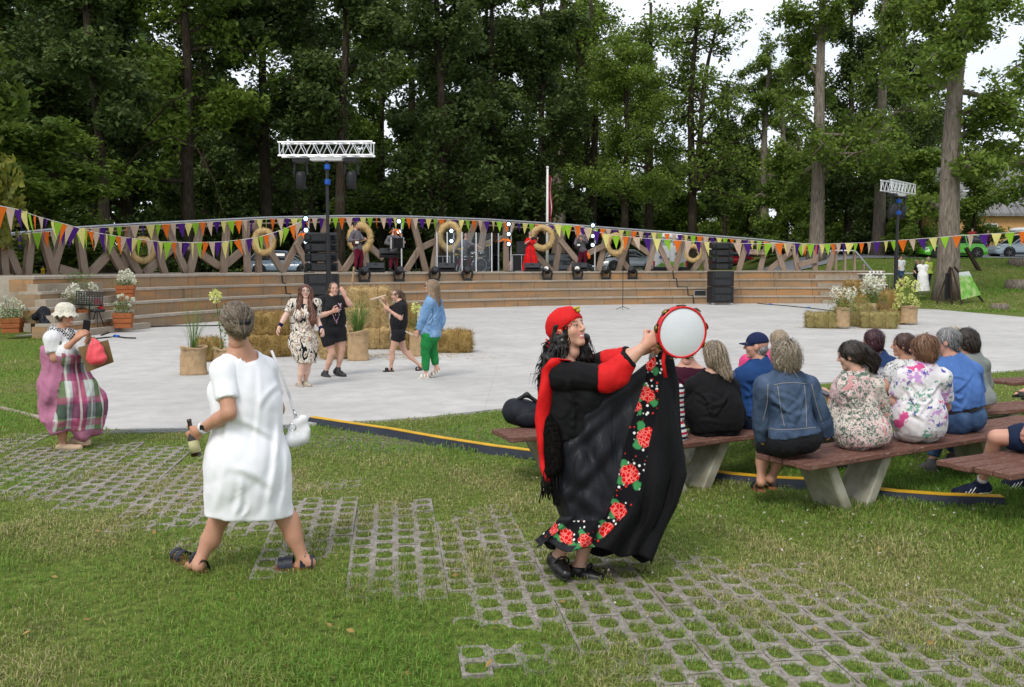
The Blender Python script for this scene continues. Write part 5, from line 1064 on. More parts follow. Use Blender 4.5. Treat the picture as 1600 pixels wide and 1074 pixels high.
# ================================================================ BENCHES
def m_plank():
    m, t, b = newmat('worn_brown_planks', .75, .25); co = crd(t); n = t('TexNoise', {'Vector': t('Mapping', {0: co, 3: (1.2, 14, 14)}), 'Scale': 3., 'Detail': 7., 'Roughness': .65}); n2 = t('TexNoise', {'Vector': t('Mapping', {0: co, 3: (3, 14, 14)}), 'Scale': 6., 'Detail': 6.}); n3 = t('TexNoise', {'Vector': co, 'Scale': 3., 'Detail': 4.})
    x = t.mix(t.rng(n, .3, .7), C(92, 58, 48), C(134, 94, 80)); x = t.mix(t.rng(n2, .56, .74, 0, .8), x, C(178, 158, 146)); x = t.mix(t.rng(n3, .55, .75, 0, .5), x, C(86, 52, 44)); setc(t, b, x); bump(t, b, n, .5, .006); return m
def m_leg():
    m, t, b = newmat('mossy_concrete_leg', .9, .15); co = crd(t); n = t('TexNoise', {'Vector': co, 'Scale': 4., 'Detail': 6.}); n2 = t('TexNoise', {'Vector': t('Mapping', {0: co, 3: (1, 1, .3)}), 'Scale': 9., 'Detail': 5.}); x = t.mix(t.rng(n, .35, .65), C(150, 146, 124), C(198, 194, 176)); x = t.mix(t.rng(n2, .5, .7, 0, .6), x, C(122, 124, 92)); setc(t, b, x); bump(t, b, n2, .4, .01); return m
M_PLANK = m_plank(); M_LEG = m_leg()
def bench(label, nl, nr, width, legs, seat=.45, npl=4):
    """near-left and near-right seat corners (world), seat width away from the camera, leg positions along 0..1"""
    a = np.array(nl, float); b_ = np.array(nr, float); d = unit([b_[0]-a[0], b_[1]-a[1], 0]); nn = np.array([-d[1], d[0], 0]); L = np.linalg.norm((b_-a)[:2]); th = thing('bench', label, 'bench', (a[0], a[1], 0), math.atan2(d[1], d[0]), 'plank benches'); pw = width/npl; rr = random.Random(int(a[0]*100))
    for i in range(npl):
        e0, e1 = rr.uniform(-.025, .015), rr.uniform(-.02, .02); o = MB().box((0, 0, 0), (L+e1-e0, pw-.012, .044), None, .006).build('plank', M_PLANK, th); o.location = ((L+e0+e1)/2, (i+.5)*pw, seat-.022+rr.uniform(-.003, .003)); o.rotation_euler = (rr.uniform(-.02, .02), 0, rr.uniform(-.002, .002))
    for t in legs:
        x = t*L; MB().box((x, width*.5, seat-.07), (.8, width*.3, .045), None, .01).build('cross_beam', M_LEG, th)
        for s in (-1, 1):
            o = MB().bar((x+s*.36, width*.5, seat-.05), (x+s*.1, width*.5, -.05), .1, width*.56, (0, 1, 0), .012).build('leg', M_LEG, th)
    return th, d, nn
bench('bench with the black bag at its left end, behind the dancing woman', G(803, 685, .45), G(803, 685, .45)+np.array([1.35, .62, 0]), .5, (.45,))
bench('bench on which the woman in black and the man in the cap sit', G(1040, 697, .45), G(1040, 697, .45)+np.array([2.9, 1.83, 0]), .5, (.13, .75))
bench('nearest long bench with the denim jacket woman at its left end', G(1267, 727, .45), G(1680, 660, .45), .56, (.2, .75))
bench('bench corner at the right edge beside the blue sneakers', G(1580, 742, .45), G(1580, 742, .45)+np.array([2.2, 1.2, 0]), .62, (.6,))
bench('bench beyond the man in the cap, mostly hidden by people', (1.47, 8.84, .45), (3.35, 10.39, .45), .5, (.2, .8)); bench('bench behind the man in the blue polo shirt', G(1536, 644, .45)-np.array([.6, .23, 0]), G(1536, 644, .45)+np.array([2.6, 1.0, 0]), .5, (.25, .8)); bench('small bench far right beside the sandalled foot', G(1583, 598, .45), G(1583, 598, .45)+np.array([2., .7, 0]), .5, (.5,))
# rubber cable ramps with a yellow stripe
M_RUBBER = mat('black_rubber', C(44, 50, 62), .7, .3, .2, bs=40, bst=.3); M_YEL = mat('yellow_stripe', C(232, 180, 36), .6, .3, .12)
def ramp(label, pts, w_=.2, h=.075):
    P = [G(*p) for p in pts]; P2 = []
    for i in range(len(P)-1):
        for k in range(6): P2.append(lerp(P[i], P[i+1], k/6))
    P2.append(P[-1]); th = thing('rubber_ramp', label, 'ramp', tuple(P2[0]), 0, 'black and yellow rubber ramps'); o0 = P2[0]
    def strip(prof, nm, m):
        V = []; Fc = []; n = len(prof)
        for i, p in enumerate(P2):
            t = unit(P2[min(i+1, len(P2)-1)]-P2[max(i-1, 0)]); s = np.cross((0, 0, 1), t)
            for (u, z) in prof: V.append(p-o0+s*u+np.array([0, 0, z]))
        for i in range(len(P2)-1):
            for k in range(n): Fc.append([i*n+k, i*n+(k+1) % n, (i+1)*n+(k+1) % n, (i+1)*n+k])
        Fc += [list(range(n-1, -1, -1)), [(len(P2)-1)*n+k for k in range(n)]]; mesh_obj(nm, V, Fc, m, th)
    strip([(0, 0), (.05, h), (w_*.8, h), (w_, .0)][::-1], 'ramp_body', M_RUBBER); strip([(.055, h+.002), (.055, h+.008), (w_*.72, h+.008), (w_*.72, h+.002)][::-1], 'yellow_stripe', M_YEL)
ramp('long curved black and yellow rubber ramp on the grass in front of the plaza', [(478, 663), (540, 673), (600, 682), (680, 697), (760, 710), (850, 722), (905, 727)]); ramp('short black and yellow rubber ramp behind the sandalled feet', [(1080, 748), (1140, 757), (1200, 763), (1262, 766)]); ramp('short black and yellow rubber ramp in front of the nearest bench', [(1338, 778), (1400, 786), (1480, 792), (1572, 795)])
# bag on the left bench
o_ = G(815, 672, .45)+np.array([.03, .2, 0]); th = soft('black_shoulder_bag', 'black laptop bag lying on the left end of the bench', 'bag', [('bag_body', [ell(o_+[0, 0, .12], (.2, .15, .12), k=.03), ell(o_+[-.08, .02, .16], (.12, .12, .1), k=.05), ell(o_+[.1, .0, .08], (.16, .15, .08), k=.03)], M_NAVYN, .006), ('strap', [cap(o_+[-.12, -.02, .22], o_+[.02, -.04, .3], .02, .02), cap(o_+[.02, -.04, .3], o_+[.15, .0, .2], .02, .02)], M_BLACK, 0.), ('front_pocket', [ell(o_+[.04, -.13, .09], (.13, .035, .07))], M_NAVYN, .002)], o_, .014)
# ================================================================ GRASS PAVERS AND LAWN
PAV = np.array([G(*p)[:2] for p in ((-120, 668), (60, 684), (240, 700), (420, 722), (540, 762), (660, 786), (800, 812), (930, 836), (1080, 866), (1230, 898), (1420, 922), (1800, 940), (1800, 1250), (960, 1250), (900, 1085), (800, 1030), (730, 1000), (700, 962), (610, 942), (480, 914), (370, 868), (220, 826), (60, 800), (-120, 784))])
PA = R(7); PC, PS = math.cos(PA), math.sin(PA); CW, CL = .15, .20
def m_paver():
    m, t, b = newmat('paver_concrete', .95, .15); g = t('NewGeometry'); o = t('ObjectInfo'); n = t('TexNoise', {'Vector': (g, 0), 'Scale': 40., 'Detail': 5.}); n2 = t('TexNoise', {'Vector': (g, 0), 'Scale': 5., 'Detail': 4.})
    x = t.mix(t.rng(n, .3, .7), C(130, 122, 114), C(184, 176, 168)); x = t.mix(t.rng(n2, .5, .7, 0, .55), x, C(120, 112, 88)); x = t.mix((t.rng((o, 5), 0, 1, 0, .3), 0), x, C(136, 130, 124)); setc(t, b, x); bump(t, b, n, .5, .006); return m
M_PAVER = m_paver()
def paver_mesh():
    V = []; Fc = []; gap = .0018
    for c in range(4):
        for r_ in range(2):
            cx = (c-1.5)*CW; cy = (r_-.5)*CL+(.05 if c % 2 else -.05); x0, x1 = cx-CW/2+(gap if c == 0 else 0), cx+CW/2-(gap if c == 3 else 0); y0, y1 = cy-CL/2+(gap if r_ == 0 else 0), cy+CL/2-(gap if r_ == 1 else 0); a, b = .050, .068; k = .024
            I = [(cx-a+k, cy-b), (cx+a-k, cy-b), (cx+a, cy-b+k), (cx+a, cy+b-k), (cx+a-k, cy+b), (cx-a+k, cy+b), (cx-a, cy+b-k), (cx-a, cy-b+k)]
            O = [(I[0][0], y0), (I[1][0], y0), (x1, I[2][1]), (x1, I[3][1]), (I[4][0], y1), (I[5][0], y1), (x0, I[6][1]), (x0, I[7][1])]; Cn = [(x0, y0), (x1, y0), (x1, y1), (x0, y1)]
            n = len(V); V += [(p[0], p[1], .012) for p in O]+[(p[0]+(p[0]-cx)*.06, p[1]+(p[1]-cy)*.05, .010) for p in I]+[(p[0], p[1], -.05) for p in I]+[(p[0], p[1], .010) for p in Cn]+[(p[0], p[1], -.05) for p in Cn]
            for i in range(8): j = (i+1) % 8; Fc += [[n+i, n+j, n+8+j, n+8+i], [n+8+i, n+8+j, n+16+j, n+16+i]]
            Fc += [[n+24, n+0, n+7], [n+25, n+2, n+1], [n+26, n+4, n+3], [n+27, n+6, n+5]]
            for i in range(4): j = (i+1) % 4; Fc.append([n+24+j, n+24+i, n+28+i, n+28+j])
    o = mesh_obj('paver', V, Fc, M_PAVER); me = o.data; bpy.data.objects.remove(o); return me
pmesh = paver_mesh(); pav = bpy.data.objects.new('grass_paving', None); link(pav); kind(pav, 'structure'); pcnt = 0; rr = random.Random(21)
def pdist(x, y):
    d = np.full(len(x), 9.); p = np.stack([x, y], 1)
    for i in range(len(PAV)): a = PAV[i]; ba = PAV[(i+1) % len(PAV)]-a; t = np.clip((p-a) @ ba/(ba @ ba), 0, 1); d = np.minimum(d, np.linalg.norm(p-a-t[:, None]*ba, axis=1))
    return d
PAVED = set()
for i in range(-30, 31):
    for j in range(-4, 40):
        u, v = i*4*CW, j*2*CL+3.2+(i % 2)*CL; x = u*PC-v*PS; y = u*PS+v*PC
        if not (3.9 < y < 12.5 and abs(x) < .62*y+.8) or not inside(PAV, x, y): continue
        PAVED.add((i, j)); pcnt += 1
        o = bpy.data.objects.new('paver', pmesh); link(o, pav); ed = float(ss(.75, .1, pdist(np.array([x]), np.array([y]))[0])); o.location = (x, y, rr.uniform(-.005, .004)-.014*ed*rr.uniform(.3, 1.2)); tl_ = .009+.03*ed; o.rotation_euler = (rr.uniform(-tl_, tl_), rr.uniform(-tl_, tl_), PA+rr.uniform(-.008, .008))
def paved_kind(x, y):
    """0 lawn, 1 opening of a paver, 2 concrete web"""
    u = x*PC+y*PS; i = np.floor(u/(4*CW)+.5).astype(int); v = -x*PS+y*PC-3.2-(i % 2)*CL; lu = u-i*4*CW; c = np.clip(np.floor(lu/CW+2), 0, 3).astype(int); off = np.where(c % 2 == 1, .05, -.05); j = np.floor((v-off)/(2*CL)+.5).astype(int); lv = v-off-j*2*CL
    r_ = np.floor(lv/CL+1).clip(0, 1); du = lu-(c-1.5)*CW; dv = lv-(r_-.5)*CL; P = np.zeros(len(x), int); key = np.array([(a, b) in PAVED for a, b in zip(i.tolist(), j.tolist())]); op = (np.abs(du) < .06) & (np.abs(dv) < .082) & (np.abs(du)+np.abs(dv) < .122)
    P[key & op] = 1; P[key & ~op] = 2; return P
rs = np.random.RandomState(12)
def scatter(n, y0, y1, wx=.6, pw=1.):
    y = y0+(y1-y0)*rs.uniform(0, 1, n)**pw; x = rs.uniform(-1, 1, n)*(wx*y+.4); return x, y
XS, YS, HS, WS, DS = [], [], [], [], []
def patch(x, y): return wob(np.stack([x, y, 0*x], 1), .55, 1), wob(np.stack([x, y, 0*x], 1), 1.7, 3), wob(np.stack([x, y, 0*x], 1), 5., 4)
def add_grass(x, y, h, wd, dens=1., lawn=True):
    k = ~inside(PLAZA, x, y); x, y = x[k], y[k]; a, b, c = patch(x, y); pk = paved_kind(x, y) if lawn else np.zeros(len(x), int)
    over = (b+.6*c+.5*a+rs.normal(0, .25, len(x)) > .8) | (pdist(x, y) < .62*rs.uniform(0, 1, len(x))+.15*b) | (rs.uniform(0, 1, len(x)) < .06); soil = np.exp(-(((x+1.35)/1.0)**2+((y-10.6)/.75)**2)); keep = ((pk != 2) | over) & (rs.uniform(0, 1, len(x)) > soil*.85) & (rs.uniform(0, 1, len(x)) < dens*np.clip(.85+.25*b+.2*c, .55, 1))
    x, y, a, b, c, pk = (q[keep] for q in (x, y, a, b, c, pk)); hh = h*np.clip(.85+.3*a+.35*c, .55, 1.7)*rs.uniform(.55, 1.35, len(x))*np.where(pk == 1, .85, 1)*np.where(pk == 2, .85, 1)
    XS.append(x); YS.append(y); HS.append(hh); WS.append(np.full(len(x), wd)*rs.uniform(.6, 1.3, len(x))); DS.append(np.clip(.2-.34*a+.22*b+.1*c+rs.normal(0, .22, len(x))+(pk > 0)*.04, 0, 1))
add_grass(*scatter(112000, 3.9, 6.2, .58), .062, .0026); add_grass(*scatter(128000, 6.2, 9.0, .58), .062, .0034); add_grass(*scatter(85000, 9.0, 13.2, .58), .058, .0048)
x, y = rs.uniform(-13, -4.4, 30000), rs.uniform(13, 26, 30000); add_grass(x, y, .055, .009, 1., False); x, y = rs.uniform(3, 14, 26000), rs.uniform(12.5, 19, 26000); add_grass(x, y, .05, .007, 1., False); x, y = rs.uniform(18, 34, 40000), rs.uniform(42, 63, 40000); add_grass(x, y, .09, .022, 1., False)
x, y, h_, w_, dr = (np.concatenate(q) for q in (XS, YS, HS, WS, DS)); n = len(x); z = np.where(y > 20, ground_z(x, y), 0.); an = rs.uniform(0, 6.283, n); ln = rs.uniform(.15, 1.0, n)
B = np.stack([x, y, z-.004], 1); D = np.stack([np.cos(an), np.sin(an), 0*x], 1); S = np.stack([-np.sin(an), np.cos(an), 0*x], 1)*w_[:, None]; mid = B+D*(h_*ln*.25)[:, None]; mid[:, 2] += h_*.6; tip = B+D*(h_*ln*.95)[:, None]; tip[:, 2] += h_*(1.05-.45*ln)
V = np.stack([B, mid-S, tip, mid+S], 1).reshape(-1, 3)
t_ = dr[:, None]; br = rs.uniform(.62, 1.25, n)[:, None]; gcol = np.array([.225, .285, .06])*(1-ss(.35, .8, t_))+np.array([.46, .41, .2])*ss(.35, .8, t_); lush = ss(.25, 0., t_); gcol = gcol*(1-lush)+np.array([.15, .29, .04])*lush; gcol = gcol*br
m_g, t_g, b_g = newmat('grass_blade', .6, .2); at = t_g('Attribute', attribute_name='Col'); t_g.l.new(at.outputs[0], b_g.inputs['Base Color']); tl = t_g('BsdfTranslucent', {0: (at, 0)}); mxs = t_g('MixShader', {0: .3, 1: b_g, 2: tl}); t_g.l.new(mxs.outputs[0], t_g.n['Material Output'].inputs[0])
gr = mesh_obj('grass', V, np.arange(4*n).reshape(n, 4), m_g, None, False, np.repeat(gcol, 4, 0)); kind(gr, 'stuff'); tag(gr, 'short patchy lawn grass growing between and around the pavers', 'grass')
# gravel on the bare patch, fallen leaves, clover heads
n = 2600; x = rs.normal(-1.35, .8, n); y = rs.normal(10.6, .5, n); k = ~inside(PLAZA, x, y); x, y = x[k], y[k]; n = len(x); r_ = rs.uniform(.004, .016, n); T = np.array([[1, 0, 0], [-.5, .87, 0], [-.5, -.87, 0], [0, 0, .8]])
V = (np.stack([x, y, 0*x+.004], 1)[:, None]+T[None]*r_[:, None, None]*rs.uniform(.7, 1.3, (n, 4, 1))).reshape(-1, 3); Fq = (np.arange(n)[:, None, None]*4+np.array([[0, 1, 3], [1, 2, 3], [2, 0, 3]])[None]).reshape(-1, 3)
gv = mesh_obj('gravel', V, Fq, mat('gravel', C(150, 142, 132), .95, .1, .4, 30.)); kind(gv, 'stuff'); tag(gv, 'loose gravel on the bare patch beside the rubber ramp', 'gravel')
n = 130; x, y = scatter(n, 4.3, 12., .55); V, Fq = leaf_quads(np.stack([x, y, 0*x+.035], 1), .022, rs, 1.5); fl_ = mesh_obj('fallen_leaves', V, Fq, mat('dry_leaf', C(170, 140, 80), .8, .2, .4, 5.)); kind(fl_, 'stuff'); tag(fl_, 'scattered dry fallen leaves on the grass', 'leaves')
n = 170; x, y = scatter(n, 5, 11., .5); x = np.abs(x)*.9+.1; P = np.repeat(np.stack([x, y, 0*x+.055], 1), 8, 0)+rs.normal(0, .004, (8*n, 3)); V, Fq = leaf_quads(P, .005, rs, .2, .9); cl_ = mesh_obj('clover_heads', V, Fq, mat('clover_white', C(226, 214, 206), .8)); kind(cl_, 'stuff'); tag(cl_, 'tiny white clover heads in the lawn', 'clover')
n = 900; cx_ = rs.choice([704, 577, 640, 421, 470, 528, 560, 620, 1283, 1372, 1344], n); X0 = np.array([G(a, {True: 556, False: 512}[a < 1000], PZ)[:2] for a in cx_])+rs.normal(0, 1, (n, 2))*[.55, .45]; SV, SF = strands(np.column_stack([X0, np.full(n, PZ+.006)]), np.column_stack([rs.normal(0, 1, (n, 2)), np.full(n, .02)]), .12, .004, rs, .0)
sl_ = mesh_obj('straw_litter', SV, [[int(i) for i in dict.fromkeys(q)] for q in SF.tolist()], M_STRAW, None, False, np.repeat(shade(n, rs), 5, 0)); kind(sl_, 'stuff'); tag(sl_, 'loose straw scattered on the concrete round the bales', 'straw')
# ================================================================ PEOPLE
def m_skin():
    m, t, b = newmat('skin', .5, .35); at = t('Attribute', attribute_name='Col'); co = crd(t); n = t('TexNoise', {'Vector': co, 'Scale': 22., 'Detail': 4.})
    x = t.mix(t.rng(n, .35, .7, 0, .18), (at, 0), (.55, .2, .14)); setc(t, b, x); b.inputs['Subsurface Weight'].default_value = .12; b.inputs['Subsurface Radius'].default_value = (.02, .008, .004); bump(t, b, t('TexNoise', {'Vector': co, 'Scale': 160.}), .06, .003); return m
def m_hair():
    m, t, b = newmat('hair', .42, .4); at = t('Attribute', attribute_name='Col'); co = crd(t); n = t('TexNoise', {'Vector': t('Mapping', {0: co, 3: (40, 40, 5)}), 'Scale': 5., 'Detail': 4.}); x = t.mix(t.rng(n, .3, .7, .0, .55), (at, 0), (.01, .008, .006)); setc(t, b, x); bump(t, b, n, .5, .006); return m
M_SKIN_ = m_skin(); M_HAIR = m_hair(); M_SKINS = {'fair': (.56, .34, .25), 'tan': (.47, .25, .16), 'rose': (.55, .3, .22), 'pale': (.62, .42, .33)}
def frame(yaw, pitch=0., roll=0.):
    """rows: right, forward, up"""
    M = Matrix.Rotation(-yaw, 3, 'Z') @ Matrix.Rotation(pitch, 3, 'X') @ Matrix.Rotation(roll, 3, 'Y'); return np.array(M).T
def hand_prims(w, d, n, side, s=1., curl=.5, thumb=.5, spread=.0, g='hand'):
    d = unit(d); n = unit(n-d*np.dot(n, d)); t = np.cross(d, n)*side; cu = curl if hasattr(curl, '__len__') else [curl]*4; o = []
    for i, (of, L) in enumerate(((.030, .070), (.010, .078), (-.011, .072), (-.030, .057))):
        kn = w+d*(.088-.004*abs(i-1.2))*s+t*of*s; o.append(cap(w+d*.01*s+t*of*.5*s, kn, .0165*s, .0125*s, .018*s, g)); a = 0; p = kn; tt = t*spread*(1.5-i)*.3
        for j, f in enumerate((.46, .3, .24)):
            a += cu[i]*(.95, 1.1, .75)[j]; q = p+unit(d*math.cos(a)+n*math.sin(a)+tt)*L*f*s; o.append(cap(p, q, (.0098-.0008*j)*s, (.009-.0009*j)*s, .004*s, g)); p = q
    b = w+d*.028*s+t*.028*s; b1 = b+unit(d*.6+t*.75+n*.3)*.045*s; b2 = b1+unit(d*(.9-.4*thumb)+t*(.4-.7*thumb)+n*(.2+.7*thumb))*.032*s; b3 = b2+unit(d*(.9-.5*thumb)+t*(.2-.8*thumb)+n*(.2+.7*thumb))*.026*s
    o += [cap(w+d*.015*s, b, .017*s, .016*s, .015*s, g), cap(b, b1, .0145*s, .0115*s, .01*s, g), cap(b1, b2, .0115*s, .0105*s, .004*s, g), cap(b2, b3, .0105*s, .0085*s, .004*s, g)]
    return o
class Fig:
    def __init__(s, label, Y, J, yaw, skin='fair', h=.013, g=1., sc=1., sw=.178, hw=.095, head=.228, face=(None, 0, 0), fem=True, ground=None, sit=False, hands=None, feet=True, group=None, limb=1., neckr=.052, bust=1., armg=1.):
        s.Y = Y; s.h = h; s.sc = sc; s.g = g; s.skin = M_SKINS[skin] if isinstance(skin, str) else skin; s.j = {}; s.fem = fem
        for k, v in J.items(): s.j[k] = A(v[0], v[1], Y+(v[2] if len(v) > 2 else 0.))
        j = s.j; yr = R(yaw); s.up = unit(j['neck']-j['pel']); f0 = np.array([math.sin(yr), math.cos(yr), 0]); s.rt = unit(np.cross(f0, s.up)); s.fw = np.cross(s.up, s.rt); s.M = np.stack([s.rt, s.fw, s.up])
        u, r, f = s.up, s.rt, s.fw
        for sd, sg in (('R', 1), ('L', -1)):
            j.setdefault('s'+sd, j['neck']-u*.065*sc+r*sg*sw*sc); j.setdefault('h'+sd, j['pel']-u*.04*sc+r*sg*hw*sc*g)
        gz = float(ground_z(j['pel'][0], j['pel'][1])) if ground is None else ground; s.base = np.array([j['pel'][0], j['pel'][1], gz]); s.gz = gz
        s.root = thing('person', label, 'person', tuple(s.base), 0, group)
        s.hh = head*sc; s.HM = frame(R(yaw if face[0] is None else face[0]), R(face[1]), R(face[2])); s.hc = j['head']
        P = []; lk = limb*sc; nk, pe = j['neck'], j['pel']; tl = np.linalg.norm(nk-pe); c = lambda t: pe+(nk-pe)*t
        P += [ell(c(.72)+f*.005*sc, (sw*.9*sc*(.5+.5*g), .108*sc*g, .22*tl+.05*sc), s.M, .05*sc, 'torso'), ell(c(.38), (.142*sc*g, .108*sc*g, .24*tl+.03*sc), s.M, .06*sc, 'torso'), ell(c(.06), (.168*sc*g, .125*sc*g, .13*sc), s.M, .06*sc, 'pelvis')]
        for sg in (-1, 1): P.append(ell(c(-.02)-f*.065*sc*g+r*sg*.078*sc*g, (.095*sc*g, .09*sc*g, .105*sc*g), s.M, .04*sc, 'pelvis'))
        if fem:
            for sg in (-1, 1): P.append(ell(c(.64)+f*.088*sc*g*bust+r*sg*.078*sc*g, np.array([.074, .066, .076])*sc*(.55+.45*g)*bust, s.M, .035*sc, 'torso'))
        hb = s.hc-s.HM[2]*.28*s.hh-s.HM[1]*.06*s.hh
        P += [cap(nk-u*.03*sc, hb, neckr*1.12*sc, neckr*sc, .03*sc, 'neck')]
        for sd, sg in (('R', 1), ('L', -1)):
            S, E, W = j['s'+sd], j.get('e'+sd), j.get('w'+sd); P += [cap(S-r*sg*.02*sc, nk+u*.015*sc, .052*sc, .05*sc, .05*sc, 'torso')]
            if E is not None:
                ag = (.6+.4*g)*lk*armg; P += [cap(S, E, .056*ag, .043*ag, .035*sc, 'arm'+sd), cap(E, lerp(E, W, .35), .041*ag, .041*ag, .02*sc, 'fore'+sd), cap(lerp(E, W, .35), W, .041*ag, .0265*lk, .02*sc, 'fore'+sd)]
            H, K, An, T = (j.get(q+sd) for q in 'hkat')
            if K is not None:
                lg = (.6+.4*g)*lk; P += [cap(H, lerp(H, K, .5), .09*lg, .078*lg, .05*sc, 'thigh'+sd), cap(lerp(H, K, .5), K, .078*lg, .055*lg, .03*sc, 'thigh'+sd)]
                if An is not None:
                    d = unit(An-K); bk = -s.fw-d*np.dot(-s.fw, d); bk = unit(bk) if np.linalg.norm(bk) > .05 else -s.fw
                    if T is not None: q = -(T-An); q = q-d*np.dot(q, d); bk = unit(q) if np.linalg.norm(q) > .02 else bk
                    P += [cap(K, lerp(K, An, .5), .053*lg, .048*lg, .02*sc, 'calf'+sd), cap(lerp(K, An, .5), An, .048*lg, .031*lk, .02*sc, 'calf'+sd), ell(lerp(K, An, .3)+bk*.022*lg, (.043*lg, .043*lg, .1*sc), None, .03*sc, 'calf'+sd)]
                if An is not None and T is not None and feet:
                    he = An+unit(An-K)*.045*sc-unit(T-An)*.03*sc if K is not None else An; P += [cap(An, he, .033*lk, .032*lk, .02*sc, 'foot'+sd), cap(lerp(he, An, .3), T, .034*lk, .02*lk, .02*sc, 'foot'+sd)]
        s.P = P; s.hands = hands or {}
    def grp(s, *gs): return [p for p in s.P if any(p['g'].startswith(g) for g in gs)]
    def L(s, x, y, z): return s.hc+s.hh*(np.array([x, y, z]) @ s.HM)       # head-local to world
    def head_prims(s):
        H = s.hh; M = s.HM; e = lambda c, r, k=.08, sg=1: ell(s.L(*c), np.array(r)*H, M, k*H, 'head', sg); cp = lambda a, b, r1, r2, k=.05: cap(s.L(*a), s.L(*b), r1*H, r2*H, k*H, 'head')
        o = [e((0, -.07, .13), (.335, .41, .365)), e((0, .08, -.15), (.262, .285, .33), .1), cp((-.05, .25, -.40), (.05, .25, -.40), .085, .085, .08), cp((-.15, .285, .115), (.15, .285, .115), .07, .07, .08)]
        for q in (-1, 1): o += [e((q*.165, .22, -.09), (.11, .11, .12), .08), e((q*.135, .42, .03), (.075, .07, .05), .05, -1), e((q*.13, .305, .025), (.068, .062, .06), .01), e((q*.335, -.04, -.03), (.035, .085, .13), .03)]
        o += [cp((0, .35, .08), (0, .44, -.09), .033, .05, .04), e((.045, .395, -.115), (.035, .04, .032), .03), e((-.045, .395, -.115), (.035, .04, .032), .03), cp((-.085, .315, -.24), (.085, .315, -.24), .026, .026, .03), cp((-.07, .315, -.292), (.07, .315, -.292), .03, .03, .03), cp((0, .345, -.24), (0, .345, -.24), .03, .03, .03)]
        o += [cap(s.L(0, -.06, -.2), s.L(0, -.1, -.55), .2*H, .225*H, .08*H, 'head')]
        return o
    def build_body(s, lips=(.45, .12, .12), brow=(.08, .05, .03), smile=False, shades=False, hide=()):
        o = s.base; Vs, Fs, Cs = [], [], []; n = 0
        def put(P, Q, col):
            nonlocal n
            Vs.append(P-o); Fs.append(Q+n); Cs.append(col); n += len(P)
        P, Q = smesh([p for p in s.P if not any(p['g'].startswith(x) for x in hide)], s.h*1.45); col = np.tile(np.array(s.skin), (len(P), 1)); put(P, Q, col)
        hp = s.head_prims(); P, Q = smesh(hp, max(.0044, s.h*.46)); q = (P-s.hc) @ s.HM.T/s.hh; col = np.tile(np.array(s.skin), (len(P), 1))
        def paint(m, c, a=1.): col[m] = col[m]*(1-a)+np.array(c)*a
        ax = np.abs(q[:, 0]); f = q[:, 1] > .1
        paint(f & (((ax-.17)/.1)**2+((q[:, 2]+.1)/.09)**2 < 1), (.6, .2, .16), .3)
        mw = .125 if smile else .1; bend = (ax/.12)**2*(.05 if smile else .01)
        paint(f & (ax < mw) & (np.abs(q[:, 2]+.265-bend) < .058*(1-(ax/mw)**2*.6)), lips, .85)
        if smile: paint(f & (ax < .09) & (np.abs(q[:, 2]+.262-bend) < .02), (.8, .77, .72), .95)
        else: paint(f & (ax < .09) & (np.abs(q[:, 2]+.266) < .008), (.15, .04, .04), .8)
        paint(f & (np.abs(ax-.14) < .088) & (np.abs(q[:, 2]-.125+.9*(ax-.14)**2) < .02), brow, .85)
        eo = .016 if smile else .028; ey = f & (((ax-.135)/.07)**2+((q[:, 2]-.022)/eo)**2 < 1); paint(ey, (.5, .45, .42)); paint(ey & ((ax-.135)**2+(q[:, 2]-.025)**2 < .032**2), (.05, .04, .03)); paint(f & (np.abs(ax-.135) < .078) & (np.abs(q[:, 2]-.045+3*(ax-.135)**2) < .013), (.03, .02, .02), .9)
        put(P, Q, col)
        for sd, kw in s.hands.items():
            E, W = s.j['e'+sd], s.j['w'+sd]; kw = dict(kw); d = kw.pop('d', None); d = unit(W-E) if d is None else unit(d); nn = kw.pop('n', None); nn = -s.rt*(1 if sd == 'R' else -1) if nn is None else np.array(nn, float); hs = kw.pop('s', 1.)*s.sc
            pr = hand_prims(W-d*.0, d, nn, 1 if sd == 'R' else -1, hs, **kw); pr.append(cap(lerp(W, E, .16), W+d*.02*hs, .031*s.sc, .024*s.sc, .02*s.sc)); P, Q = smesh(pr, max(.0044, s.h*.46)); put(P, Q, np.tile(np.array(s.skin)*np.array([1.02, .95, .93]), (len(P), 1)))
        return mesh_obj('body', np.concatenate(Vs), np.concatenate(Fs), M_SKIN_, s.root, True, np.concatenate(Cs))
    def folds(s, a, seed):
        """creases pulled from the shoulders and gathered at the waist"""
        rs = np.random.RandomState(seed+int(s.j['neck'][0]*50) % 90); q = lambda p: np.array(proj(p)); L, Rr, n_, p_ = (q(s.j[k]) for k in ('sL', 'sR', 'neck', 'pel')); m = (n_+p_)/2; w_ = F_PX/s.Y*.017*s.sc; o = []
        def ln(a_, b_, k=1.): a_, b_ = a_+rs.normal(0, w_, 2), b_+rs.normal(0, w_, 2); o.append((a_[0], a_[1], b_[0], b_[1], w_*rs.uniform(.7, 1.4), a*k*rs.choice([-1, 1])))
        for S, T in ((L, Rr), (Rr, L)):
            ln(lerp(S, p_, .12), lerp(m, p_, .3)); ln(lerp(S, p_, .25), lerp(S, p_, .8)); ln(lerp(S, T, .1)+(p_-n_)*.3, lerp(S, T, .45)+(p_-n_)*.5, .8)
        for t in (.62, .78, .92): c = lerp(n_, p_, t); h = (Rr-L)*rs.uniform(.25, .45); ln(c-h, c+h*rs.uniform(.2, 1), .9)
        ln(lerp(L, Rr, .2)+(p_-n_)*.12, lerp(L, Rr, .75)+(p_-n_)*.16, .6); return o
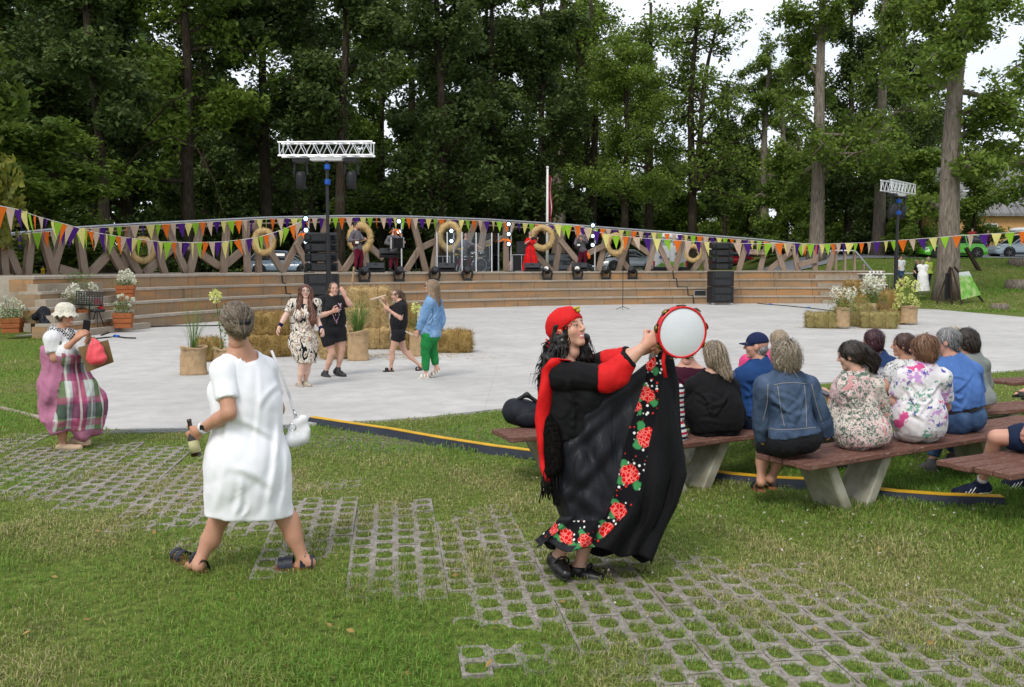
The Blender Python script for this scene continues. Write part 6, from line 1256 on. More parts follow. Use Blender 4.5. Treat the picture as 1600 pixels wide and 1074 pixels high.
    def nc(s, r=.085, drop=.03, tilt=(0, 0, 1)):
        """neckline: removes the cloth round the neck, above a tilted plane"""
        p = s.j['neck']; ax = s.hc-p; n = unit(tilt)
        def f_(P):
            pa = P-p; t = np.clip(pa @ ax/(ax @ ax), -.5, 1.5); ds = np.linalg.norm(pa-t[..., None]*ax, axis=-1); return np.minimum((pa @ n)+drop*s.sc, r*s.sc-ds)
        return f_
    def limbcut(s, sd, fr, leg=False):
        a, b, c = (s.j.get(k+sd) for k in ('hka' if leg else 'sew')); p = lerp(a, b, fr) if fr <= 1 else lerp(b, c, fr-1); d = unit(b-a) if fr <= 1 else unit(c-b); r = (.15 if leg else .105)*s.sc*(.6+.4*s.g)
        sg = [(p, b), (b, c+unit(c-b)*.2)] if fr <= 1 and c is not None else [(p, (b if c is None else c)+d*.2)]
        def f_(P):
            ds = np.full(P.shape[:-1], 9.)
            for u, v in sg: ba = v-u; pa = P-u; t = np.clip(pa @ ba/(ba @ ba+1e-9), 0, 1); ds = np.minimum(ds, np.linalg.norm(pa-t[..., None]*ba, axis=-1))
            pl = (P-p) @ d
            if len(sg) > 1: pl = np.maximum(pl, np.where(np.linalg.norm(P-b, axis=-1) < np.linalg.norm(P-p, axis=-1), .02, -9.))
            return np.minimum(pl, r-ds)
        return f_
    def wear(s, nm, groups, m, off=.014, cuts=(), extra=(), wr=(.006, 13.), h=None, fn=None, rl=1, parent=None, use=None, seed=1, sl=None, lg=None, ac=0.):
        """a garment: the chosen body groups, grown outwards, cut by planes, with soft wrinkles"""
        pr = (s.grp(*groups) if groups else [])+list(extra); h = h or s.h; cuts = list(cuts)
        if sl: pr = [p for p in pr if p['g'][:3] not in ('arm', 'for')]
        for sd, q in (lg or {}).items(): cuts.append(s.limbcut(sd, q, True))
        P, Q = smesh(pr, h, off*s.sc, cuts, fn=fn)
        if rl: P = relax(P, Q, rl)
        for sd, q in (sl or {}).items():
            S, E, W = (s.j[k+sd] for k in 'sew'); c = lerp(S, E, q) if q <= 1 else lerp(E, W, q-1); d = E-S if q <= 1 else W-E
            ap = [p for p in s.P if p['g'] in ('arm'+sd, 'fore'+sd)][:1 if q <= 1 else 3]; ap = [cap(lerp(S, s.j['neck'], .28), S, .05*s.sc, .056*s.sc*(.6+.4*s.g), .04*s.sc)]+ap
            P2, Q2 = smesh(ap, h, (off+(.004 if q <= 1 else .003))*s.sc, [half(c, d)])
            if rl: P2 = relax(P2, Q2, rl)
            Q = np.concatenate([Q, Q2+len(P)]); P = np.concatenate([P, P2])
        N = vnorm(P, Q); a, f = wr; q = (P-s.base)/s.sc
        if ac: P = P+N*creases(P, s.folds(ac, seed), 1)[:, None]
        w_ = a*s.sc*(wob(q*np.array([1, 1, .55]), f, seed)+.5*wob(q, f*2.3, seed+1))
        P = P+N*np.maximum(w_, -.55*off*s.sc)[:, None]
        return mesh_obj(nm, P-s.base, Q, m, parent or s.root, True)
    def hair(s, prims, c1, c2, n=350, seg=6, L=.5, wd=.004, flow=(0, -.3, -1), seed=1, face=(.27, .36, .5), fpos=(0, .44, -.17), curl=.0, h=None, lift=.012, name='hair', amp=.006, ear=True, crown=None, zmax=None, jit=.12):
        H = s.hh; pr = [ell(s.L(*p[1]), np.array(p[2])*H, s.HM, p[3]*H if len(p) > 3 else .06*H) if p[0] == 'e' else (cap(s.L(*p[1]), s.L(*p[2]), p[3]*H, p[4]*H, .08*H) if p[0] == 'c' else p[1]) for p in prims]
        if face: pr.append(ell(s.L(*fpos), np.array(face)*H, s.HM, .04*H, '', -1))
        P, Q = smesh(pr, h or max(.007, s.h*.6)); N = vnorm(P, Q); P = P+N*(amp*H*4*wob((P-s.hc)/H*.23, 30, seed))[:, None]; rs = np.random.RandomState(seed); c1 = np.array(c1); c2 = np.array(c2)
        Vs = [P]; Fs = [Q]; Cs = [np.tile(c1*.85, (len(P), 1))+(c2-c1)*.4*rs.uniform(0, 1, (len(P), 1))**2]
        if n:
            cand = np.arange(len(P)) if zmax is None else np.where((P-s.hc) @ s.HM[2] < zmax*H)[0]; i = cand[rs.randint(0, len(cand), n)]; p = P[i]+N[i]*.002; nn = N[i]; fl = np.array(flow, float) @ s.HM; top = s.L(*(crown or (0, -.15, .5))); pts = [p]; st = L*H/seg*rs.uniform(.5, 1.2, n)[:, None]
            for k in range(seg):
                rad = p-top; rad = rad/(np.linalg.norm(rad, axis=1)[:, None]+1e-6); d = fl*.7+rad*.8+rs.normal(0, jit+curl, (n, 3)); d = d-nn*np.sum(d*nn, 1)[:, None]; d = d/(np.linalg.norm(d, axis=1)[:, None]+1e-6); p = p+d*st
                e = .004; g0 = seval(pr, p); gr = np.stack([seval(pr, p+np.eye(3)[a]*e)-g0 for a in range(3)], 1)/e; gn = gr/(np.linalg.norm(gr, axis=1)[:, None]+1e-6); tgt = lift*H*(.2+rs.exponential(1., n)); ins = g0 < .05*H
                p = np.where(ins[:, None], p-gn*(g0-tgt)[:, None], p); nn = gn; pts.append(p)
            pts = np.stack(pts, 1); m = seg+1; T = np.gradient(pts, axis=1); ref = (pts-s.hc); S = np.cross(T, ref); S = S/(np.linalg.norm(S, axis=2)[..., None]+1e-9)*wd*(s.sc)*(np.linspace(1, .25, m)[None, :, None]); V = np.stack([pts-S, pts+S], 2).reshape(-1, 3); b = (np.arange(n)*m*2)[:, None, None]+(np.arange(seg)*2)[None, :, None]; F_ = (b+np.array([0, 1, 3, 2])[None, None, :]).reshape(-1, 4)
            Vs.append(V); Fs.append(F_+len(P)); mixf = rs.uniform(0, 1, n)[:, None]**1.3; cs = c1+(c2-c1)*mixf; Cs.append(np.repeat(cs, m*2, 0))
        return mesh_obj(name, np.concatenate(Vs)-s.base, np.concatenate(Fs), M_HAIR, s.root, True, np.concatenate(Cs))
    def shoe(s, sd, m, msole, off=.012, top=.05, sole=.03, h=None, hcut=True, nm='shoe'):
        """closed shoe around the foot with a flat sole"""
        An, T, K = s.j['a'+sd], s.j['t'+sd], s.j['k'+sd]; d = unit(T-An); he = An+unit(An-K)*.05*s.sc-unit(np.array([d[0], d[1], 0]))*.035*s.sc; up = np.array([0, 0, 1.]); fl = unit(T-he); n = unit(up-fl*np.dot(up, fl)); b = min(he[2], T[2]); k = s.sc
        pr = [cap(he, lerp(he, T, .55), .04*k, .042*k, .02), cap(lerp(he, T, .5), T, .043*k, .03*k, .02), cap(he, An+n*.01, .04*k, .038*k, .03)]
        bot = he-n*.03*k; u = s.wear(nm, None, m, off, [half(An+n*top*k, n), half(bot, -n)], pr, (.002, 20.), h=h or max(.006, s.h*.6)); sl = s.wear('sole', None, msole, off+.006, [half(bot+n*.012*k, n), half(bot-n*sole*k, -n)], pr[:2], (0, 1.), h=h or max(.006, s.h*.6), rl=0, parent=u); return u
    def obj(s, nm, mb, m, smooth=True, parent=None): return mesh_obj(nm, np.array(mb.v)-s.base, mb.f, m, parent or s.root, smooth)
from mathutils.bvhtree import BVHTree
def onto(f, nm):
    """returns a function that finds the point of a garment seen at a picture position"""
    me_ = [c for c in f.root.children if c.name.startswith(nm)][0].data; BV = BVHTree.FromPolygons([v.co for v in me_.vertices], [list(p.vertices) for p in me_.polygons])
    def g_(px, py): d = unit(ray(px, py)); o = np.array([0, 0, CAMH])-f.base; h_ = BV.ray_cast(Vector(o), Vector(d)); return (np.array(h_[0]) if h_[0] is not None else d*f.Y+o)+f.base-d*.001
    return g_
# ---------------------------------------------------------------- cloth patterns
def m_pattern(name, fn, rough=.8, bs=180., bst=.2, spec=.2):
    if name in MATS: return MATS[name]
    m, t, b = newmat(name, rough, spec); co = crd(t); x = fn(t, co); setc(t, b, x); w_ = t('TexNoise', {'Vector': co, 'Scale': bs, 'Detail': 2.}); w2 = t('TexNoise', {'Vector': co, 'Scale': 12., 'Detail': 3.}); fd = t('TexNoise', {'Vector': t('Mapping', {0: co, 2: (0, .25, 0), 3: (7, 7, 2.6)}), 'Scale': 1.7, 'Detail': 3., 'Distortion': 1.2}); bump(t, b, t('Math', {0: t('Math', {0: w_, 1: w2}, operation='ADD'), 1: t('Math', {0: fd, 1: 5.}, operation='MULTIPLY')}, operation='ADD'), bst, .012); MATS[name] = m; return m
def stepf(t, v, th, w=.02): return t.rng(v, th-w, th+w)
def spots(t, co, base, scale, col, r, keep=.5, dist=.25, seed=0.):
    """scattered soft-edged blots in a colour"""
    w_ = t('TexNoise', {'Vector': t('Mapping', {0: co, 1: (seed, seed*1.7, seed*.3)}), 'Scale': scale*2.2, 'Detail': 3.}); p = t.mix(dist*.14, co, (w_, 1)); v = t('TexVoronoi', {'Vector': p, 'Scale': scale}); c = t('SeparateColor', {0: (v, 1)})
    d = t.rng((v, 0), r-.05, r+.05, 1, 0); k = t.rng((c, 0), keep-.01, keep+.01, 1, 0); return t.mix((t('Math', {0: d, 1: k}, operation='MULTIPLY'), 0), base, col)
# ---------------------------------------------------------------- woman in the white dress, seen from behind
M_WDRESS = cloth_mat('white_jersey', (.84, .84, .87), .75, 220, .05, var=.02, fold=6.); M_CORK = mat('cork_sole', C(150, 100, 66), .9); M_NAVYL = mat('navy_leather', C(30, 34, 48), .5); M_WLEATH = mat('white_leather', (.74, .74, .75), .4)
f = Fig('woman in a white dress seen from behind, walking with a bottle in her hand', 5.95, dict(head=(369, 503, .0), neck=(376, 553, .02), pel=(388, 708, .05), sL=(350, 580, -.1), sR=(412, 578, .14), eL=(358, 646, -.2), wL=(312, 672, -.12), eR=(434, 640, .24), wR=(412, 655, .42), hL=(362, 735, .0), hR=(412, 735, .1), kL=(342, 812, .1), kR=(444, 806, .08), aL=(312, 876, .0), aR=(474, 874, .06), tL=(274, 888, .3), tR=(438, 895, .05)),
        -38, 'tan', .0105, 1.04, 1.04, sw=.165, head=.224, face=(-30, 0, 0), ground=0, hands=dict(L=dict(curl=1.15, thumb=.9, n=(.35, .3, .25), d=(-.6, .25, -.5)), R=dict(curl=.6, n=(-1, 0, 0))), limb=1.06, armg=.92)
f.build_body()
pr = f.grp('torso', 'pelvis', 'arm'); B = [A(x, y, 5.95+d) for x, y, d in ((386, 640, .04), (384, 730, .04), (386, 795, .06))]
Md = f.M
ex = [ell(B[0]+f.rt*.01, (.195, .155, .24), Md, .12), ell(B[1]+f.fw*.0, (.24, .19, .27), Md, .12), cap(A(356, 770, 5.9), A(350, 830, 5.93), .105, .12, .1), cap(A(420, 765, 6.0), A(430, 830, 6.02), .1, .115, .1), cap(A(388, 740, 5.98), A(390, 830, 6.0), .19, .19, .12)]
hem = half(A(388, 805, 5.95), (-.08, 0, -1))
def drape(V, Pt):
    q = Pt-f.base; x, y, z = q[..., 0], q[..., 1], q[..., 2]; rg = lambda a: 1-np.abs(np.sin(a))*1.6
    o = V+.006*ss(1.0, .4, z)*rg(x*13+y*9+1.6*np.sin(z*3+x*3))+.012*ss(.95, .8, z)*ss(.5, .7, z)*(-np.exp(-((x-.0)/.12)**2))+.004*ss(1.25, .7, z)*rg(x*11-z*9+y*7+1.2*np.sin(z*6))+.003*ss(.85, 1.0, z)*ss(1.35, 1.15, z)*rg(z*17+x*9)
    return o+creases(Pt, [(402, 575, 398, 690, 5, .004), (432, 640, 416, 800, 7, .009), (444, 700, 436, 800, 6, .008), (346, 690, 334, 800, 7, .008), (362, 735, 420, 760, 8, .008), (352, 655, 428, 686, 6, .008), (340, 620, 352, 700, 6, .009), (372, 745, 366, 806, 6, .009), (408, 640, 436, 600, 5, .007), (384, 780, 380, 808, 5, .008)], 1)
f.wear('dress', ('torso', 'pelvis', 'arm'), M_WDRESS, .015, [hem, f.nc(.1, .035, (0, -.2, 1))], ex, (.003, 9.), fn=drape, rl=2, sl=dict(L=.68, R=.68))
f.hair([('e', (0, -.1, .13), (.415, .46, .42)), ('e', (0, -.3, -.1), (.35, .25, .28), .12), ('e', (.02, -.5, -.2), (.2, .16, .17), .05), ('e', (-.1, -.5, -.06), (.12, .1, .1), .05)], (.07, .05, .035), (.36, .27, .17), 800, 10, 1.0, .003, (0, -.9, -.5), 3, lift=.008, crown=(0, .45, .3), jit=.04)
mb = MB(); c0, c1 = f.L(-.2, -.53, -.02), f.L(.22, -.55, .04); mb.tube([c0, lerp(c0, c1, .5)+f.HM[1]*-.035*f.hh*2, c1], .013, 8); mb.tube([c0+[0, 0, -.012], lerp(c0, c1, .5)-f.HM[1]*.06*f.hh+[0, 0, -.016], c1+[0, 0, -.012]], .009, 6); f.obj('hair_clip', mb, M_BLACK)
def sandal(f, sd, m, cork, straps):
    An, T, K = f.j['a'+sd], f.j['t'+sd], f.j['k'+sd]; d = unit((T-An)*[1, 1, 0]); up = np.array([0, 0, 1.]); he = An-d*.05; zz = max(f.gz, An[2]-.1); he[2] = zz; to = T.copy()+d*.03; to[2] = max(T[2]-.04, f.gz); ct = f.j['t'+sd]
    s_ = np.cross(up, d); V = []; n = 9; prof = [.03, .034, .032, .03, .036, .042, .046, .04, .02]
    mb = MB(); B_, T_ = [], []
    for i in range(n): p = lerp(he, to, i/(n-1)); w_ = prof[i]*f.sc; B_ += [(p-s_*w_), (p+s_*w_)]
    Vv = B_+[p+up*.022 for p in B_]; m_ = len(B_); Fc = []
    for i in range(n-1): a = 2*i; Fc += [[a, a+2, a+3, a+1], [m_+a, m_+a+1, m_+a+3, m_+a+2], [a, m_+a, m_+a+2, a+2], [a+1, a+3, m_+a+3, m_+a+1]]
    Fc += [[0, 1, m_+1, m_], [m_-2, 2*m_-2, 2*m_-1, m_-1]]; mb.add(Vv, Fc); so = f.obj('sandal', mb, cork, False)
    for t, hgt, wd in straps:
        p = lerp(he, to, t)+up*.022; w_ = float(np.interp(t, np.linspace(0, 1, n), prof))*f.sc+.006; V = []; Fc = []
        for k in range(9):
            a = PI*k/8; c = p+s_*w_*math.cos(a)+up*(hgt*math.sin(a)+.0); V += [c-d*wd/2, c+d*wd/2]
        for k in range(8): Fc.append([2*k, 2*k+1, 2*k+3, 2*k+2])
        Vo = [v+(v-p)*.12 for v in V]; q = MB(); q.add(V, [g[::-1] for g in Fc]); q.add(Vo, Fc); f.obj('strap', q, m, True, so)
    return so
for sd in 'LR': sandal(f, sd, M_NAVYL, M_CORK, ((.62, .055, .05), (.8, .05, .045), (.22, .085, .03), (.02, .06, .035)))
mb = MB(); w = f.j['wL']; d = unit(w-f.j['eL']); mb.lathe([(.034, -.012), (.038, -.012), (.038, .012), (.034, .012)], 16, w-d*.03, np.stack([unit(np.cross(d, (0, 0, 1))), np.cross(d, unit(np.cross(d, (0, 0, 1)))), d], 1)); wt = f.obj('wrist_watch', mb, M_WLEATH); mb = MB().box(w-d*.03+np.array([.005, -.035, .008]), (.03, .012, .03), None, .003); f.obj('watch_face', mb, M_GLASSD, False, wt)
# bottle in her hand
bt, bb = A(295, 655, 5.86), A(307, 713, 5.84); ax = unit(bb-bt); bx_ = unit(np.cross(ax, (0, 1, 0))); Mr = np.stack([bx_, np.cross(ax, bx_), ax], 1); Lb = np.linalg.norm(bb-bt); th = thing('beer_bottle', 'brown glass bottle with a pale label held by the woman in white', 'bottle', tuple(bb))
MB(bb).lathe([(.001, 0), (.013, 0), (.0145, .012), (.013, .02), (.0135, Lb*.3), (.02, Lb*.4), (.031, Lb*.5), (.0315, Lb*.98), (.028, Lb), (.001, Lb)], 18, bt, Mr).build('glass', mat('brown_glass', C(40, 24, 14), .08, .6, .1, bst=0), th, True); MB(bb).lathe([(.0322, Lb*.58), (.0322, Lb*.9)], 18, bt, Mr).build('label_band', mat('paper_label', C(206, 200, 150), .6), th, True)
# white handbag on a long strap
o_ = A(466, 672, 6.1); th = soft('white_handbag', 'white leather handbag hanging at the right hip of the woman in white', 'handbag', [('bag_body', [ell(o_+[0, 0, .0], (.075, .035, .07), k=.03), ell(o_+[0.03, 0, .05], (.04, .03, .06), k=.03), ell(o_+[-.01, 0, -.06], (.09, .045, .045), k=.03)], M_WLEATH, .014)], o_, .008)
MB(o_).tube([A(424, 548, 6.02), A(440, 585, 6.06), A(452, 618, 6.12), A(459, 642, 6.13), A(462, 655, 6.12)], .008, 6).build('strap', M_WLEATH, th, True); MB(o_).torus(A(457, 668, 6.02), .022, .004, 14, 6, rot3(PI/2)).build('ring', M_CHROME, th, True); MB(o_).tube([A(459, 640, 6.1), A(463, 650, 6.08)], .007, 6).build('clasp', M_CHROME, th, True)
# ---------------------------------------------------------------- the dancing woman
M_BLK = cloth_mat('black_jersey', (.007, .007, .008), .85, 200, .2); M_SATIN = cloth_mat('black_satin', (.02, .021, .026), .33, 260, .1, var=.1); M_RED = M_RED; M_REDC = cloth_mat('red_cloth', C(225, 28, 30, .85), .65, 200, .2, var=.1); M_BLKS = mat('black_shoe_leather', (.012, .012, .013), .35, .5)
f = Fig('dancing woman in black and red costume with red headscarf, holding up a tambourine', 5.86, dict(head=(888, 514, .0), neck=(878, 566, .02), pel=(900, 700, .02), sR=(880, 588, -.15), sL=(888, 582, .17), eR=(950, 590, -.2), wR=(1008, 540, -.2), eL=(955, 566, .16), wL=(1003, 548, .02), hR=(898, 712, -.08), hL=(906, 712, .1), kR=(905, 800, -.1), kL=(925, 798, .1), aR=(874, 868, .0), aL=(906, 884, .03), tR=(884, 897, -.12), tL=(938, 905, -.05)),
        104, 'tan', .0115, 1.14, 1.03, sw=.17, head=.24, face=(128, 15, 4), ground=0, hands=dict(R=dict(curl=1.25, thumb=.9, n=(.1, 1, -.15), d=(.75, .05, .6)), L=dict(curl=1.2, n=(.2, -.6, -.5), d=(.8, -.2, .3))), limb=1.05, bust=1.3, armg=1.2)
f.skin = (.6, .35, .25); f.build_body(lips=(.6, .06, .08), smile=True, brow=(.06, .035, .02))
J = f.j
f.wear('top', ('torso', 'pelvis', 'arm'), M_BLK, .016, [half(A(900, 676, 5.86), (.3, 0, -1)), f.nc(.11, .04, (.3, 0, 1))], [ell(A(890, 640, 5.86), (.18, .165, .24), f.M, .1)], (.009, 13.), seed=3, sl=dict(R=.9, L=.9), ac=.012)
for sd in 'RL':
    S, E, W = J['s'+sd], J['e'+sd], J['w'+sd]; m_ = lerp(E, W, .28); cu = [cap(lerp(S, E, .78), E, .074, .076, .03), cap(E, lerp(E, W, .5), .076, .058, .03)]
    if sd == 'R': cu.append(cap(E+[-.015, 0, -.03], lerp(E, W, .3)+[0, 0, -.06], .06, .045, .04))
    f.wear('red_cuff' if sd == 'R' else 'far_red_cuff', None, M_REDC, .0, [half(lerp(S, E, .8), S-E), half(lerp(E, W, .56), W-E)], cu, (.007, 14.)); f.wear('cuff_edge', None, M_BLK, .004, [half(lerp(E, W, .5), E-W), half(lerp(E, W, .6), W-E)], cu[1:2], (.003, 14.))
# headscarf, hair, earring
f.wear('headscarf', None, M_REDC, .0, [lambda P: ((P-f.hc) @ f.HM.T @ np.array([0, .62, -1.])/f.hh-.02)*f.hh], [ell(f.L(0, -.07, .15), np.array([.385, .46, .41])*f.hh, f.HM, .02), ell(f.L(0, -.36, .0), np.array([.22, .18, .2])*f.hh, f.HM, .06)], (.006, 26.), h=.006)
f.hair([('e', (0, -.12, .05), (.36, .4, .36)), ('e', (0, -.3, -.35), (.33, .22, .34), .15), ('p', cap(f.L(.12, -.42, -.4), A(852, 592, 5.8), .062, .05, .05)), ('p', cap(f.L(-.1, -.42, -.4), A(862, 588, 5.98), .062, .045, .05)), ('p', cap(f.L(.3, -.12, -.3), A(862, 566, 5.72), .04, .035, .04)), ('p', cap(f.L(-.3, -.02, -.35), f.L(-.32, .0, -.75), .05, .05, .04))], (.006, .005, .005), (.02, .016, .015), 500, 7, .7, .004, (0, -.3, -1), 5, curl=.35, lift=.03, face=(.29, .42, .55), amp=.02, zmax=-.12)
rs = np.random.RandomState(4); bd = MB()
for k in range(40):
    u = rs.uniform(-1, 1); ang = k/40*PI*1.5-.35*PI; p = f.L(.39*math.cos(ang), -.05-.44*math.sin(ang), -.04-.26*(math.sin(ang))*1+rs.uniform(-.1, .02)); bd.sphere(p, .0055, 6, 4)
f.obj('scarf_beads', bd, M_REDC); bd = MB()
for k in range(8): bd.sphere(f.L(.36+rs.uniform(-.03, .05), -.45+rs.uniform(-.08, .08), -.2+rs.uniform(-.15, .1)), .006, 6, 4)
f.obj('bead_tassels', bd, M_REDC)
er = MB().sphere(f.L(.36, -.02, -.24), .013, 10, 8).tube([f.L(.355, -.02, -.14), f.L(.36, -.02, -.2)], .003, 5); f.obj('earring', er, mat('grey_pearl', C(120, 126, 124), .2, .6))
fl = MB()
for k in range(5): fl.sphere(f.L(-.12+.03*k, .34+.04*(k % 2), .36+.04*((k*2) % 3)), (.012, .012, .009), 8, 5)
f.obj('scarf_flower', fl, mat('scarf_flower', C(214, 190, 60)))
# red shawl strip down the back
V = []; Fc = []; pth = [(886, 562, -.2, 10), (872, 562, -.2, 14), (860, 578, -.2, 16), (852, 612, -.2, 14), (848, 655, -.2, 13), (849, 700, -.2, 12), (853, 730, -.22, 9), (856, 754, -.22, 6)]
for i in range(29):
    t = i/28*7; a = int(min(6, t)); u = t-a; x, y, d, w_ = (lerp(pth[a][k], pth[a+1][k], u) for k in range(4))
    for k in range(5): V.append(A(x+(k/4-.5)*w_*1.6+1.5*math.sin(i*.7+k), y+(k/4-.5)*2*(i < 6), 5.86+d-.03*math.sin(k/4*PI)+.05*k/4+.01*math.sin(i*.9)))
for i in range(28):
    for k in range(4): Fc.append([i*5+k, i*5+k+1, i*5+k+6, i*5+k+5])
q = mesh_obj('red_shawl', np.array(V)-f.base, Fc, M_REDC, f.root, True); sm = q.modifiers.new('thick', 'SOLIDIFY'); sm.thickness = .006
# the lifted skirt: rings from waist to hem, wide towards the raised hand
RING = [(0, 864, 652, 1036, 546, .225, .02), (.1, 856, 668, 1052, 560, .235, .04), (.25, 851, 702, 1062, 600, .24, .08), (.42, 857, 745, 1064, 668, .26, .13), (.58, 867, 782, 1071, 742, .27, .17), (.72, 878, 808, 1056, 792, .26, .2), (.86, 860, 828, 1036, 836, .27, .22), (1., 838, 850, 1020, 876, .28, .24)]
NV, NU = 64, 128; V = []; MI = []; UVc = []
for i in range(NV+1):
    t = i/NV; vals = [np.interp(t, [r[0] for r in RING], [r[k] for r in RING]) for k in range(1, 7)]
    xl, yl, xr, yr, bl, br = vals
    for k in range(NU):
        th = 2*PI*k/NU; c_, s_ = math.cos(th), math.sin(th); u = .5-.5*c_                      # u=0 left ... 1 right; s_>0 near side
        b_ = lerp(bl, br, u); s_ = math.copysign(abs(s_)**.6, s_); fo = .035*t*math.sin(th*11+2.2*t+1.5*math.sin(3*th))*(.4+.6*t)+.02*math.sin(th*5+t*7)*min(1, t*3); fo += .018*math.sin(u*26-t*9)*(s_ > 0)*math.sin(PI*t)
        hemw = (t > .8)*(t-.8)/.2; dy = hemw*(6*math.sin(th*7+.5)-9*math.exp(-((u-.62)/.1)**2)*(s_ > 0))
        V.append(A(lerp(xl, xr, u)+fo*90*(1 if abs(c_) > .8 else 0), lerp(yl, yr, u)+dy+14*math.sin(PI*u)*(1-t)*.9, 5.86-s_*(b_+fo)))
        sc_ = np.interp(t, [0, .15, .35, .55, .75, 1], [.90, .82, .70, .58, .46, .40]); hw_ = np.interp(t, [0, .3, .6, 1], [.055, .10, .10, .09]); UVc.append(((u-sc_)/hw_*.5+.5, t, s_*.5+.5))
Fq = np.array([[i*NU+k, i*NU+(k+1) % NU, (i+1)*NU+(k+1) % NU, (i+1)*NU+k] for i in range(NV) for k in range(NU)])
uv = np.array(UVc); fc = uv[Fq].mean(1); band = (np.abs(fc[:, 0]-.5) < .5) & (fc[:, 2] > .5); sc_ = np.interp(fc[:, 1], [0, .15, .35, .55, .75, 1], [.90, .82, .70, .58, .46, .40]); uu = np.arange(NU); left = (fc[:, 0] < .5); hemb = (fc[:, 1] > .76) & (fc[:, 1] < .955) & left
def m_rose():
    m, t, b = newmat('skirt_cloth', .7, .18); co = crd(t); at = t('SeparateXYZ', {0: (t('Attribute', attribute_name='Col'), 1)}); x = t.mix(0., (.006, .006, .008), (.006, .006, .008)); x = spots(t, co, x, 34., (.8, .8, .76), .27, .42, 0., .3); x = spots(t, co, x, 36., (.62, .03, .02), .27, .3, 0., 1.7)
    def blob(c, r, y=.04): 
        d = t('VectorMath', {0: (t('Mapping', {0: co, 1: (-c[0], -c[1], -c[2]), 3: (1, 1, 1)}), 0), 1: (1, y, 1)}, operation='MULTIPLY'); w_ = t('TexNoise', {'Vector': co, 'Scale': 26., 'Detail': 2.}); ln = t('VectorMath', {0: d}, operation='LENGTH'); return t('Math', {0: (ln, 1), 1: t('Math', {0: w_, 1: .045}, operation='MULTIPLY')}, operation='ADD'), r+.022
    vor = t('TexVoronoi', {'Vector': co, 'Scale': 42.}, feature='DISTANCE_TO_EDGE'); red = t.mix(t.rng(vor, .02, .14), C(255, 140, 130, .8), C(214, 14, 20, .85))
    for (px, py, r) in [(a, b_, c*.9) for a, b_, c in ROSES]:
        c = A(px, py, 5.86-.25)-f.base
        for dx, dz in ((-.055, -.035), (.045, -.06), (-.03, .06)): a, rr = blob(c+[dx*r/.06, 0, dz*r/.06], r*.5); x = t.mix((t.rng(a, rr-.004, rr+.004, 1, 0), 0), x, C(70, 150, 90, .8))
        a, rr = blob(c, r); x = t.mix((t.rng(a, rr-.004, rr+.004, 1, 0), 0), x, red)
    mth = lambda op, a, b_: t('Math', {0: a, 1: b_}, operation=op)
    le = t.rng((at, 0), -.02, .02); ri = t.rng((at, 0), .98, 1.02, 1, 0); ne = t.rng((at, 2), .48, .5); hm = mth('MULTIPLY', mth('MULTIPLY', t.rng((at, 1), .755, .765), t.rng((at, 1), .95, .96, 1, 0)), t.rng((at, 0), .5, .51, 1, 0)); pr_ = mth('MAXIMUM', mth('MULTIPLY', mth('MULTIPLY', le, ri), ne), hm)
    pl = t.mix(t.rng((at, 0), .48, .52), (.013, .014, .018), (.005, .005, .006)); setc(t, b, t.mix((pr_, 0), pl, x)); rg = t.rng((at, 0), .0, .1, .48, .8); t.l.new(t('Math', {0: rg, 1: t('Math', {0: pr_, 1: .4}, operation='MULTIPLY')}, operation='ADD').outputs[0], b.inputs['Roughness'])
    n1 = t('TexNoise', {'Vector': t('Mapping', {0: co, 2: (0, .6, 0), 3: (9, 9, 2)}), 'Scale': 1.6, 'Detail': 3.}); bump(t, b, n1, .5, .05); return m
ROSES = [(1022, 572, .05), (1017, 622, .05), (998, 640, .04), (1014, 688, .066), (985, 745, .062), (968, 800, .05), (948, 830, .05), (915, 845, .045), (885, 840, .045), (862, 832, .042)]
V = np.array(V); V = V-(V-np.array([0, 0, CAMH]))/5.9*creases(V, [(1005, 590, 880, 720, 11, 0.0180), (985, 600, 872, 690, 10, 0.0150), (965, 690, 880, 790, 11, 0.0180), (900, 690, 958, 790, 11, 0.0150), (1042, 600, 1062, 740, 10, 0.0120), (1040, 690, 1012, 870, 11, 0.0180), (1056, 640, 1032, 845, 10, 0.0150), (880, 760, 960, 800, 11, 0.0120), (930, 640, 900, 760, 10, 0.0120), (1000, 780, 985, 880, 10, 0.0150)], 1)[:, None]*np.array(uv[:, 2:3] > .5)
q = mesh_obj('skirt', V-f.base, Fq, m_rose(), f.root, True, uv); sm = q.modifiers.new('thick', 'SOLIDIFY'); sm.thickness = .004
# lace shawl round the hips with fringe
f.wear('lace_wrap', None, mat('black_lace', (.008, .007, .006), .95, .05, .5, 60., bs=90, bst=.8), .0, [half(A(890, 640, 5.86), (.3, 0, 1)), half(A(862, 752, 5.86), (-.35, 0, -1)), half(A(884, 690, 5.86), (1, 0, .5))], [ell(A(872, 690, 5.84), (.25, .07, .26), f.M, .05), cap(A(866, 672, 5.66), A(862, 735, 5.62), .03, .04, .05)], (.008, 20.))
mb = MB(); rs = np.random.RandomState(8)
for k in range(46):
    x = rs.uniform(848, 880); y0 = 735+(x-848)*.2; L_ = rs.uniform(25, 52); d = rs.uniform(-.26, -.1); mb.tube([A(x, y0, 5.86+d), A(x+rs.uniform(-5, 3), y0+L_*.5, 5.86+d), A(x+rs.uniform(-9, 5), y0+L_, 5.86+d)], .0035, 4)
f.obj('fringe', mb, M_BLK)
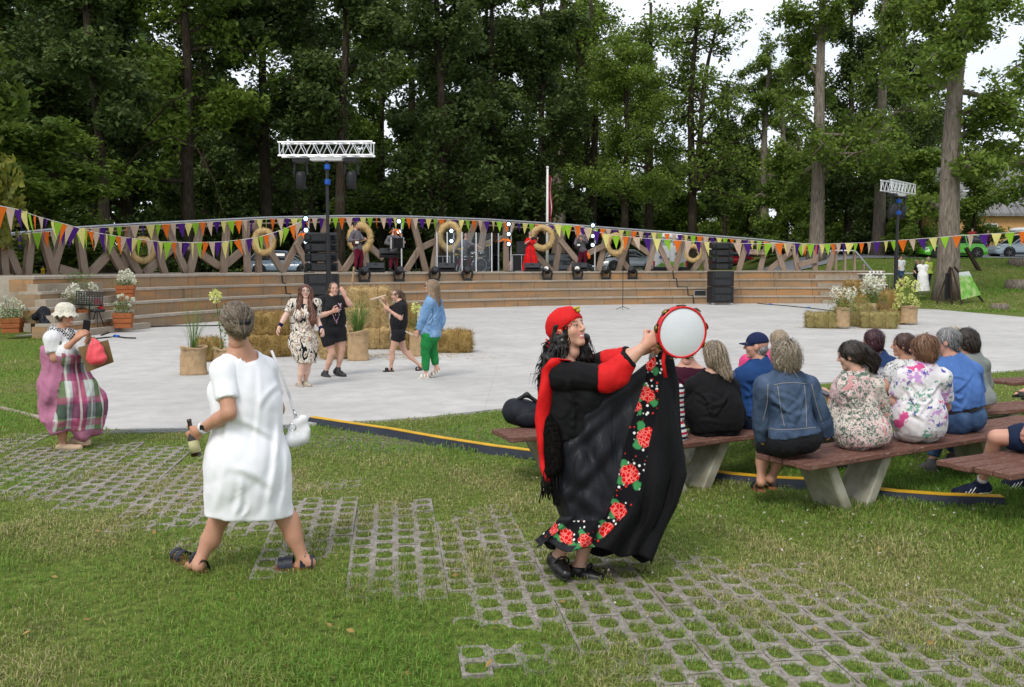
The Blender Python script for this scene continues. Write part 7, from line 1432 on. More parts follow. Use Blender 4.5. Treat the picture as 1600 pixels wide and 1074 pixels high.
for sd in 'RL':
    u = f.shoe(sd, M_BLKS, M_BLKS, .004, .0, .02, .006); mb = MB(); An, T = J['a'+sd], J['t'+sd]; c = lerp(An, T, .38)+[0, 0, .0]; d = unit(T-An); s_ = unit(np.cross(d, (0, 0, 1))); n_ = np.cross(s_, d); mb.tube([c+s_*.045*math.cos(a)+n_*.05*math.sin(a) for a in np.linspace(-.3, PI+.3, 11)], .006, 6); f.obj('instep_strap', mb, M_BLKS, True, u)
# tambourine
c = A(1064, 519, 5.6); Rt = .152; Mt = rot3(PI/2+.05, 0, .25); th = thing('tambourine', 'red-rimmed tambourine with a white skin held up by the dancer', 'tambourine', tuple(c)); M_RIMR = mat('red_lacquer', C(224, 30, 34, .85), .25, .5, .05, bst=0)
MB().lathe([(Rt-.012, -.024), (Rt, -.024), (Rt, .024), (Rt-.012, .024), (Rt-.012, -.024)], 48, (0, 0, 0), Mt, 1, 1).build('rim', M_RIMR, th, True); MB().lathe([(.001, .021), (Rt-.010, .021), (Rt-.006, .018)], 48, (0, 0, 0), Mt).build('skin', mat('drum_skin', (.7, .72, .76), .55, .3, .05), th, True)
for k in range(9):
    a = 2*PI*k/9+.2; o = np.array([(Rt+.002)*math.cos(a), (Rt+.002)*math.sin(a), 0]); tn = np.array([-math.sin(a), math.cos(a), 0]); rd = o/np.linalg.norm(o)
    sl = MB().box(Mt @ o, (.004, .052, .028), Mt @ np.stack([rd, tn, (0, 0, 1)], 1)).build('slot', M_BLACK, th)
    for e in (-.006, .006): MB().lathe([(.001, .003), (.008, .004), (.021, 0), (.021, -.001)], 14, Mt @ (o+np.array([0, 0, e*.5])+rd*(.004+e)), Mt @ np.stack([tn, (0, 0, 1), rd], 1)).build('jingle', M_BRASS, sl, True)
mb = MB(c); mb.tube([A(1040, 545, 5.58), A(1036, 565, 5.6), A(1040, 590, 5.6)], .012, 6); mb.build('red_ribbon', M_REDC, th, True)
# ---------------------------------------------------------------- woman with phone and bags at the left
M_PINKL = cloth_mat('pink_linen', C(196, 128, 158), .85, 160, .3, var=.1); M_WTEE = cloth_mat('white_cotton', (.74, .74, .75), .85, 180, .2, var=.04); M_HAT = cloth_mat('cream_crochet', C(238, 232, 214, .85), .95, 90, .9, var=.06); M_BEIGE = mat('beige_espadrille', C(206, 180, 150), .8)
def plaid(t, co):
    sx = t('SeparateXYZ', {0: co}); ax_ = t('Math', {0: (sx, 0), 1: (sx, 1)}, operation='ADD')
    def band(src, fq, ph, lo, hi): return t.rng(t('Math', {0: t('Math', {0: src, 1: fq, 2: ph}, operation='MULTIPLY_ADD')}, operation='SINE'), lo, hi)
    x = t.mix((band(ax_, 24., .3, -.1, .1), 0), C(205, 212, 210), C(120, 140, 100)); x = t.mix((t('Math', {0: band(ax_, 15., 1.2, .2, .3), 1: .8}, operation='MULTIPLY'), 0), x, C(206, 90, 140)); x = t.mix((t('Math', {0: band((sx, 2), 16., .9, .1, .2), 1: .62}, operation='MULTIPLY'), 0), x, C(34, 44, 70)); x = t.mix((t('Math', {0: band((sx, 2), 26., .2, .55, .65), 1: .6}, operation='MULTIPLY'), 0), x, C(190, 80, 130)); return t.mix((t('Math', {0: band(ax_, 40., .0, .8, .9), 1: .6}, operation='MULTIPLY'), 0), x, C(235, 235, 225))
def check(t, co):
    v = t('TexChecker', {0: co, 1: (.6, .6, .58, 1), 2: (.03, .035, .05, 1), 3: 55.}); return t.mix(0., (v, 0), (v, 0))
M_PLAID = m_pattern('plaid_cotton', plaid); M_CHECK = m_pattern('checked_scarf', check)
f = Fig('woman in pink and plaid dungarees and white frilled hat, taking a photo with her phone', 10.15, dict(head=(103, 494, -.02), neck=(94, 522, 0), pel=(104, 600, .02), sR=(82, 530, -.17), sL=(110, 528, .16), eR=(86, 560, -.2), wR=(119, 530, -.16), eL=(122, 552, .2), wL=(139, 531, .02), hR=(100, 612, -.08), hL=(112, 612, .1), kR=(96, 655, -.1), kL=(128, 645, .1), aR=(98, 694, -.05), aL=(121, 683, .05), tR=(124, 700, -.1), tL=(137, 691, 0)), 112, 'tan', .0135, 1.25, 1.0, sw=.165, head=.222, face=(112, -3, 0), ground=0, hands=dict(R=dict(curl=.5, n=(.2, .8, -.3), d=(.6, .2, .6)), L=dict(curl=.9, n=(-.6, -.5, 0), d=(.1, -.2, 1))), bust=1.2)
f.build_body(smile=True); J = f.j
f.wear('white_tee', ('torso', 'arm'), M_WTEE, .02, [half(A(100, 575, 10.15), (0, 0, -1)), f.nc(.08, .02)], (), (.006, 12.), sl=dict(R=.72, L=.72))
def baggy(V, Pt):
    q = Pt-f.base; return V+.02*ss(.9, .5, q[..., 2])*np.sin(q[..., 0]*26+q[..., 1]*18+2*np.sin(q[..., 2]*6))
Yf = 10.15
leg_ex = [ell(A(104, 612, Yf+.02), (.24, .23, .28), f.M, .1), ell(A(98, 645, Yf), (.15, .16, .25), f.M, .1), ell(A(132, 630, Yf+.02), (.17, .165, .25), f.M, .1), cap(A(95, 655, Yf-.08), A(99, 690, Yf-.05), .16, .085, .05), cap(A(136, 640, Yf+.08), A(134, 668, Yf+.05), .16, .12, .05), ell(A(99, 562, Yf), (.175, .15, .24), f.M, .08)]
f.wear('dungarees', ('torso', 'pelvis'), M_PINKL, .03, [half(A(88, 546, Yf), (.3, 0, 1)), lambda P: np.minimum(half(A(97, 690, Yf), (.0, 0, -1))(P), 9), lambda P: np.minimum(half(A(136, 667, Yf), (.2, 0, -1))(P), half(A(119, 660, Yf), (-1, 0, 0))(P))], leg_ex, (.012, 9.), fn=baggy)
f.wear('plaid_front', ('torso', 'pelvis'), M_PLAID, .037, [half(A(96, 540, Yf), (.45, 0, 1)), half(A(104, 620, Yf), (-1, .0, .16)), half(A(120, 672, Yf), (.05, 0, -1)), lambda P: np.minimum(half(A(136, 664, Yf), (.2, 0, -1))(P), half(A(119, 660, Yf), (-1, 0, 0))(P))], leg_ex, (.012, 9.), fn=baggy)
for w_, m_, d in ((86, M_PLAID, -.15), (108, M_PLAID, .13)):
    mb = MB(); mb.tube([A(w_+12, 558, Yf+d*1.35), A(w_+8, 540, Yf+d*1.25), A(w_+2, 524, Yf+d), A(w_-8, 530, Yf+d)], .03, 8); f.obj('shoulder_strap', mb, m_)
f.wear('scarf', None, M_CHECK, .0, [], [cap(J['neck']+[.0, -.08, .0], J['neck']+[.1, -.02, .0], .05, .055, .03), cap(J['neck']+[.1, -.02, .0], J['neck']+[.02, .1, .02], .055, .05, .03), cap(J['neck']+[.0, .08, .02], J['neck']+[-.07, -.0, .04], .05, .05, .03), cap(J['neck']+[.05, -.07, -.02], J['neck']+[.1, -.05, -.08], .045, .04, .03), cap(J['neck']+[-.07, 0, .03], J['neck']+[.0, -.08, .02], .05, .05, .03)], (.008, 22.), h=.011)
f.hair([('e', (0, -.1, .05), (.36, .42, .4))], (.1, .07, .05), (.25, .18, .12), 120, 5, .4, .004, seed=2)
V = []; Fc = []; prof = [(.01, .6), (.2, .585), (.34, .5), (.42, .36), (.43, .2), (.47, .12), (.56, .03), (.6, -.02)]; n = 40
for i, (r, z) in enumerate(prof):
    for k in range(n): a = 2*PI*k/n; fr = (.06*math.sin(a*12) if i >= 6 else 0)*(i-5)*.5; V.append(f.L((r*.92)*math.cos(a), r*math.sin(a)*1.05-.05, z+.02+fr))
for i in range(len(prof)-1):
    for k in range(n): Fc.append([i*n+k, i*n+(k+1) % n, i*n+n+(k+1) % n, i*n+n+k])
mb = MB(); mb.add(V, Fc); f.obj('frilled_hat', mb, M_HAT).modifiers.new('thick', 'SOLIDIFY').thickness = .006
for sd in 'RL': f.shoe(sd, M_BEIGE, M_BEIGE, .004, .0, .02)
c = A(135, 511, 10.08); th = thing('mobile_phone', 'black mobile phone held up by the woman in the frilled hat', 'phone', tuple(c)); MB().box((0, 0, 0), (.072, .01, .145), rot3(.2, .12, .5), .004).build('phone_body', M_BLACK, th); MB().box((-.003, .006, 0), (.064, .003, .13), rot3(.2, .12, .5)).build('screen', M_GLASSD, th)
M_KRAFT = mat('kraft_paper', C(134, 108, 70), .85); M_CORAL = cloth_mat('coral_plastic', C(240, 90, 100, .85), .35, 60, .3, var=.1)
o_ = A(150, 582, 10.0); th = thing('paper_bag', 'brown paper carrier bag hanging from the woman\'s arm', 'bag', tuple(o_)); q = lambda x, y, d: A(x, y, 10.0+d)-o_
V = [q(136, 582, -.06), q(178, 566, -.02), q(178, 566, .14), q(136, 582, .12), q(122, 543, -.05), q(169, 531, -.02), q(169, 531, .1), q(122, 543, .1)]
mesh_obj('bag_wall', V, [[0, 1, 5, 4], [1, 2, 6, 5], [2, 3, 7, 6], [3, 0, 4, 7], [3, 2, 1, 0]], M_KRAFT, th).modifiers.new('thick', 'SOLIDIFY').thickness = .004
for d in (-.04, .08): MB().tube([q(133, 541, d), q(139, 528, .02), q(147, 527, .02), q(156, 535, d)], .006, 6).build('handle', M_KRAFT, th, True)
o_ = A(150, 552, 9.86); soft('plastic_bag', 'coral red plastic bag hanging in front of the paper bag', 'bag', [('bag_body', [ell(o_+[0, 0, -.04], (.1, .06, .085), k=.04), ell(o_+[.0, 0, .04], (.07, .05, .08), k=.05), ell(o_+[.02, -.01, -.06], (.09, .06, .06), k=.03)], M_CORAL, .008), ('handles', [cap(o_+[-.02, 0, .1], A(143, 530, 9.98), .02, .01), cap(o_+[.03, 0, .1], A(147, 530, 10.0), .018, .01)], M_CORAL, .003)], o_, .01)
# ---------------------------------------------------------------- the four girls on the plaza
def camo(t, co):
    n = t('TexNoise', {'Vector': t('Mapping', {0: co, 2: (0, .6, .3), 3: (1, 1, .45)}), 'Scale': 11., 'Detail': 1.5, 'Distortion': 1.6}); x = t.mix(t.rng(n, .40, .42), C(22, 24, 26), C(236, 228, 214)); x = t.mix(t.rng(n, .52, .54), x, C(170, 134, 110)); x = t.mix(t.rng(n, .585, .60), x, C(240, 234, 222)); return t.mix(t.rng(n, .64, .66), x, C(40, 46, 44))
M_CAMO = m_pattern('brush_print', camo); M_DENIML = m_pattern('light_denim', lambda t, co: t.mix(t.rng(t('TexNoise', {'Vector': co, 'Scale': 7., 'Detail': 5.}), .3, .7), C(98, 140, 190), C(150, 186, 222)), bst=.35); M_GREEN = cloth_mat('green_trousers', C(36, 140, 70), .8, 180, .25, var=.12); M_NAVYB = cloth_mat('navy_terry', C(22, 30, 70), .95); M_SNK = mat('beige_clog', C(186, 174, 156), .6); M_WSAND = mat('white_strap', (.7, .68, .62), .5)
GG = 'girls dancing on the plaza'
f = Fig('girl with long red-brown hair and glasses in a black, cream and tan patterned dress', 15.35, dict(head=(477.5, 455.5), neck=(478, 472), pel=(473, 532), sR=(458, 475, 0), sL=(494, 475, 0), eR=(446, 494, -.1), wR=(437, 511, -.18), eL=(496, 502, 0), wL=(503, 516, -.15), kR=(472, 570, -.05), kL=(482, 567, .03), aR=(468, 599, 0), aL=(477, 596, .08), tR=(471, 607, -.18), tL=(484, 603, -.1)), 172, 'pale', .015, 1.0, 1.02, sw=.17, head=.225, face=(165, 3, 0), ground=PZ, hands=dict(R=dict(curl=.5, n=(1, .2, 0)), L=dict(curl=.6, n=(-1, 0, 0))), group=GG)
f.build_body(); J = f.j
f.wear('patterned_dress', ('torso', 'pelvis', 'arm', 'thigh'), M_CAMO, .018, [half(A(480, 567, 15.35), (-.05, 0, -1)), f.nc(.095, .06, (0, -.4, 1))], [ell(A(474, 535, 15.35), (.2, .15, .2), f.M, .08), cap(A(474, 540, 15.35), A(482, 570, 15.35), .16, .115, .08)], (.008, 14.), sl=dict(R=.75, L=.72), ac=.012)
f.hair([('e', (0, -.08, .12), (.365, .44, .39)), ('p', cap(f.L(.26, -.12, 0), A(466, 497, 15.22), .055, .05, .05)), ('p', cap(f.L(-.26, -.1, 0), A(489, 502, 15.2), .06, .055, .05)), ('p', cap(f.L(0, -.3, 0), A(479, 495, 15.5), .09, .07, .05))], (.13, .04, .022), (.3, .13, .07), 420, 8, .9, .004, (0, -.1, -1), 3)
mb = MB()
for q in (-1, 1): mb.torus(f.L(q*.14, .42, .02), .105*f.hh, .0028, 14, 4, np.stack([f.HM[0], f.HM[2], f.HM[1]], 1))
f.obj('glasses', mb, M_STEEL)
for sd in 'RL':
    w, e = J['w'+sd], J['e'+sd]; mb = MB().tube([lerp(w, e, .02), lerp(w, e, .3)], [.034, .038], 10); f.obj('wristband', mb, M_NAVYB); f.shoe(sd, M_SNK, M_SNK, .008, .01, .03)
f = Fig('girl in a black printed T-shirt and black shorts shading her eyes with one hand', 16.75, dict(head=(521.5, 452), neck=(519, 466), pel=(520, 518), sR=(503, 471, -.05), sL=(535, 470, .05), eR=(503, 493, -.18), wR=(520, 487, -.28), eL=(547, 476, -.05), wL=(538, 462, -.1), kR=(519, 552, -.05), kL=(534, 546, .05), aR=(509, 582, 0), aL=(528, 577, .08), tR=(515, 592, -.16), tL=(538, 587, -.06)), 160, 'fair', .015, 1.12, 1.03, sw=.172, head=.225, face=(155, 2, 4), ground=PZ, hands=dict(R=dict(curl=1.1, n=(0, .5, .2)), L=dict(curl=.25, n=(-.6, .5, -.2), d=(-.3, -.1, 1))), group=GG)
f.build_body(smile=True); J = f.j; M_BTEE = cloth_mat('black_cotton', (.014, .014, .016), .85, 180, .25)
f.wear('black_t_shirt', ('torso', 'arm'), M_BTEE, .03, [half(A(520, 519, 16.75), (0, 0, -1)), f.nc(.08, .03)], [ell(A(519, 500, 16.75), (.2, .16, .24), f.M, .08)], (.009, 12.), sl=dict(R=.82, L=.75), ac=.014)
f.wear('shorts', ('pelvis', 'thigh'), M_BTEE, .03, [half(A(520, 508, 16.75), (0, 0, 1))], (), (.006, 12.), lg=dict(R=.62, L=.5))
f.hair([('e', (0, -.1, .13), (.355, .42, .385)), ('p', cap(f.L(.2, -.35, -.1), A(508, 472, 16.85), .045, .025, .04))], (.16, .1, .06), (.34, .24, .15), 300, 6, .5, .0038, (.3, -.6, -.6), 4, crown=(0, .2, .5))
# pale pink print on the shirt front: slanted strokes narrowing to a point
mb = MB(); rs = np.random.RandomState(6)
on_front = onto(f, 'black_t_shirt')
for a, b_, c_ in (((529, 474), (533, 480), 1), ((533, 474), (530, 486), 1), ((526, 482), (531, 492), 1), ((533, 483), (528, 500), 1), ((520, 492), (524, 502), .7), ((524, 491), (527, 504), .8), ((518, 490), (522, 496), .6), ((529, 496), (525, 505), .9), ((525, 500), (526, 506), .8), ((521, 489), (531, 487), .5)):
    mb.bar(on_front(*a)-[0, .008, 0], on_front(*b_)-[0, .008, 0], .02*c_, .006)
f.obj('shirt_print', mb, mat('pink_print', C(236, 190, 214)))
for sd in 'RL': f.shoe(sd, M_BLKS, M_BLKS, .01, .045, .025)
f = Fig('small girl in black T-shirt and shorts stepping left with a wooden stick', 17.6, dict(head=(620, 462), neck=(625, 473), pel=(622, 518), sL=(628, 479, -.13), sR=(624, 478, .14), eL=(626, 498, -.18), wL=(607, 484, -.15), eR=(604, 487, .1), wR=(601, 472, .02), kL=(613, 548, -.1), kR=(632, 549, .1), aL=(611, 576, -.08), aR=(656, 571, .12), tL=(601, 583, -.12), tR=(652, 583, .06)), -92, 'fair', .015, .84, .94, sw=.155, head=.225, face=(-98, -4, 0), ground=PZ, hands=dict(L=dict(curl=.9, n=(.3, .9, 0)), R=dict(curl=1., n=(-.5, -.5, 0))), group=GG, bust=.6)
f.build_body(smile=True); J = f.j
f.wear('black_t_shirt', ('torso', 'arm'), M_BTEE, .022, [half(A(622, 522, 17.6), (0, 0, -1)), f.nc(.08, .03)], [ell(A(623, 502, 17.6), (.16, .14, .24), f.M, .08)], (.007, 13.), sl=dict(R=.7, L=.7), ac=.012); f.wear('shorts', ('pelvis', 'thigh'), M_BTEE, .022, [half(A(622, 511, 17.6), (0, 0, 1))], (), (.005, 13.), lg=dict(R=.45, L=.45))
f.hair([('e', (0, -.1, .13), (.35, .42, .385)), ('p', cap(f.L(0, -.5, .05), A(634, 480, 17.62), .04, .03, .03)), ('p', cap(A(634, 478, 17.62), A(636, 492, 17.65), .03, .015, .03))], (.09, .05, .03), (.24, .14, .08), 260, 6, .5, .0036, (0, -.9, -.4), 5, crown=(0, .25, .4))
for sd in 'RL': sandal(f, sd, M_BLKS, M_BLKS, ((.65, .05, .04), (.25, .075, .03)))
th = thing('wooden_stick', 'pale T-shaped wooden stick held up by the small girl', 'stick', tuple(J['wR'])); o_ = J['wR']; MB(o_).tube([A(579, 469, 17.6), A(603, 462, 17.6)], .022, 6).build('crossbar', mat('pale_stick', C(226, 206, 176)), th); MB(o_).tube([A(591, 466, 17.6), A(600, 476, 17.6), A(604, 482, 17.55)], .014, 6).build('handle', MATS['pale_stick'], th)
th = thing('long_stick', 'long pale wooden stick held low by the girl in the denim shirt', 'stick', tuple(A(654, 542, 16.6))); MB(A(654, 542, 16.6)).tube([A(652, 520, 16.45), A(645, 524, 16.7), A(634, 518, 17.2)], .013, 6).build('shaft', MATS['pale_stick'], th)
f = Fig('girl with long fair hair in a light denim shirt and green trousers', 16.5, dict(head=(673, 447.5), neck=(675, 465), pel=(671, 522), sL=(672, 474, -.16), sR=(682, 473, .16), eL=(661, 500, -.18), wL=(653, 518, -.12), eR=(690, 498, .18), wR=(684, 518, .1), kL=(664, 551, -.08), kR=(676, 551, .1), aL=(666, 586, -.06), aR=(682, 575, .1), tL=(655, 595, -.08), tR=(674, 586, .06)), -78, 'fair', .015, .98, 1.03, sw=.165, head=.225, face=(-75, 0, 0), ground=PZ, hands=dict(L=dict(curl=.8, n=(.4, .9, 0)), R=dict(curl=.6, n=(0, -1, 0))), group=GG, bust=.9)
f.build_body(); J = f.j
f.wear('green_trousers', ('pelvis', 'thigh', 'calf'), M_GREEN, .015, [half(A(671, 510, 16.5), (0, 0, 1))], (), (.005, 16.), lg=dict(R=1.8, L=1.8)); f.wear('denim_shirt', ('torso', 'pelvis', 'arm', 'fore'), M_DENIML, .026, [half(A(672, 527, 16.5), (0, 0, -1)), f.nc(.07, .0)], [ell(A(672, 502, 16.5), (.19, .15, .24), f.M, .08)], (.009, 12.), sl=dict(R=1.85, L=1.85), ac=.016)
f.hair([('e', (0, -.1, .12), (.365, .44, .39)), ('p', cap(f.L(0, -.35, 0), A(684, 474, 16.5), .085, .05, .05)), ('p', cap(f.L(-.28, -.1, 0), A(677, 472, 16.35), .045, .035, .05))], (.26, .17, .1), (.52, .38, .24), 420, 8, .85, .004, (0, -.3, -1), 6)
mb = MB().box(f.L(-.15, .36, .03), (.05, .035, .03), f.HM.T, .008); mb.tube([f.L(-.25, .3, .04), f.L(-.36, -.02, .04)], .003, 5); f.obj('sunglasses', mb, M_GLASSD)
for sd in 'RL': sandal(f, sd, M_WSAND, M_WSAND, ((.7, .045, .03), (.4, .06, .02), (.15, .085, .02)))
# ---------------------------------------------------------------- the seated audience
M_DENIM = m_pattern('blue_denim', lambda t, co: t.mix(t.rng(t('TexNoise', {'Vector': co, 'Scale': 6., 'Detail': 5.}), .35, .7), C(42, 58, 84), C(92, 112, 140)), bst=.4); M_JEANS = m_pattern('jeans', lambda t, co: t.mix(t.rng(t('TexNoise', {'Vector': co, 'Scale': 5., 'Detail': 5.}), .35, .7), C(44, 70, 110), C(92, 122, 162)), bst=.4); M_DJEANS = m_pattern('dark_jeans', lambda t, co: t.mix(t.rng(t('TexNoise', {'Vector': co, 'Scale': 5., 'Detail': 5.}), .35, .7), C(22, 30, 48), C(40, 52, 78)), bst=.4)
def stripes(t, co):
    sz = t('SeparateXYZ', {0: co}); s_ = t('Math', {0: t('Math', {0: (sz, 2), 1: 150.}, operation='MULTIPLY')}, operation='SINE'); s2 = t('Math', {0: t('Math', {0: (sz, 2), 1: 75., 2: .8}, operation='MULTIPLY_ADD')}, operation='SINE'); d = t.mix((t.rng(s2, -.1, .1), 0), C(30, 34, 60), C(190, 40, 70)); return t.mix((t.rng(s_, -.1, .1), 0), C(232, 232, 230), d)
def florw(t, co):
    x = t.mix(0., C(240, 236, 238), C(240, 236, 238)); x = spots(t, co, x, 11., C(120, 170, 150), .36, .42, 1.6, .2); x = spots(t, co, x, 9., C(206, 160, 214), .42, .4, 1.6, 2.1); x = spots(t, co, x, 8., C(224, 90, 150), .34, .34, 1.0, 3.3); return spots(t, co, x, 15., C(90, 90, 170), .3, .2, .8, 5.1)
def florp(t, co):
    n = t('TexNoise', {'Vector': co, 'Scale': 3., 'Detail': 2.}); x = t.mix(t.rng(n, .4, .6), C(236, 200, 200), C(238, 226, 214)); x = spots(t, co, x, 11., C(112, 134, 120), .46, .6, 3., .7); x = spots(t, co, x, 15., C(66, 86, 80), .36, .45, 3., 2.7); return spots(t, co, x, 9., C(220, 160, 160), .36, .3, 1.6, 4.4)
def bw(t, co): return spots(t, co, t.mix(0., C(228, 228, 226), C(228, 228, 226)), 34., (.02, .02, .022), .36, .7, .5, .3)
def lace(t, co):
    sz = t('SeparateXYZ', {0: co}); x = t.mix((t.rng((sz, 2), .86, .9), 0), C(212, 214, 218), C(46, 70, 116)); return spots(t, co, x, 40., C(30, 44, 80), .3, .5, .2, .2)
M_STRIPE = m_pattern('striped_knit', stripes); M_FLORW = m_pattern('white_floral', florw, .75); M_FLORP = m_pattern('pink_floral', florp, .75); M_BW = m_pattern('speckled_blouse', bw); M_LACE = m_pattern('blue_lace', lace); M_BLUES = cloth_mat('blue_shirt', C(34, 72, 128), .8, 180, .2, var=.1); M_POLO = cloth_mat('blue_polo', C(88, 128, 196), .85, 180, .25, var=.06); M_GREYT = cloth_mat('grey_blouse', C(140, 146, 142), .85); M_HOTP = cloth_mat('hot_pink', C(240, 80, 140), .8); M_DSKIRT = cloth_mat('dark_grey_skirt', C(36, 36, 40), .9, 120, .4); M_NAVYCAP = cloth_mat('navy_cap', C(30, 42, 80), .8); M_BELT = mat('brown_belt', C(48, 34, 30), .5); M_BURG = cloth_mat('dark_floral', C(70, 24, 44), .85)
HAIRS = dict(under=[('e', (0, -.27, -.1), (.29, .2, .2))], bob=[('e', (0, -.1, .13), (.41, .47, .43)), ('e', (0, -.2, -.2), (.37, .34, .34), .15)], short=[('e', (0, -.1, .14), (.39, .46, .42)), ('e', (0, -.28, -.1), (.3, .22, .24), .1)], curly=[('e', (0, -.1, .1), (.42, .48, .44)), ('e', (0, -.25, -.22), (.38, .3, .32), .15)], crop=[('e', (0, -.1, .15), (.375, .445, .405)), ('e', (0, -.3, -.08), (.26, .17, .22), .08)])
GS = 'audience seated on the benches'
def seated(label, Y, J, yaw, top, g=1., sc=1., face=None, skin='fair', hair='bob', hc=((.1, .07, .05), (.2, .14, .1)), sl=.75, neck=.075, bottom=None, h=.0125, fem=True, hands=None, ex=(), hairx=(), off=.022, hem=None, curl=.0, nstr=500, wr=(.008, 11.), lean=0., sw=.18, pitch=0., hemdrop=.02, armg=1., bust=1., body_kw={}, head=.226):
    f = Fig(label, Y, J, yaw, skin, h, g, sc, sw=sw, head=head, face=(yaw if face is None else face, pitch, 0), fem=fem, ground=0, hands=hands or {}, group=GS, armg=armg, bust=bust); f.build_body(**body_kw)
    j = f.j; kw = dict(sl={s: sl for s in 'RL' if 'e'+s in j}) if sl and 'eR' in j else {}
    if bottom:
        gr = ('pelvis', 'thigh', 'calf')[:2 if bottom[1] == 'skirt' else 3] if 'kR' in j else ('pelvis',); f.wear('trousers' if bottom[1] != 'skirt' else 'skirt', gr, bottom[0], .018, [half(j['pel']+f.up*.12*sc, f.up)], bottom[2] if len(bottom) > 2 else (), (.006, 12.), lg=dict(R=bottom[3], L=bottom[3]) if len(bottom) > 3 and 'kR' in j else None)
    f.wear('top', ('torso', 'pelvis', 'arm', 'fore') if sl and 'eR' in j else ('torso', 'pelvis'), top, off, [half(j['pel']-f.up*(hemdrop if hem is None else hem)*sc, -f.up), f.nc(neck, .03)], ex, wr, ac=.011, **kw)
    if hair: f.hair(HAIRS[hair]+list(hairx(f) if callable(hairx) else hairx), hc[0], hc[1], nstr, 7, .55, .0036*1., (0, -.4, -.9), int(Y*10+J['head'][0]) % 97, curl=curl, lift=.014+curl*.06, amp=.006+curl*.02)
    return f
def hd(**k): return k
# nearest bench
f = seated('woman with curly grey-blonde hair in a blue denim jacket on the nearest bench', 7.35, dict(head=(1225, 556, .05), neck=(1226, 588, .02), pel=(1240, 682, .0), sL=(1196, 604, .0), sR=(1262, 604, .05), eL=(1190, 652, .05), wL=(1192, 690, .12), eR=(1282, 648, .08), wR=(1292, 684, .1), kL=(1192, 700, .42), kR=(1225, 694, .45), aL=(1189, 748, .3), aR=(1207, 744, .32), tL=(1182, 758, .48), tR=(1204, 756, .5)), -8, M_DENIM, 1.0, 1., face=-14, hair='curly', hc=((.17, .13, .09), (.52, .43, .31)), sl=1.95, neck=.085, bottom=(M_DSKIRT, 'skirt', [], .9), skin='tan', ex=[], off=.026, hem=-.01, curl=.5, nstr=1100, wr=(.005, 10.))
J = f.j; mb = MB()          # pale seams of the jacket
on_back = onto(f, 'top')
for seg in ([(1209, 602), (1222, 599), (1240, 598), (1260, 600)], [(1215, 603), (1218, 625), (1222, 650), (1226, 668)], [(1257, 602), (1259, 625), (1260, 650), (1260, 668)], [(1200, 670), (1220, 672), (1245, 671), (1275, 668)], [(1200, 600), (1199, 630), (1192, 660)], [(1268, 600), (1275, 630), (1284, 660)]): mb.tube([on_back(*[lerp(seg[int(i)][k], seg[min(int(i)+1, len(seg)-1)][k], i % 1) for k in (0, 1)]) for i in np.linspace(0, len(seg)-1.001, 14)], .0035, 5)
f.obj('jacket_seams', mb, mat('denim_thread', C(150, 150, 150)))
for sd in 'RL': sandal(f, sd, M_NAVYL, M_CORK, ((.65, .05, .05), (.1, .08, .02)))
seated('woman with dark ponytail in a pink floral dress on the nearest bench', 7.78, dict(head=(1328, 556, .0), neck=(1338, 586, .02), pel=(1344, 676, .0), sL=(1314, 603, .05), sR=(1364, 602, .0), eL=(1308, 644, .05), wL=(1291, 612, .22), eR=(1380, 648, .1), wR=(1352, 650, .38), kL=(1326, 692, .42), kR=(1362, 690, .45)), -32, M_FLORP, 1.04, .98, face=-62, pitch=-12, bottom=(M_FLORP, 'skirt'), hair='short', hc=((.018, .012, .01), (.06, .04, .03)), sl=1.3, neck=.08, skin='fair', hairx=lambda f: [('p', cap(f.L(.08, -.46, .05), f.L(.12, -.75, -.3), .06, .05, .04)), ('p', cap(f.L(.12, -.75, -.3), f.L(.14, -.7, -.62), .05, .03, .04))], ex=[ell(A(1344, 672, 7.78), (.195, .18, .14), None, .1)], off=.03, hem=.1, nstr=600, hands=hd(L=dict(curl=.4, n=(.3, .2, -.9), d=(-.8, .2, .15))), wr=(.011, 10.))
f = bpy.data.objects[-1] if False else None
seated('woman with short auburn hair in a white flowered blouse on the nearest bench', 8.05, dict(head=(1441, 545, .02), neck=(1444, 574, .02), pel=(1434, 665, .0), sL=(1414, 592, .0), sR=(1470, 592, .0), eL=(1398, 628, .02), wL=(1372, 626, .28), eR=(1478, 636, .1), wR=(1455, 650, .35), kL=(1412, 682, .42), kR=(1448, 680, .45)), -24, M_FLORW, 1.0, .97, face=-50, bottom=(M_WTEE, 'skirt'), hair='bob', hc=((.12, .05, .025), (.36, .19, .1)), sl=.78, neck=.08, skin='fair', ex=[ell(A(1434, 648, 8.05), (.2, .18, .18), None, .1)], off=.03, hem=.09, curl=.25, nstr=900, wr=(.01, 10.), hands=hd(L=dict(curl=.6, n=(.2, .2, -.9))))
f = seated('broad man in a blue polo shirt and jeans on the nearest bench', 8.55, dict(head=(1478, 534, .02), neck=(1487, 562, .02), pel=(1499, 652, .0), sL=(1462, 582, .05), sR=(1518, 580, .02), eL=(1462, 624, .15), wL=(1450, 640, .4), eR=(1528, 622, .15), wR=(1500, 640, .42), kL=(1470, 664, .48), kR=(1500, 664, .5), aL=(1456, 722, .42), aR=(1488, 714, .5), tL=(1440, 733, .62), tR=(1476, 724, .7)), -24, M_POLO, 1.06, 1.03, face=-60, hair='crop', hc=((.2, .2, .2), (.42, .42, .42)), sl=.8, neck=.075, fem=False, bottom=(M_JEANS, 'trousers', [], 1.85), skin='rose', ex=[ell(A(1497, 618, 8.55), (.19, .18, .2), None, .1)], off=.024, hem=-.08, nstr=350, sw=.2)
mb = MB(); c = f.j['pel']+f.up*.085; n = 30
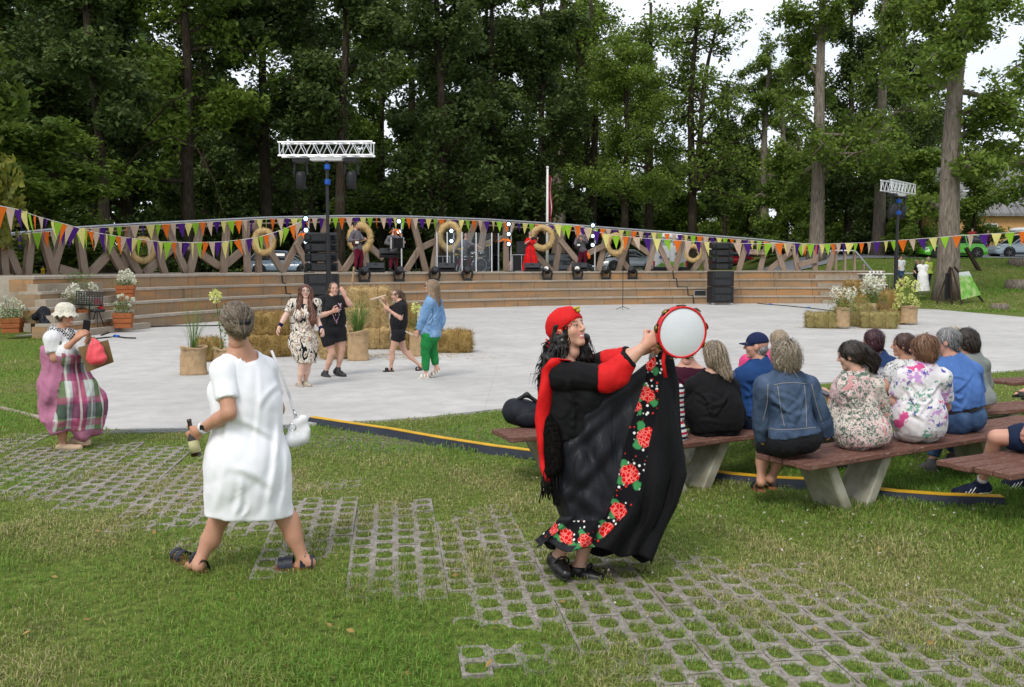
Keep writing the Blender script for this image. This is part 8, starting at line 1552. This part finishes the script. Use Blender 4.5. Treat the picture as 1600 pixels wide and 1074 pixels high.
for k in range(n+1): a = 2*PI*k/n; mb.v.append((c+f.rt*.225*math.cos(a)+f.fw*.185*math.sin(a)-f.up*.02).tolist()); mb.v.append((c+f.rt*.225*math.cos(a)+f.fw*.185*math.sin(a)+f.up*.02).tolist())
mb.f = [[2*k, 2*k+2, 2*k+3, 2*k+1] for k in range(n)]; f.obj('belt', mb, M_BELT)
for sd in 'RL': f.shoe(sd, mat('grey_suede', C(110, 106, 104), .9), M_SNK, .012, .03, .03)
# second bench
f = seated('woman in a black sweater with ash-blonde hair on the second bench', 8.45, dict(head=(1114, 554, .04), neck=(1113, 588, .02), pel=(1116, 662, .0), sL=(1086, 606, .0), sR=(1140, 605, .02), eL=(1077, 644, .08), wL=(1090, 660, .3), eR=(1152, 645, .08), wR=(1140, 660, .32), kL=(1098, 672, .45), kR=(1132, 672, .45)), -10, M_BLK, 1.14, 1., face=-20, bottom=(M_DSKIRT, 'skirt'), hair='bob', hc=((.14, .1, .07), (.6, .48, .33)), sl=1.8, neck=.09, skin='fair', ex=[ell(A(1115, 640, 8.45), (.235, .2, .2), None, .1)], off=.024, hem=.06, nstr=900, hairx=lambda f: [('p', cap(f.L(.1, -.3, -.2), A(1138, 586, 8.36), .075, .04, .05))], wr=(.009, 10.))
f = seated('man in a blue shirt and navy cap on the second bench', 8.85, dict(head=(1181, 541, .02), neck=(1188, 569, .02), pel=(1183, 652, .0), sL=(1160, 588, .08), sR=(1208, 588, .0), eL=(1158, 628, .12), wL=(1150, 640, .38), eR=(1214, 628, .15), wR=(1196, 642, .42), kL=(1160, 664, .46), kR=(1190, 664, .5)), -30, M_BLUES, 1.1, 1.04, face=-72, hair='under', hc=((.3, .3, .3), (.5, .5, .5)), sl=1.7, neck=.07, fem=False, bottom=(M_DJEANS, 'trousers'), skin='rose', off=.024, hem=-.02, nstr=120, sw=.19)
f.wear('cap', None, M_NAVYCAP, .0, [lambda P: ((P-f.hc) @ f.HM.T @ np.array([0, -.12, -1.])/f.hh+.1)*f.hh], [ell(f.L(0, -.06, .14), np.array([.38, .45, .42])*f.hh, f.HM, .02)], (.002, 20.), h=.009)
V = []; Fc = []
for i in range(9):
    a = PI*i/8
    for r in (1., 1.75): V.append(f.L(.33*math.cos(a)*(1 if r == 1 else 1.0), .02+.36*math.sin(a)*r, .14-.05*(r-1)-.06*math.cos(a)**2))
for i in range(8): Fc.append([2*i, 2*i+1, 2*i+3, 2*i+2])
mb = MB(); mb.add(V, Fc); f.obj('cap_visor', mb, M_NAVYCAP).modifiers.new('thick', 'SOLIDIFY').thickness = .008
mb = MB(); c = f.j['pel']+f.up*.04
for k in range(31): a = 2*PI*k/30; mb.v.append((c+f.rt*.215*math.cos(a)+f.fw*.17*math.sin(a)-f.up*.02).tolist()); mb.v.append((c+f.rt*.215*math.cos(a)+f.fw*.17*math.sin(a)+f.up*.02).tolist())
mb.f = [[2*k, 2*k+2, 2*k+3, 2*k+1] for k in range(30)]; f.obj('belt', mb, M_BELT)
seated('woman in a striped red, white and navy knit, half hidden behind the dancer\'s skirt', 8.2, dict(head=(1030, 566, .0), neck=(1034, 596, .02), pel=(1034, 676, .0), sL=(1010, 612, .0), sR=(1054, 612, .0), eL=(1004, 650, .05), wL=(1012, 670, .3), eR=(1058, 650, .03), wR=(1050, 672, .3), kL=(1014, 690, .4), kR=(1050, 690, .42)), -15, M_STRIPE, 1.05, .98, sl=1.6, neck=.09, bottom=(M_STRIPE, 'skirt'), hem=.03, nstr=300, h=.014)
# far benches
seated('woman with bare shoulders and dark hair sitting beyond the tambourine', 9.35, dict(head=(1072, 545, .0), neck=(1076, 569, .02), pel=(1074, 645, .0), sL=(1058, 584, .0), sR=(1096, 583, .0), eL=(1052, 616, .05), wL=(1060, 640, .3), eR=(1100, 616, .05), wR=(1092, 640, .3)), -12, M_BURG, 1.0, .98, skin='rose', hair='short', hc=((.03, .02, .015), (.08, .05, .04)), sl=None, neck=.2, hem=.06, nstr=250, h=.015)
seated('fair-haired person in hot pink half hidden behind the man in the cap', 10.2, dict(head=(1216, 533, .0), neck=(1212, 556, .02), pel=(1205, 620, .0), sL=(1168, 566, .0), sR=(1232, 568, .1), eL=(1160, 592, .0), wL=(1172, 610, .25), eR=(1236, 600, .05), wR=(1220, 616, .3)), -14, M_HOTP, 1.05, .98, hair='bob', hc=((.4, .3, .2), (.66, .54, .4)), sl=.8, hem=.06, nstr=350, h=.015, sw=.19)
seated('woman with short burgundy hair in a blue lace top', 10.0, dict(head=(1363, 532, .0), neck=(1371, 556, .02), pel=(1372, 622, .0), sL=(1352, 568, .0), sR=(1390, 568, .0), eL=(1346, 598, .05), wL=(1356, 614, .3), eR=(1396, 598, .05), wR=(1386, 614, .3)), -18, M_LACE, 1.02, .98, face=-42, hair='bob', hc=((.035, .008, .014), (.11, .03, .05)), sl=.5, hem=.05, nstr=450, h=.014)
seated('woman with sunglasses in a speckled black and white blouse behind the auburn-haired woman', 9.3, dict(head=(1410, 540, .0), neck=(1417, 565, .02), pel=(1416, 636, .0), sL=(1396, 578, .05), sR=(1436, 578, .0), eL=(1384, 606, .02), wL=(1390, 628, .25), eR=(1440, 610, .05), wR=(1430, 630, .3)), -30, M_BW, 1.02, .98, face=-72, hair='short', hc=((.06, .025, .02), (.14, .07, .05)), sl=.5, hem=.05, nstr=350, h=.0145, skin='tan')
seated('person with curly cream-blonde hair seen between two heads at the right', 10.6, dict(head=(1487, 528, .0), neck=(1489, 551, .02), pel=(1492, 612, .0), sL=(1472, 562, .0), sR=(1508, 562, .0), eL=(1468, 590, .05), wL=(1476, 606, .3), eR=(1512, 590, .05), wR=(1502, 606, .3)), -14, M_GREYT, .98, .96, hair='curly', hc=((.5, .42, .3), (.75, .68, .54)), sl=.6, hem=.05, nstr=500, curl=.5, h=.016)
seated('woman with dark hair and a grey top at the right end of the far bench', 9.7, dict(head=(1508, 531, .0), neck=(1516, 556, .02), pel=(1521, 624, .0), sL=(1500, 570, .0), sR=(1534, 570, .0), eL=(1498, 600, .05), wL=(1508, 618, .3), eR=(1541, 602, .08), wR=(1530, 618, .3)), -20, M_GREYT, 1.02, 1.0, face=-45, hair='bob', hc=((.02, .014, .012), (.07, .045, .035)), sl=1.4, hem=.06, nstr=500, h=.014, hairx=lambda f: [('p', cap(f.L(.1, -.3, -.2), f.L(.3, -.3, -.55), .075, .05, .05))])
# man cut by the right edge: bare leg, navy shorts, striped sneakers
M_NAVYS = cloth_mat('navy_shorts', C(34, 48, 78), .85); M_SNEAK = cloth_mat('navy_sneaker', C(26, 34, 60), .8, 90, .5); M_WSOLE = mat('white_sole', (.75, .75, .74), .6)
f = Fig('man in navy shorts and navy sneakers cut off by the right picture edge', 7.5, dict(head=(1668, 512, .1), neck=(1664, 550, .1), pel=(1660, 668, .1), eL=(1640, 620, -.1), wL=(1610, 664, -.1), eR=(1690, 620, .3), wR=(1640, 664, .35), hL=(1640, 686, .0), hR=(1650, 680, .25), kL=(1556, 683, .12), kR=(1600, 680, .42), aL=(1533, 756, .42), aR=(1606, 748, .62), tL=(1494, 770, .48), tR=(1572, 757, .7)), -78, 'rose', .012, 1.05, 1.04, fem=False, ground=0, group=GS, hands=dict(L=dict(curl=.5, n=(0, 0, -1))))
f.build_body(); f.wear('polo_shirt', ('torso', 'pelvis', 'arm'), M_POLO, .022, [half(f.j['pel'], -f.up), f.nc(.08, .03)], (), sl=dict(R=.8, L=.8)); f.wear('shorts', ('pelvis', 'thigh'), M_NAVYS, .022, [half(f.j['pel']+f.up*.1, f.up)], (), (.007, 12.), lg=dict(R=.78, L=.78)); f.hair(HAIRS['crop'], (.1, .08, .06), (.2, .15, .1), 100)
for sd in 'LR':
    u = f.shoe(sd, M_SNEAK, M_WSOLE, .012, .03, .035, .007); An, T = f.j['a'+sd], f.j['t'+sd]; d = unit((T-An)*[1, 1, 0]); s_ = np.array([d[1], -d[0], 0]); s_ = s_ if s_[1] < 0 else -s_
    mb = MB()
    for k in range(3):
        c = lerp(An, T, .3+.17*k); mb.bar(c+s_*.051+[0, 0, -.05]+d*.02, c+s_*.038+[0, 0, .0]-d*.012, .012, .006, d)
    f.obj('shoe_stripes', mb, M_WSOLE, False, u); mb = MB().tube([f.j['a'+sd]+[0, 0, .01], lerp(f.j['a'+sd], f.j['k'+sd], .14)], [.04, .043], 14); f.obj('sock', mb, mat('grey_sock', C(170, 168, 170), .9))
f = Fig('person on the far right bench, only a sandalled foot in view', 12.2, dict(head=(1690, 520), neck=(1690, 540), pel=(1690, 590), eL=(1670, 570, -.1), wL=(1650, 590, -.1), eR=(1700, 570, .2), wR=(1680, 590, .2), hL=(1680, 596, -.1), hR=(1684, 594, .1), kL=(1640, 592, -.1), kR=(1650, 592, .2), aL=(1606, 608, -.05), aR=(1620, 612, .2), tL=(1586, 616, -.05), tR=(1600, 620, .2)), -80, 'rose', .016, 1., 1., ground=0, group=GS)
f.build_body(); f.wear('dress', ('torso', 'pelvis', 'arm', 'thigh'), M_BURG, .02, [f.nc(.08, .03)], (), sl=dict(R=.8, L=.8), lg=dict(R=.8, L=.8)); f.hair(HAIRS['bob'], (.1, .07, .05), (.2, .14, .1), 60)
for sd in 'RL': sandal(f, sd, M_BLKS, M_BLKS, ((.65, .05, .05), (.25, .07, .03)))
# bags of the audience
o_ = G(1394, 668, .45)+np.array([-.05, .15, 0]); soft('cream_handbag', 'cream leather handbag on the nearest bench beside the floral blouse', 'handbag', [('bag_body', [ell(o_+[0, 0, .1], (.1, .07, .1), k=.03), ell(o_+[0, .0, .04], (.12, .08, .05), k=.03)], mat('cream_leather', C(222, 212, 190), .5), .006), ('strap', [cap(o_+[-.06, -.05, .17], o_+[-.02, -.12, .06], .012, .012, .01), cap(o_+[-.02, -.12, .06], o_+[.16, -.14, .02], .013, .013, .01)], MATS['cream_leather'], .0)], o_, .01)
o_ = G(1080, 665, .45)+np.array([.0, .15, 0]); soft('grey_handbag', 'dark grey handbag on the bench left of the woman in black', 'handbag', [('bag_body', [ell(o_+[0, 0, .12], (.09, .07, .14), k=.03), ell(o_+[0.0, .0, .04], (.11, .08, .06), k=.03)], mat('grey_leather', C(84, 86, 92), .5), .006), ('clasp', [ell(o_+[.03, -.072, .16], (.015, .01, .015))], M_CHROME, 0)], o_, .01)
o_ = G(1262, 742, 0)+np.array([0.1, .25, 0]); soft('patterned_bag', 'dark patterned cloth bag on the grass under the nearest bench', 'bag', [('bag_body', [ell(o_+[0, 0, .1], (.2, .16, .13), k=.05), ell(o_+[.25, .05, .09], (.2, .16, .12), k=.05)], m_pattern('dark_print', lambda t, co: spots(t, co, t.mix(0., C(58, 56, 60), C(58, 56, 60)), 20., C(170, 160, 160), .28, .4, 1.6, .4)), .02), ('handle', [cap(o_+[.0, -.05, .22], o_+[.2, -.05, .25], .015, .015)], M_BLACK, 0)], o_, .016)
c = A(1286, 612, 7.96); th = thing('mobile_phone', 'dark mobile phone held low by the woman in the pink floral dress', 'phone', tuple(c)); MB().box((0, 0, 0), (.075, .15, .01), rot3(.4, 0, .5), .003).build('phone_body', M_BLACK, th); MB().box((0, -.001, .007), (.066, .13, .003), rot3(.4, 0, .5)).build('screen', M_GLASSD, th)
# ---------------------------------------------------------------- the band
M_GSHIRT = cloth_mat('grey_shirt', C(112, 108, 114), .85); M_WINE = cloth_mat('wine_trousers', C(112, 24, 52), .85); M_REDD = cloth_mat('red_dress', C(226, 22, 26, .85), .75, 120, .3, var=.12); GB = 'members of the band on stage'
def bandman(label, px, py0, py1, r, yaw, J, sc, legs=True, top=None, bottom=None, hc=((.03, .02, .015), (.1, .06, .04)), face=None, fem=False, hair='crop', sl=1.75, hands=None):
    Y = circ_at(px, r); JJ = {k: (v[0], v[1], v[2] if len(v) > 2 else 0) for k, v in J.items()}; gz = on_stage(px, r)[2]
    f = Fig(label, Y, JJ, yaw, 'rose', .026, 1.0, sc, face=(yaw if face is None else face, 0, 0), fem=fem, ground=gz, group=GB, hands=hands or dict(R=dict(curl=.9), L=dict(curl=.9))); f.build_body()
    if legs: f.wear('trousers', ('pelvis', 'thigh', 'calf'), bottom or M_WINE, .02, [half(f.j['pel']+f.up*.14, f.up)], (), (.008, 9.), lg=dict(R=1.92, L=1.92)); [f.shoe(s, M_BLKS, M_BLKS, .012, .04, .03, .018) for s in 'RL']
    f.wear('shirt', ('torso', 'pelvis', 'arm', 'fore'), top or M_GSHIRT, .03, [half(f.j['pel']-f.up*.06, -f.up), f.nc(.075, .02)], (), (.012, 9.), sl=dict(R=sl, L=sl)); f.hair(HAIRS[hair], hc[0], hc[1], 60, 5, .4, .008, h=.018); return f
Yg = circ_at(558, 30.6)
f = bandman('guitarist in a grey shirt and wine red trousers at the microphone', 558, 0, 0, 30.6, 115, dict(head=(556, 353), neck=(555, 362), pel=(560, 390), eR=(546, 376, -.25), wR=(558, 377, -.4), eL=(566, 374, .2), wL=(571, 374, -.15), kR=(557, 404, -.12), kL=(565, 404, .12), aR=(555, 420, -.12), aL=(562, 420, .12), tR=(559, 424, -.2), tL=(566, 424, .02)), 1.22)
def guitar(label, c, ang, L, Y, body):
    th = thing('electric_guitar', label, 'guitar', tuple(c), 0, 'guitars'); d = np.array([math.cos(ang), 0, math.sin(ang)]); n = np.array([-math.sin(ang), 0, math.cos(ang)])
    q = lambda u, v: d*u+n*v
    pr = [ell(q(-.1, 0), (.17, .04, .17), None, .05), ell(q(.1, .02), (.13, .035, .12), None, .05)]; P, Q = smesh(pr, .018); mesh_obj('guitar_body', P, Q, body, th, True); MB().bar(q(.15, 0)+[0, -.03, 0], q(L, 0)+[0, -.03, 0], .05, .025).build('neck', mat('maple_neck', C(170, 130, 90)), th); MB().bar(q(L, 0)+[0, -.03, 0], q(L+.14, .02)+[0, -.03, 0], .08, .02).build('headstock', M_BLACK, th); MB().box(q(.0, 0)+[0, -.045, 0], (.16, .01, .1)).build('scratch_plate', M_WHITE, th)
guitar('electric guitar slung across the guitarist', A(558, 379, Yg-.55), .28, .62, 0, mat('guitar_brown', C(70, 40, 26), .3))
f = bandman('accordion player in a grey shirt and wine red trousers', 616, 0, 0, 31.0, 150, dict(head=(614.5, 360), neck=(614, 369), pel=(615, 395), eR=(603, 380, -.1), wR=(612, 383, -.35), eL=(628, 378, 0), wL=(632, 379, -.3), kR=(611, 408, -.1), kL=(619, 408, .1), aR=(610, 420, -.1), aL=(619, 420, .1), tR=(613, 424, -.3), tL=(622, 424, -.1)), 1.14)
Ya = circ_at(616, 31.0)-.55; c = A(620, 380, Ya); th = thing('accordion', 'black accordion with white keys played by the man in grey', 'accordion', tuple(c), .25); MB().box((-.2, 0, 0), (.14, .26, .56), None, .02).build('treble_case', M_BLACK, th); 
kb = MB().box((-.29, -.08, 0), (.06, .14, .52)).build('keyboard', M_WHITE, th)
for i in range(9): MB().box((-.295, -.155, -.22+.055*i), (.05, .012, .022)).build('black_key', M_BLACK, kb)
for i in range(9): MB().box((-.1+.036*i, 0, 0), (.02, .27-(.04 if i % 2 else 0), .5-(.04 if i % 2 else 0))).build('bellows_fold', M_SPK, th)
MB().box((.26, 0, 0), (.1, .26, .54), None, .02).build('bass_case', M_BLACK, th); MB().box((.33, -.02, .02), (.03, .1, .5), None, .01).build('bass_strap', M_WHITE, th)
bandman('drummer in a grey shirt sitting behind the drum kit', 724, 0, 0, 32.4, 172, dict(head=(727.5, 367.5), neck=(727, 376), pel=(724, 402), eR=(715, 388, -.2), wR=(717, 391, -.45), eL=(737, 382, -.15), wL=(744, 384, -.4), kR=(718, 406, -.5), kL=(733, 406, -.5), aR=(718, 420, -.45), aL=(733, 420, -.45), tR=(718, 423, -.7), tL=(734, 423, -.7)), 1.08)
Yd = circ_at(724, 32.4)
for k, (a, b_) in enumerate((((717, 391), (724, 387)), ((744, 384), (757, 389)))): th = thing('drumstick', 'drumstick in the drummer\'s %s hand' % ('right', 'left')[k], 'drumstick', tuple(A(*a, Yd-.45)), 0, 'drumsticks'); MB(A(*a, Yd-.45)).tube([A(*a, Yd-.45), A(*b_, Yd-.6)], .014, 5).build('stick', MATS['pale_stick'], th)
Ys = circ_at(829, 31.2); gz = on_stage(829, 31.2)[2]
f = Fig('singer in a long red dress playing a dark violin', Ys, dict(head=(828, 365.5), neck=(829, 373), pel=(829, 393), eR=(821, 381, -.2), wR=(830, 374, -.35), eL=(837, 381, -.1), wL=(840, 374, -.4), kR=(827, 406, 0), kL=(832, 406, 0), aR=(826, 419, 0), aL=(833, 419, 0), tR=(825, 421, -.2), tL=(834, 421, -.2)), 165, 'fair', .026, 1.05, 1.0, ground=gz, group=GB, hands=dict(R=dict(curl=.9), L=dict(curl=.9))); f.build_body()
def rfold(V, Pt): q = Pt-f.base; return V+.03*ss(1.1, .3, q[..., 2])*np.sin(np.arctan2(q[..., 1], q[..., 0])*9)
f.wear('red_dress', ('torso', 'pelvis', 'arm'), M_REDD, .03, [half(np.array([0, 0, gz+.03]), (0, 0, -1)), f.nc(.08, .02)], [cap(A(829, 392, Ys), A(829, 406, Ys), .24, .32, .1), cap(A(829, 406, Ys), A(829, 424, Ys), .32, .44, .1)], (.01, 8.), fn=rfold, sl=dict(R=.9, L=.9)); f.hair(HAIRS['bob'], (.2, .15, .14), (.4, .3, .26), 60, 5, .4, .008, h=.018)
c = A(834, 373, Ys-.4); th = thing('violin', 'dark violin held by the singer in red', 'violin', tuple(c)); P, Q = smesh([ell((-.06, 0, 0), (.1, .03, .1), None, .03), ell((.09, 0, .03), (.085, .03, .085), None, .03)], .015); mesh_obj('violin_body', P, Q, mat('dark_varnish', C(50, 26, 18), .3), th, True); MB().bar((.15, 0, .04), (.38, 0, .1), .035, .03).build('neck', M_BLACK, th); MB().tube([(-.25, -.06, -.1), (.2, -.06, .25)], .008, 5).build('bow', M_DWOOD, th)
f = bandman('bass player in a grey shirt and wine red trousers on the right', 908, 0, 0, 31.0, 205, dict(head=(905.5, 359.5), neck=(907.5, 368), pel=(911, 393), eR=(899, 381, -.2), wR=(901, 384, -.4), eL=(917, 379, -.1), wL=(909, 374, -.42), kR=(906, 407, -.05), kL=(914, 407, .05), aR=(905, 419, -.05), aL=(914, 419, .05), tR=(903, 423, -.25), tL=(914, 423, -.2)), 1.12, face=215)
guitar('dark bass guitar slung on the bass player', A(904, 383, circ_at(908, 31.0)-.55), 1.0, .75, 0, mat('bass_black', (.015, .012, .012), .3))
# ---------------------------------------------------------------- small figures at the right and far left
def walker(label, px, py0, py1, Y, yaw, top, bottom, hc, fem=True, dress=None, group='bystanders on the right', hair='bob', sl=.8):
    u = (py1-py0)/100.; j = dict(head=(px, py0+7*u), neck=(px, py0+15.5*u), pel=(px, py0+46*u), eR=(px+(9 if math.cos(R(yaw)) > 0 else -9)*u, py0+34*u, -.05), wR=(px+(4 if math.cos(R(yaw)) > 0 else -4)*u, py0+42*u, -.3 if math.cos(R(yaw)) < 0 else .3), eL=(px-(9 if math.cos(R(yaw)) > 0 else -9)*u, py0+34*u, .05), wL=(px-(7 if math.cos(R(yaw)) > 0 else -7)*u, py0+48*u, .1), kR=(px+2*u, py0+72*u, 0), kL=(px-2*u, py0+72*u, .05), aR=(px+2*u, py0+94*u, 0), aL=(px-2*u, py0+94*u, .1), tR=(px+2.5*u, py0+98*u, .15*math.cos(R(yaw))), tL=(px-3.5*u, py0+98*u, .15*math.cos(R(yaw))+.1))
    sc = (py1-py0)*Y/F_PX/1.68; f = Fig(label, Y, j, yaw, 'rose', .028*sc, 1.05, sc, fem=fem, ground=A(px, py1, Y)[2], group=group); f.build_body()
    if dress: f.wear('dress', ('torso', 'pelvis', 'arm'), dress, .03, [half(A(px, py0+92*u, Y), (0, 0, -1)), f.nc(.08, .02)], [cap(A(px, py0+48*u, Y), A(px, py0+95*u, Y), .2*sc, .33*sc, .1)], (.012, 9.), sl=dict(R=.9, L=.9))
    else: f.wear('trousers', ('pelvis', 'thigh', 'calf'), bottom[0], .022, [half(f.j['pel']+f.up*.12, f.up)], (), (.008, 9.), lg=dict(R=bottom[1], L=bottom[1])); f.wear('shirt', ('torso', 'pelvis', 'arm'), top, .03, [half(f.j['pel']-f.up*.06, -f.up), f.nc(.08, .02)], (), (.01, 9.), sl=dict(R=sl, L=sl))
    for s in 'RL': f.shoe(s, M_BLKS if not fem else M_WSAND, M_BLKS, .012, .02, .03, .02)
    f.hair(HAIRS[hair], hc[0], hc[1], 50, 5, .4, .008, h=.02*sc); return f
DK = ((.03, .02, .015), (.1, .06, .04)); M_LIME = cloth_mat('lime_top', C(186, 206, 90), .85); M_WLIN = cloth_mat('white_linen', (.76, .76, .74), .85)
walker('man in a white shirt and denim shorts standing by the tables', 1407.5, 400, 449, 53.5, 170, M_WLIN, (M_JEANS, .95), DK, False, hair='crop'); walker('woman in a long white dress with her back turned beside the oak', 1442, 406, 460, 48, 20, None, None, ((.3, .22, .15), (.5, .4, .28)), dress=M_WLIN); walker('woman in a lime green top next to the woman in white', 1450, 402, 456, 49, -30, M_LIME, (M_DJEANS, 1.6), ((.4, .3, .2), (.6, .48, .34))); walker('woman in dark clothes holding a black bag left of the woman in white', 1433, 406, 457, 50, 120, M_BTEE, (M_BTEE, 1.8), ((.3, .2, .14), (.5, .38, .26))); walker('person in a red top standing by the parked cars', 1519, 357, 396, 66, 190, cloth_mat('red_top', C(150, 50, 50)), (M_DJEANS, 1.9), DK, group='people by the cars'); walker('person in a maroon top beside the pale SUV', 1543, 360, 398, 68, 160, M_BURG, (M_DJEANS, 1.9), DK, group='people by the cars')
walker('child in bright yellow glimpsed behind the left beams', 67, 416, 440, 40, 200, cloth_mat('yellow_cloth', C(240, 210, 40)), (MATS['yellow_cloth'], 1.9), ((.5, .4, .1), (.6, .5, .2)), group='people behind the balustrade'); walker('person in pink glimpsed behind the left beams', 74.5, 410, 438, 41, 170, M_HOTP, (M_DJEANS, 1.9), DK, group='people behind the balustrade')
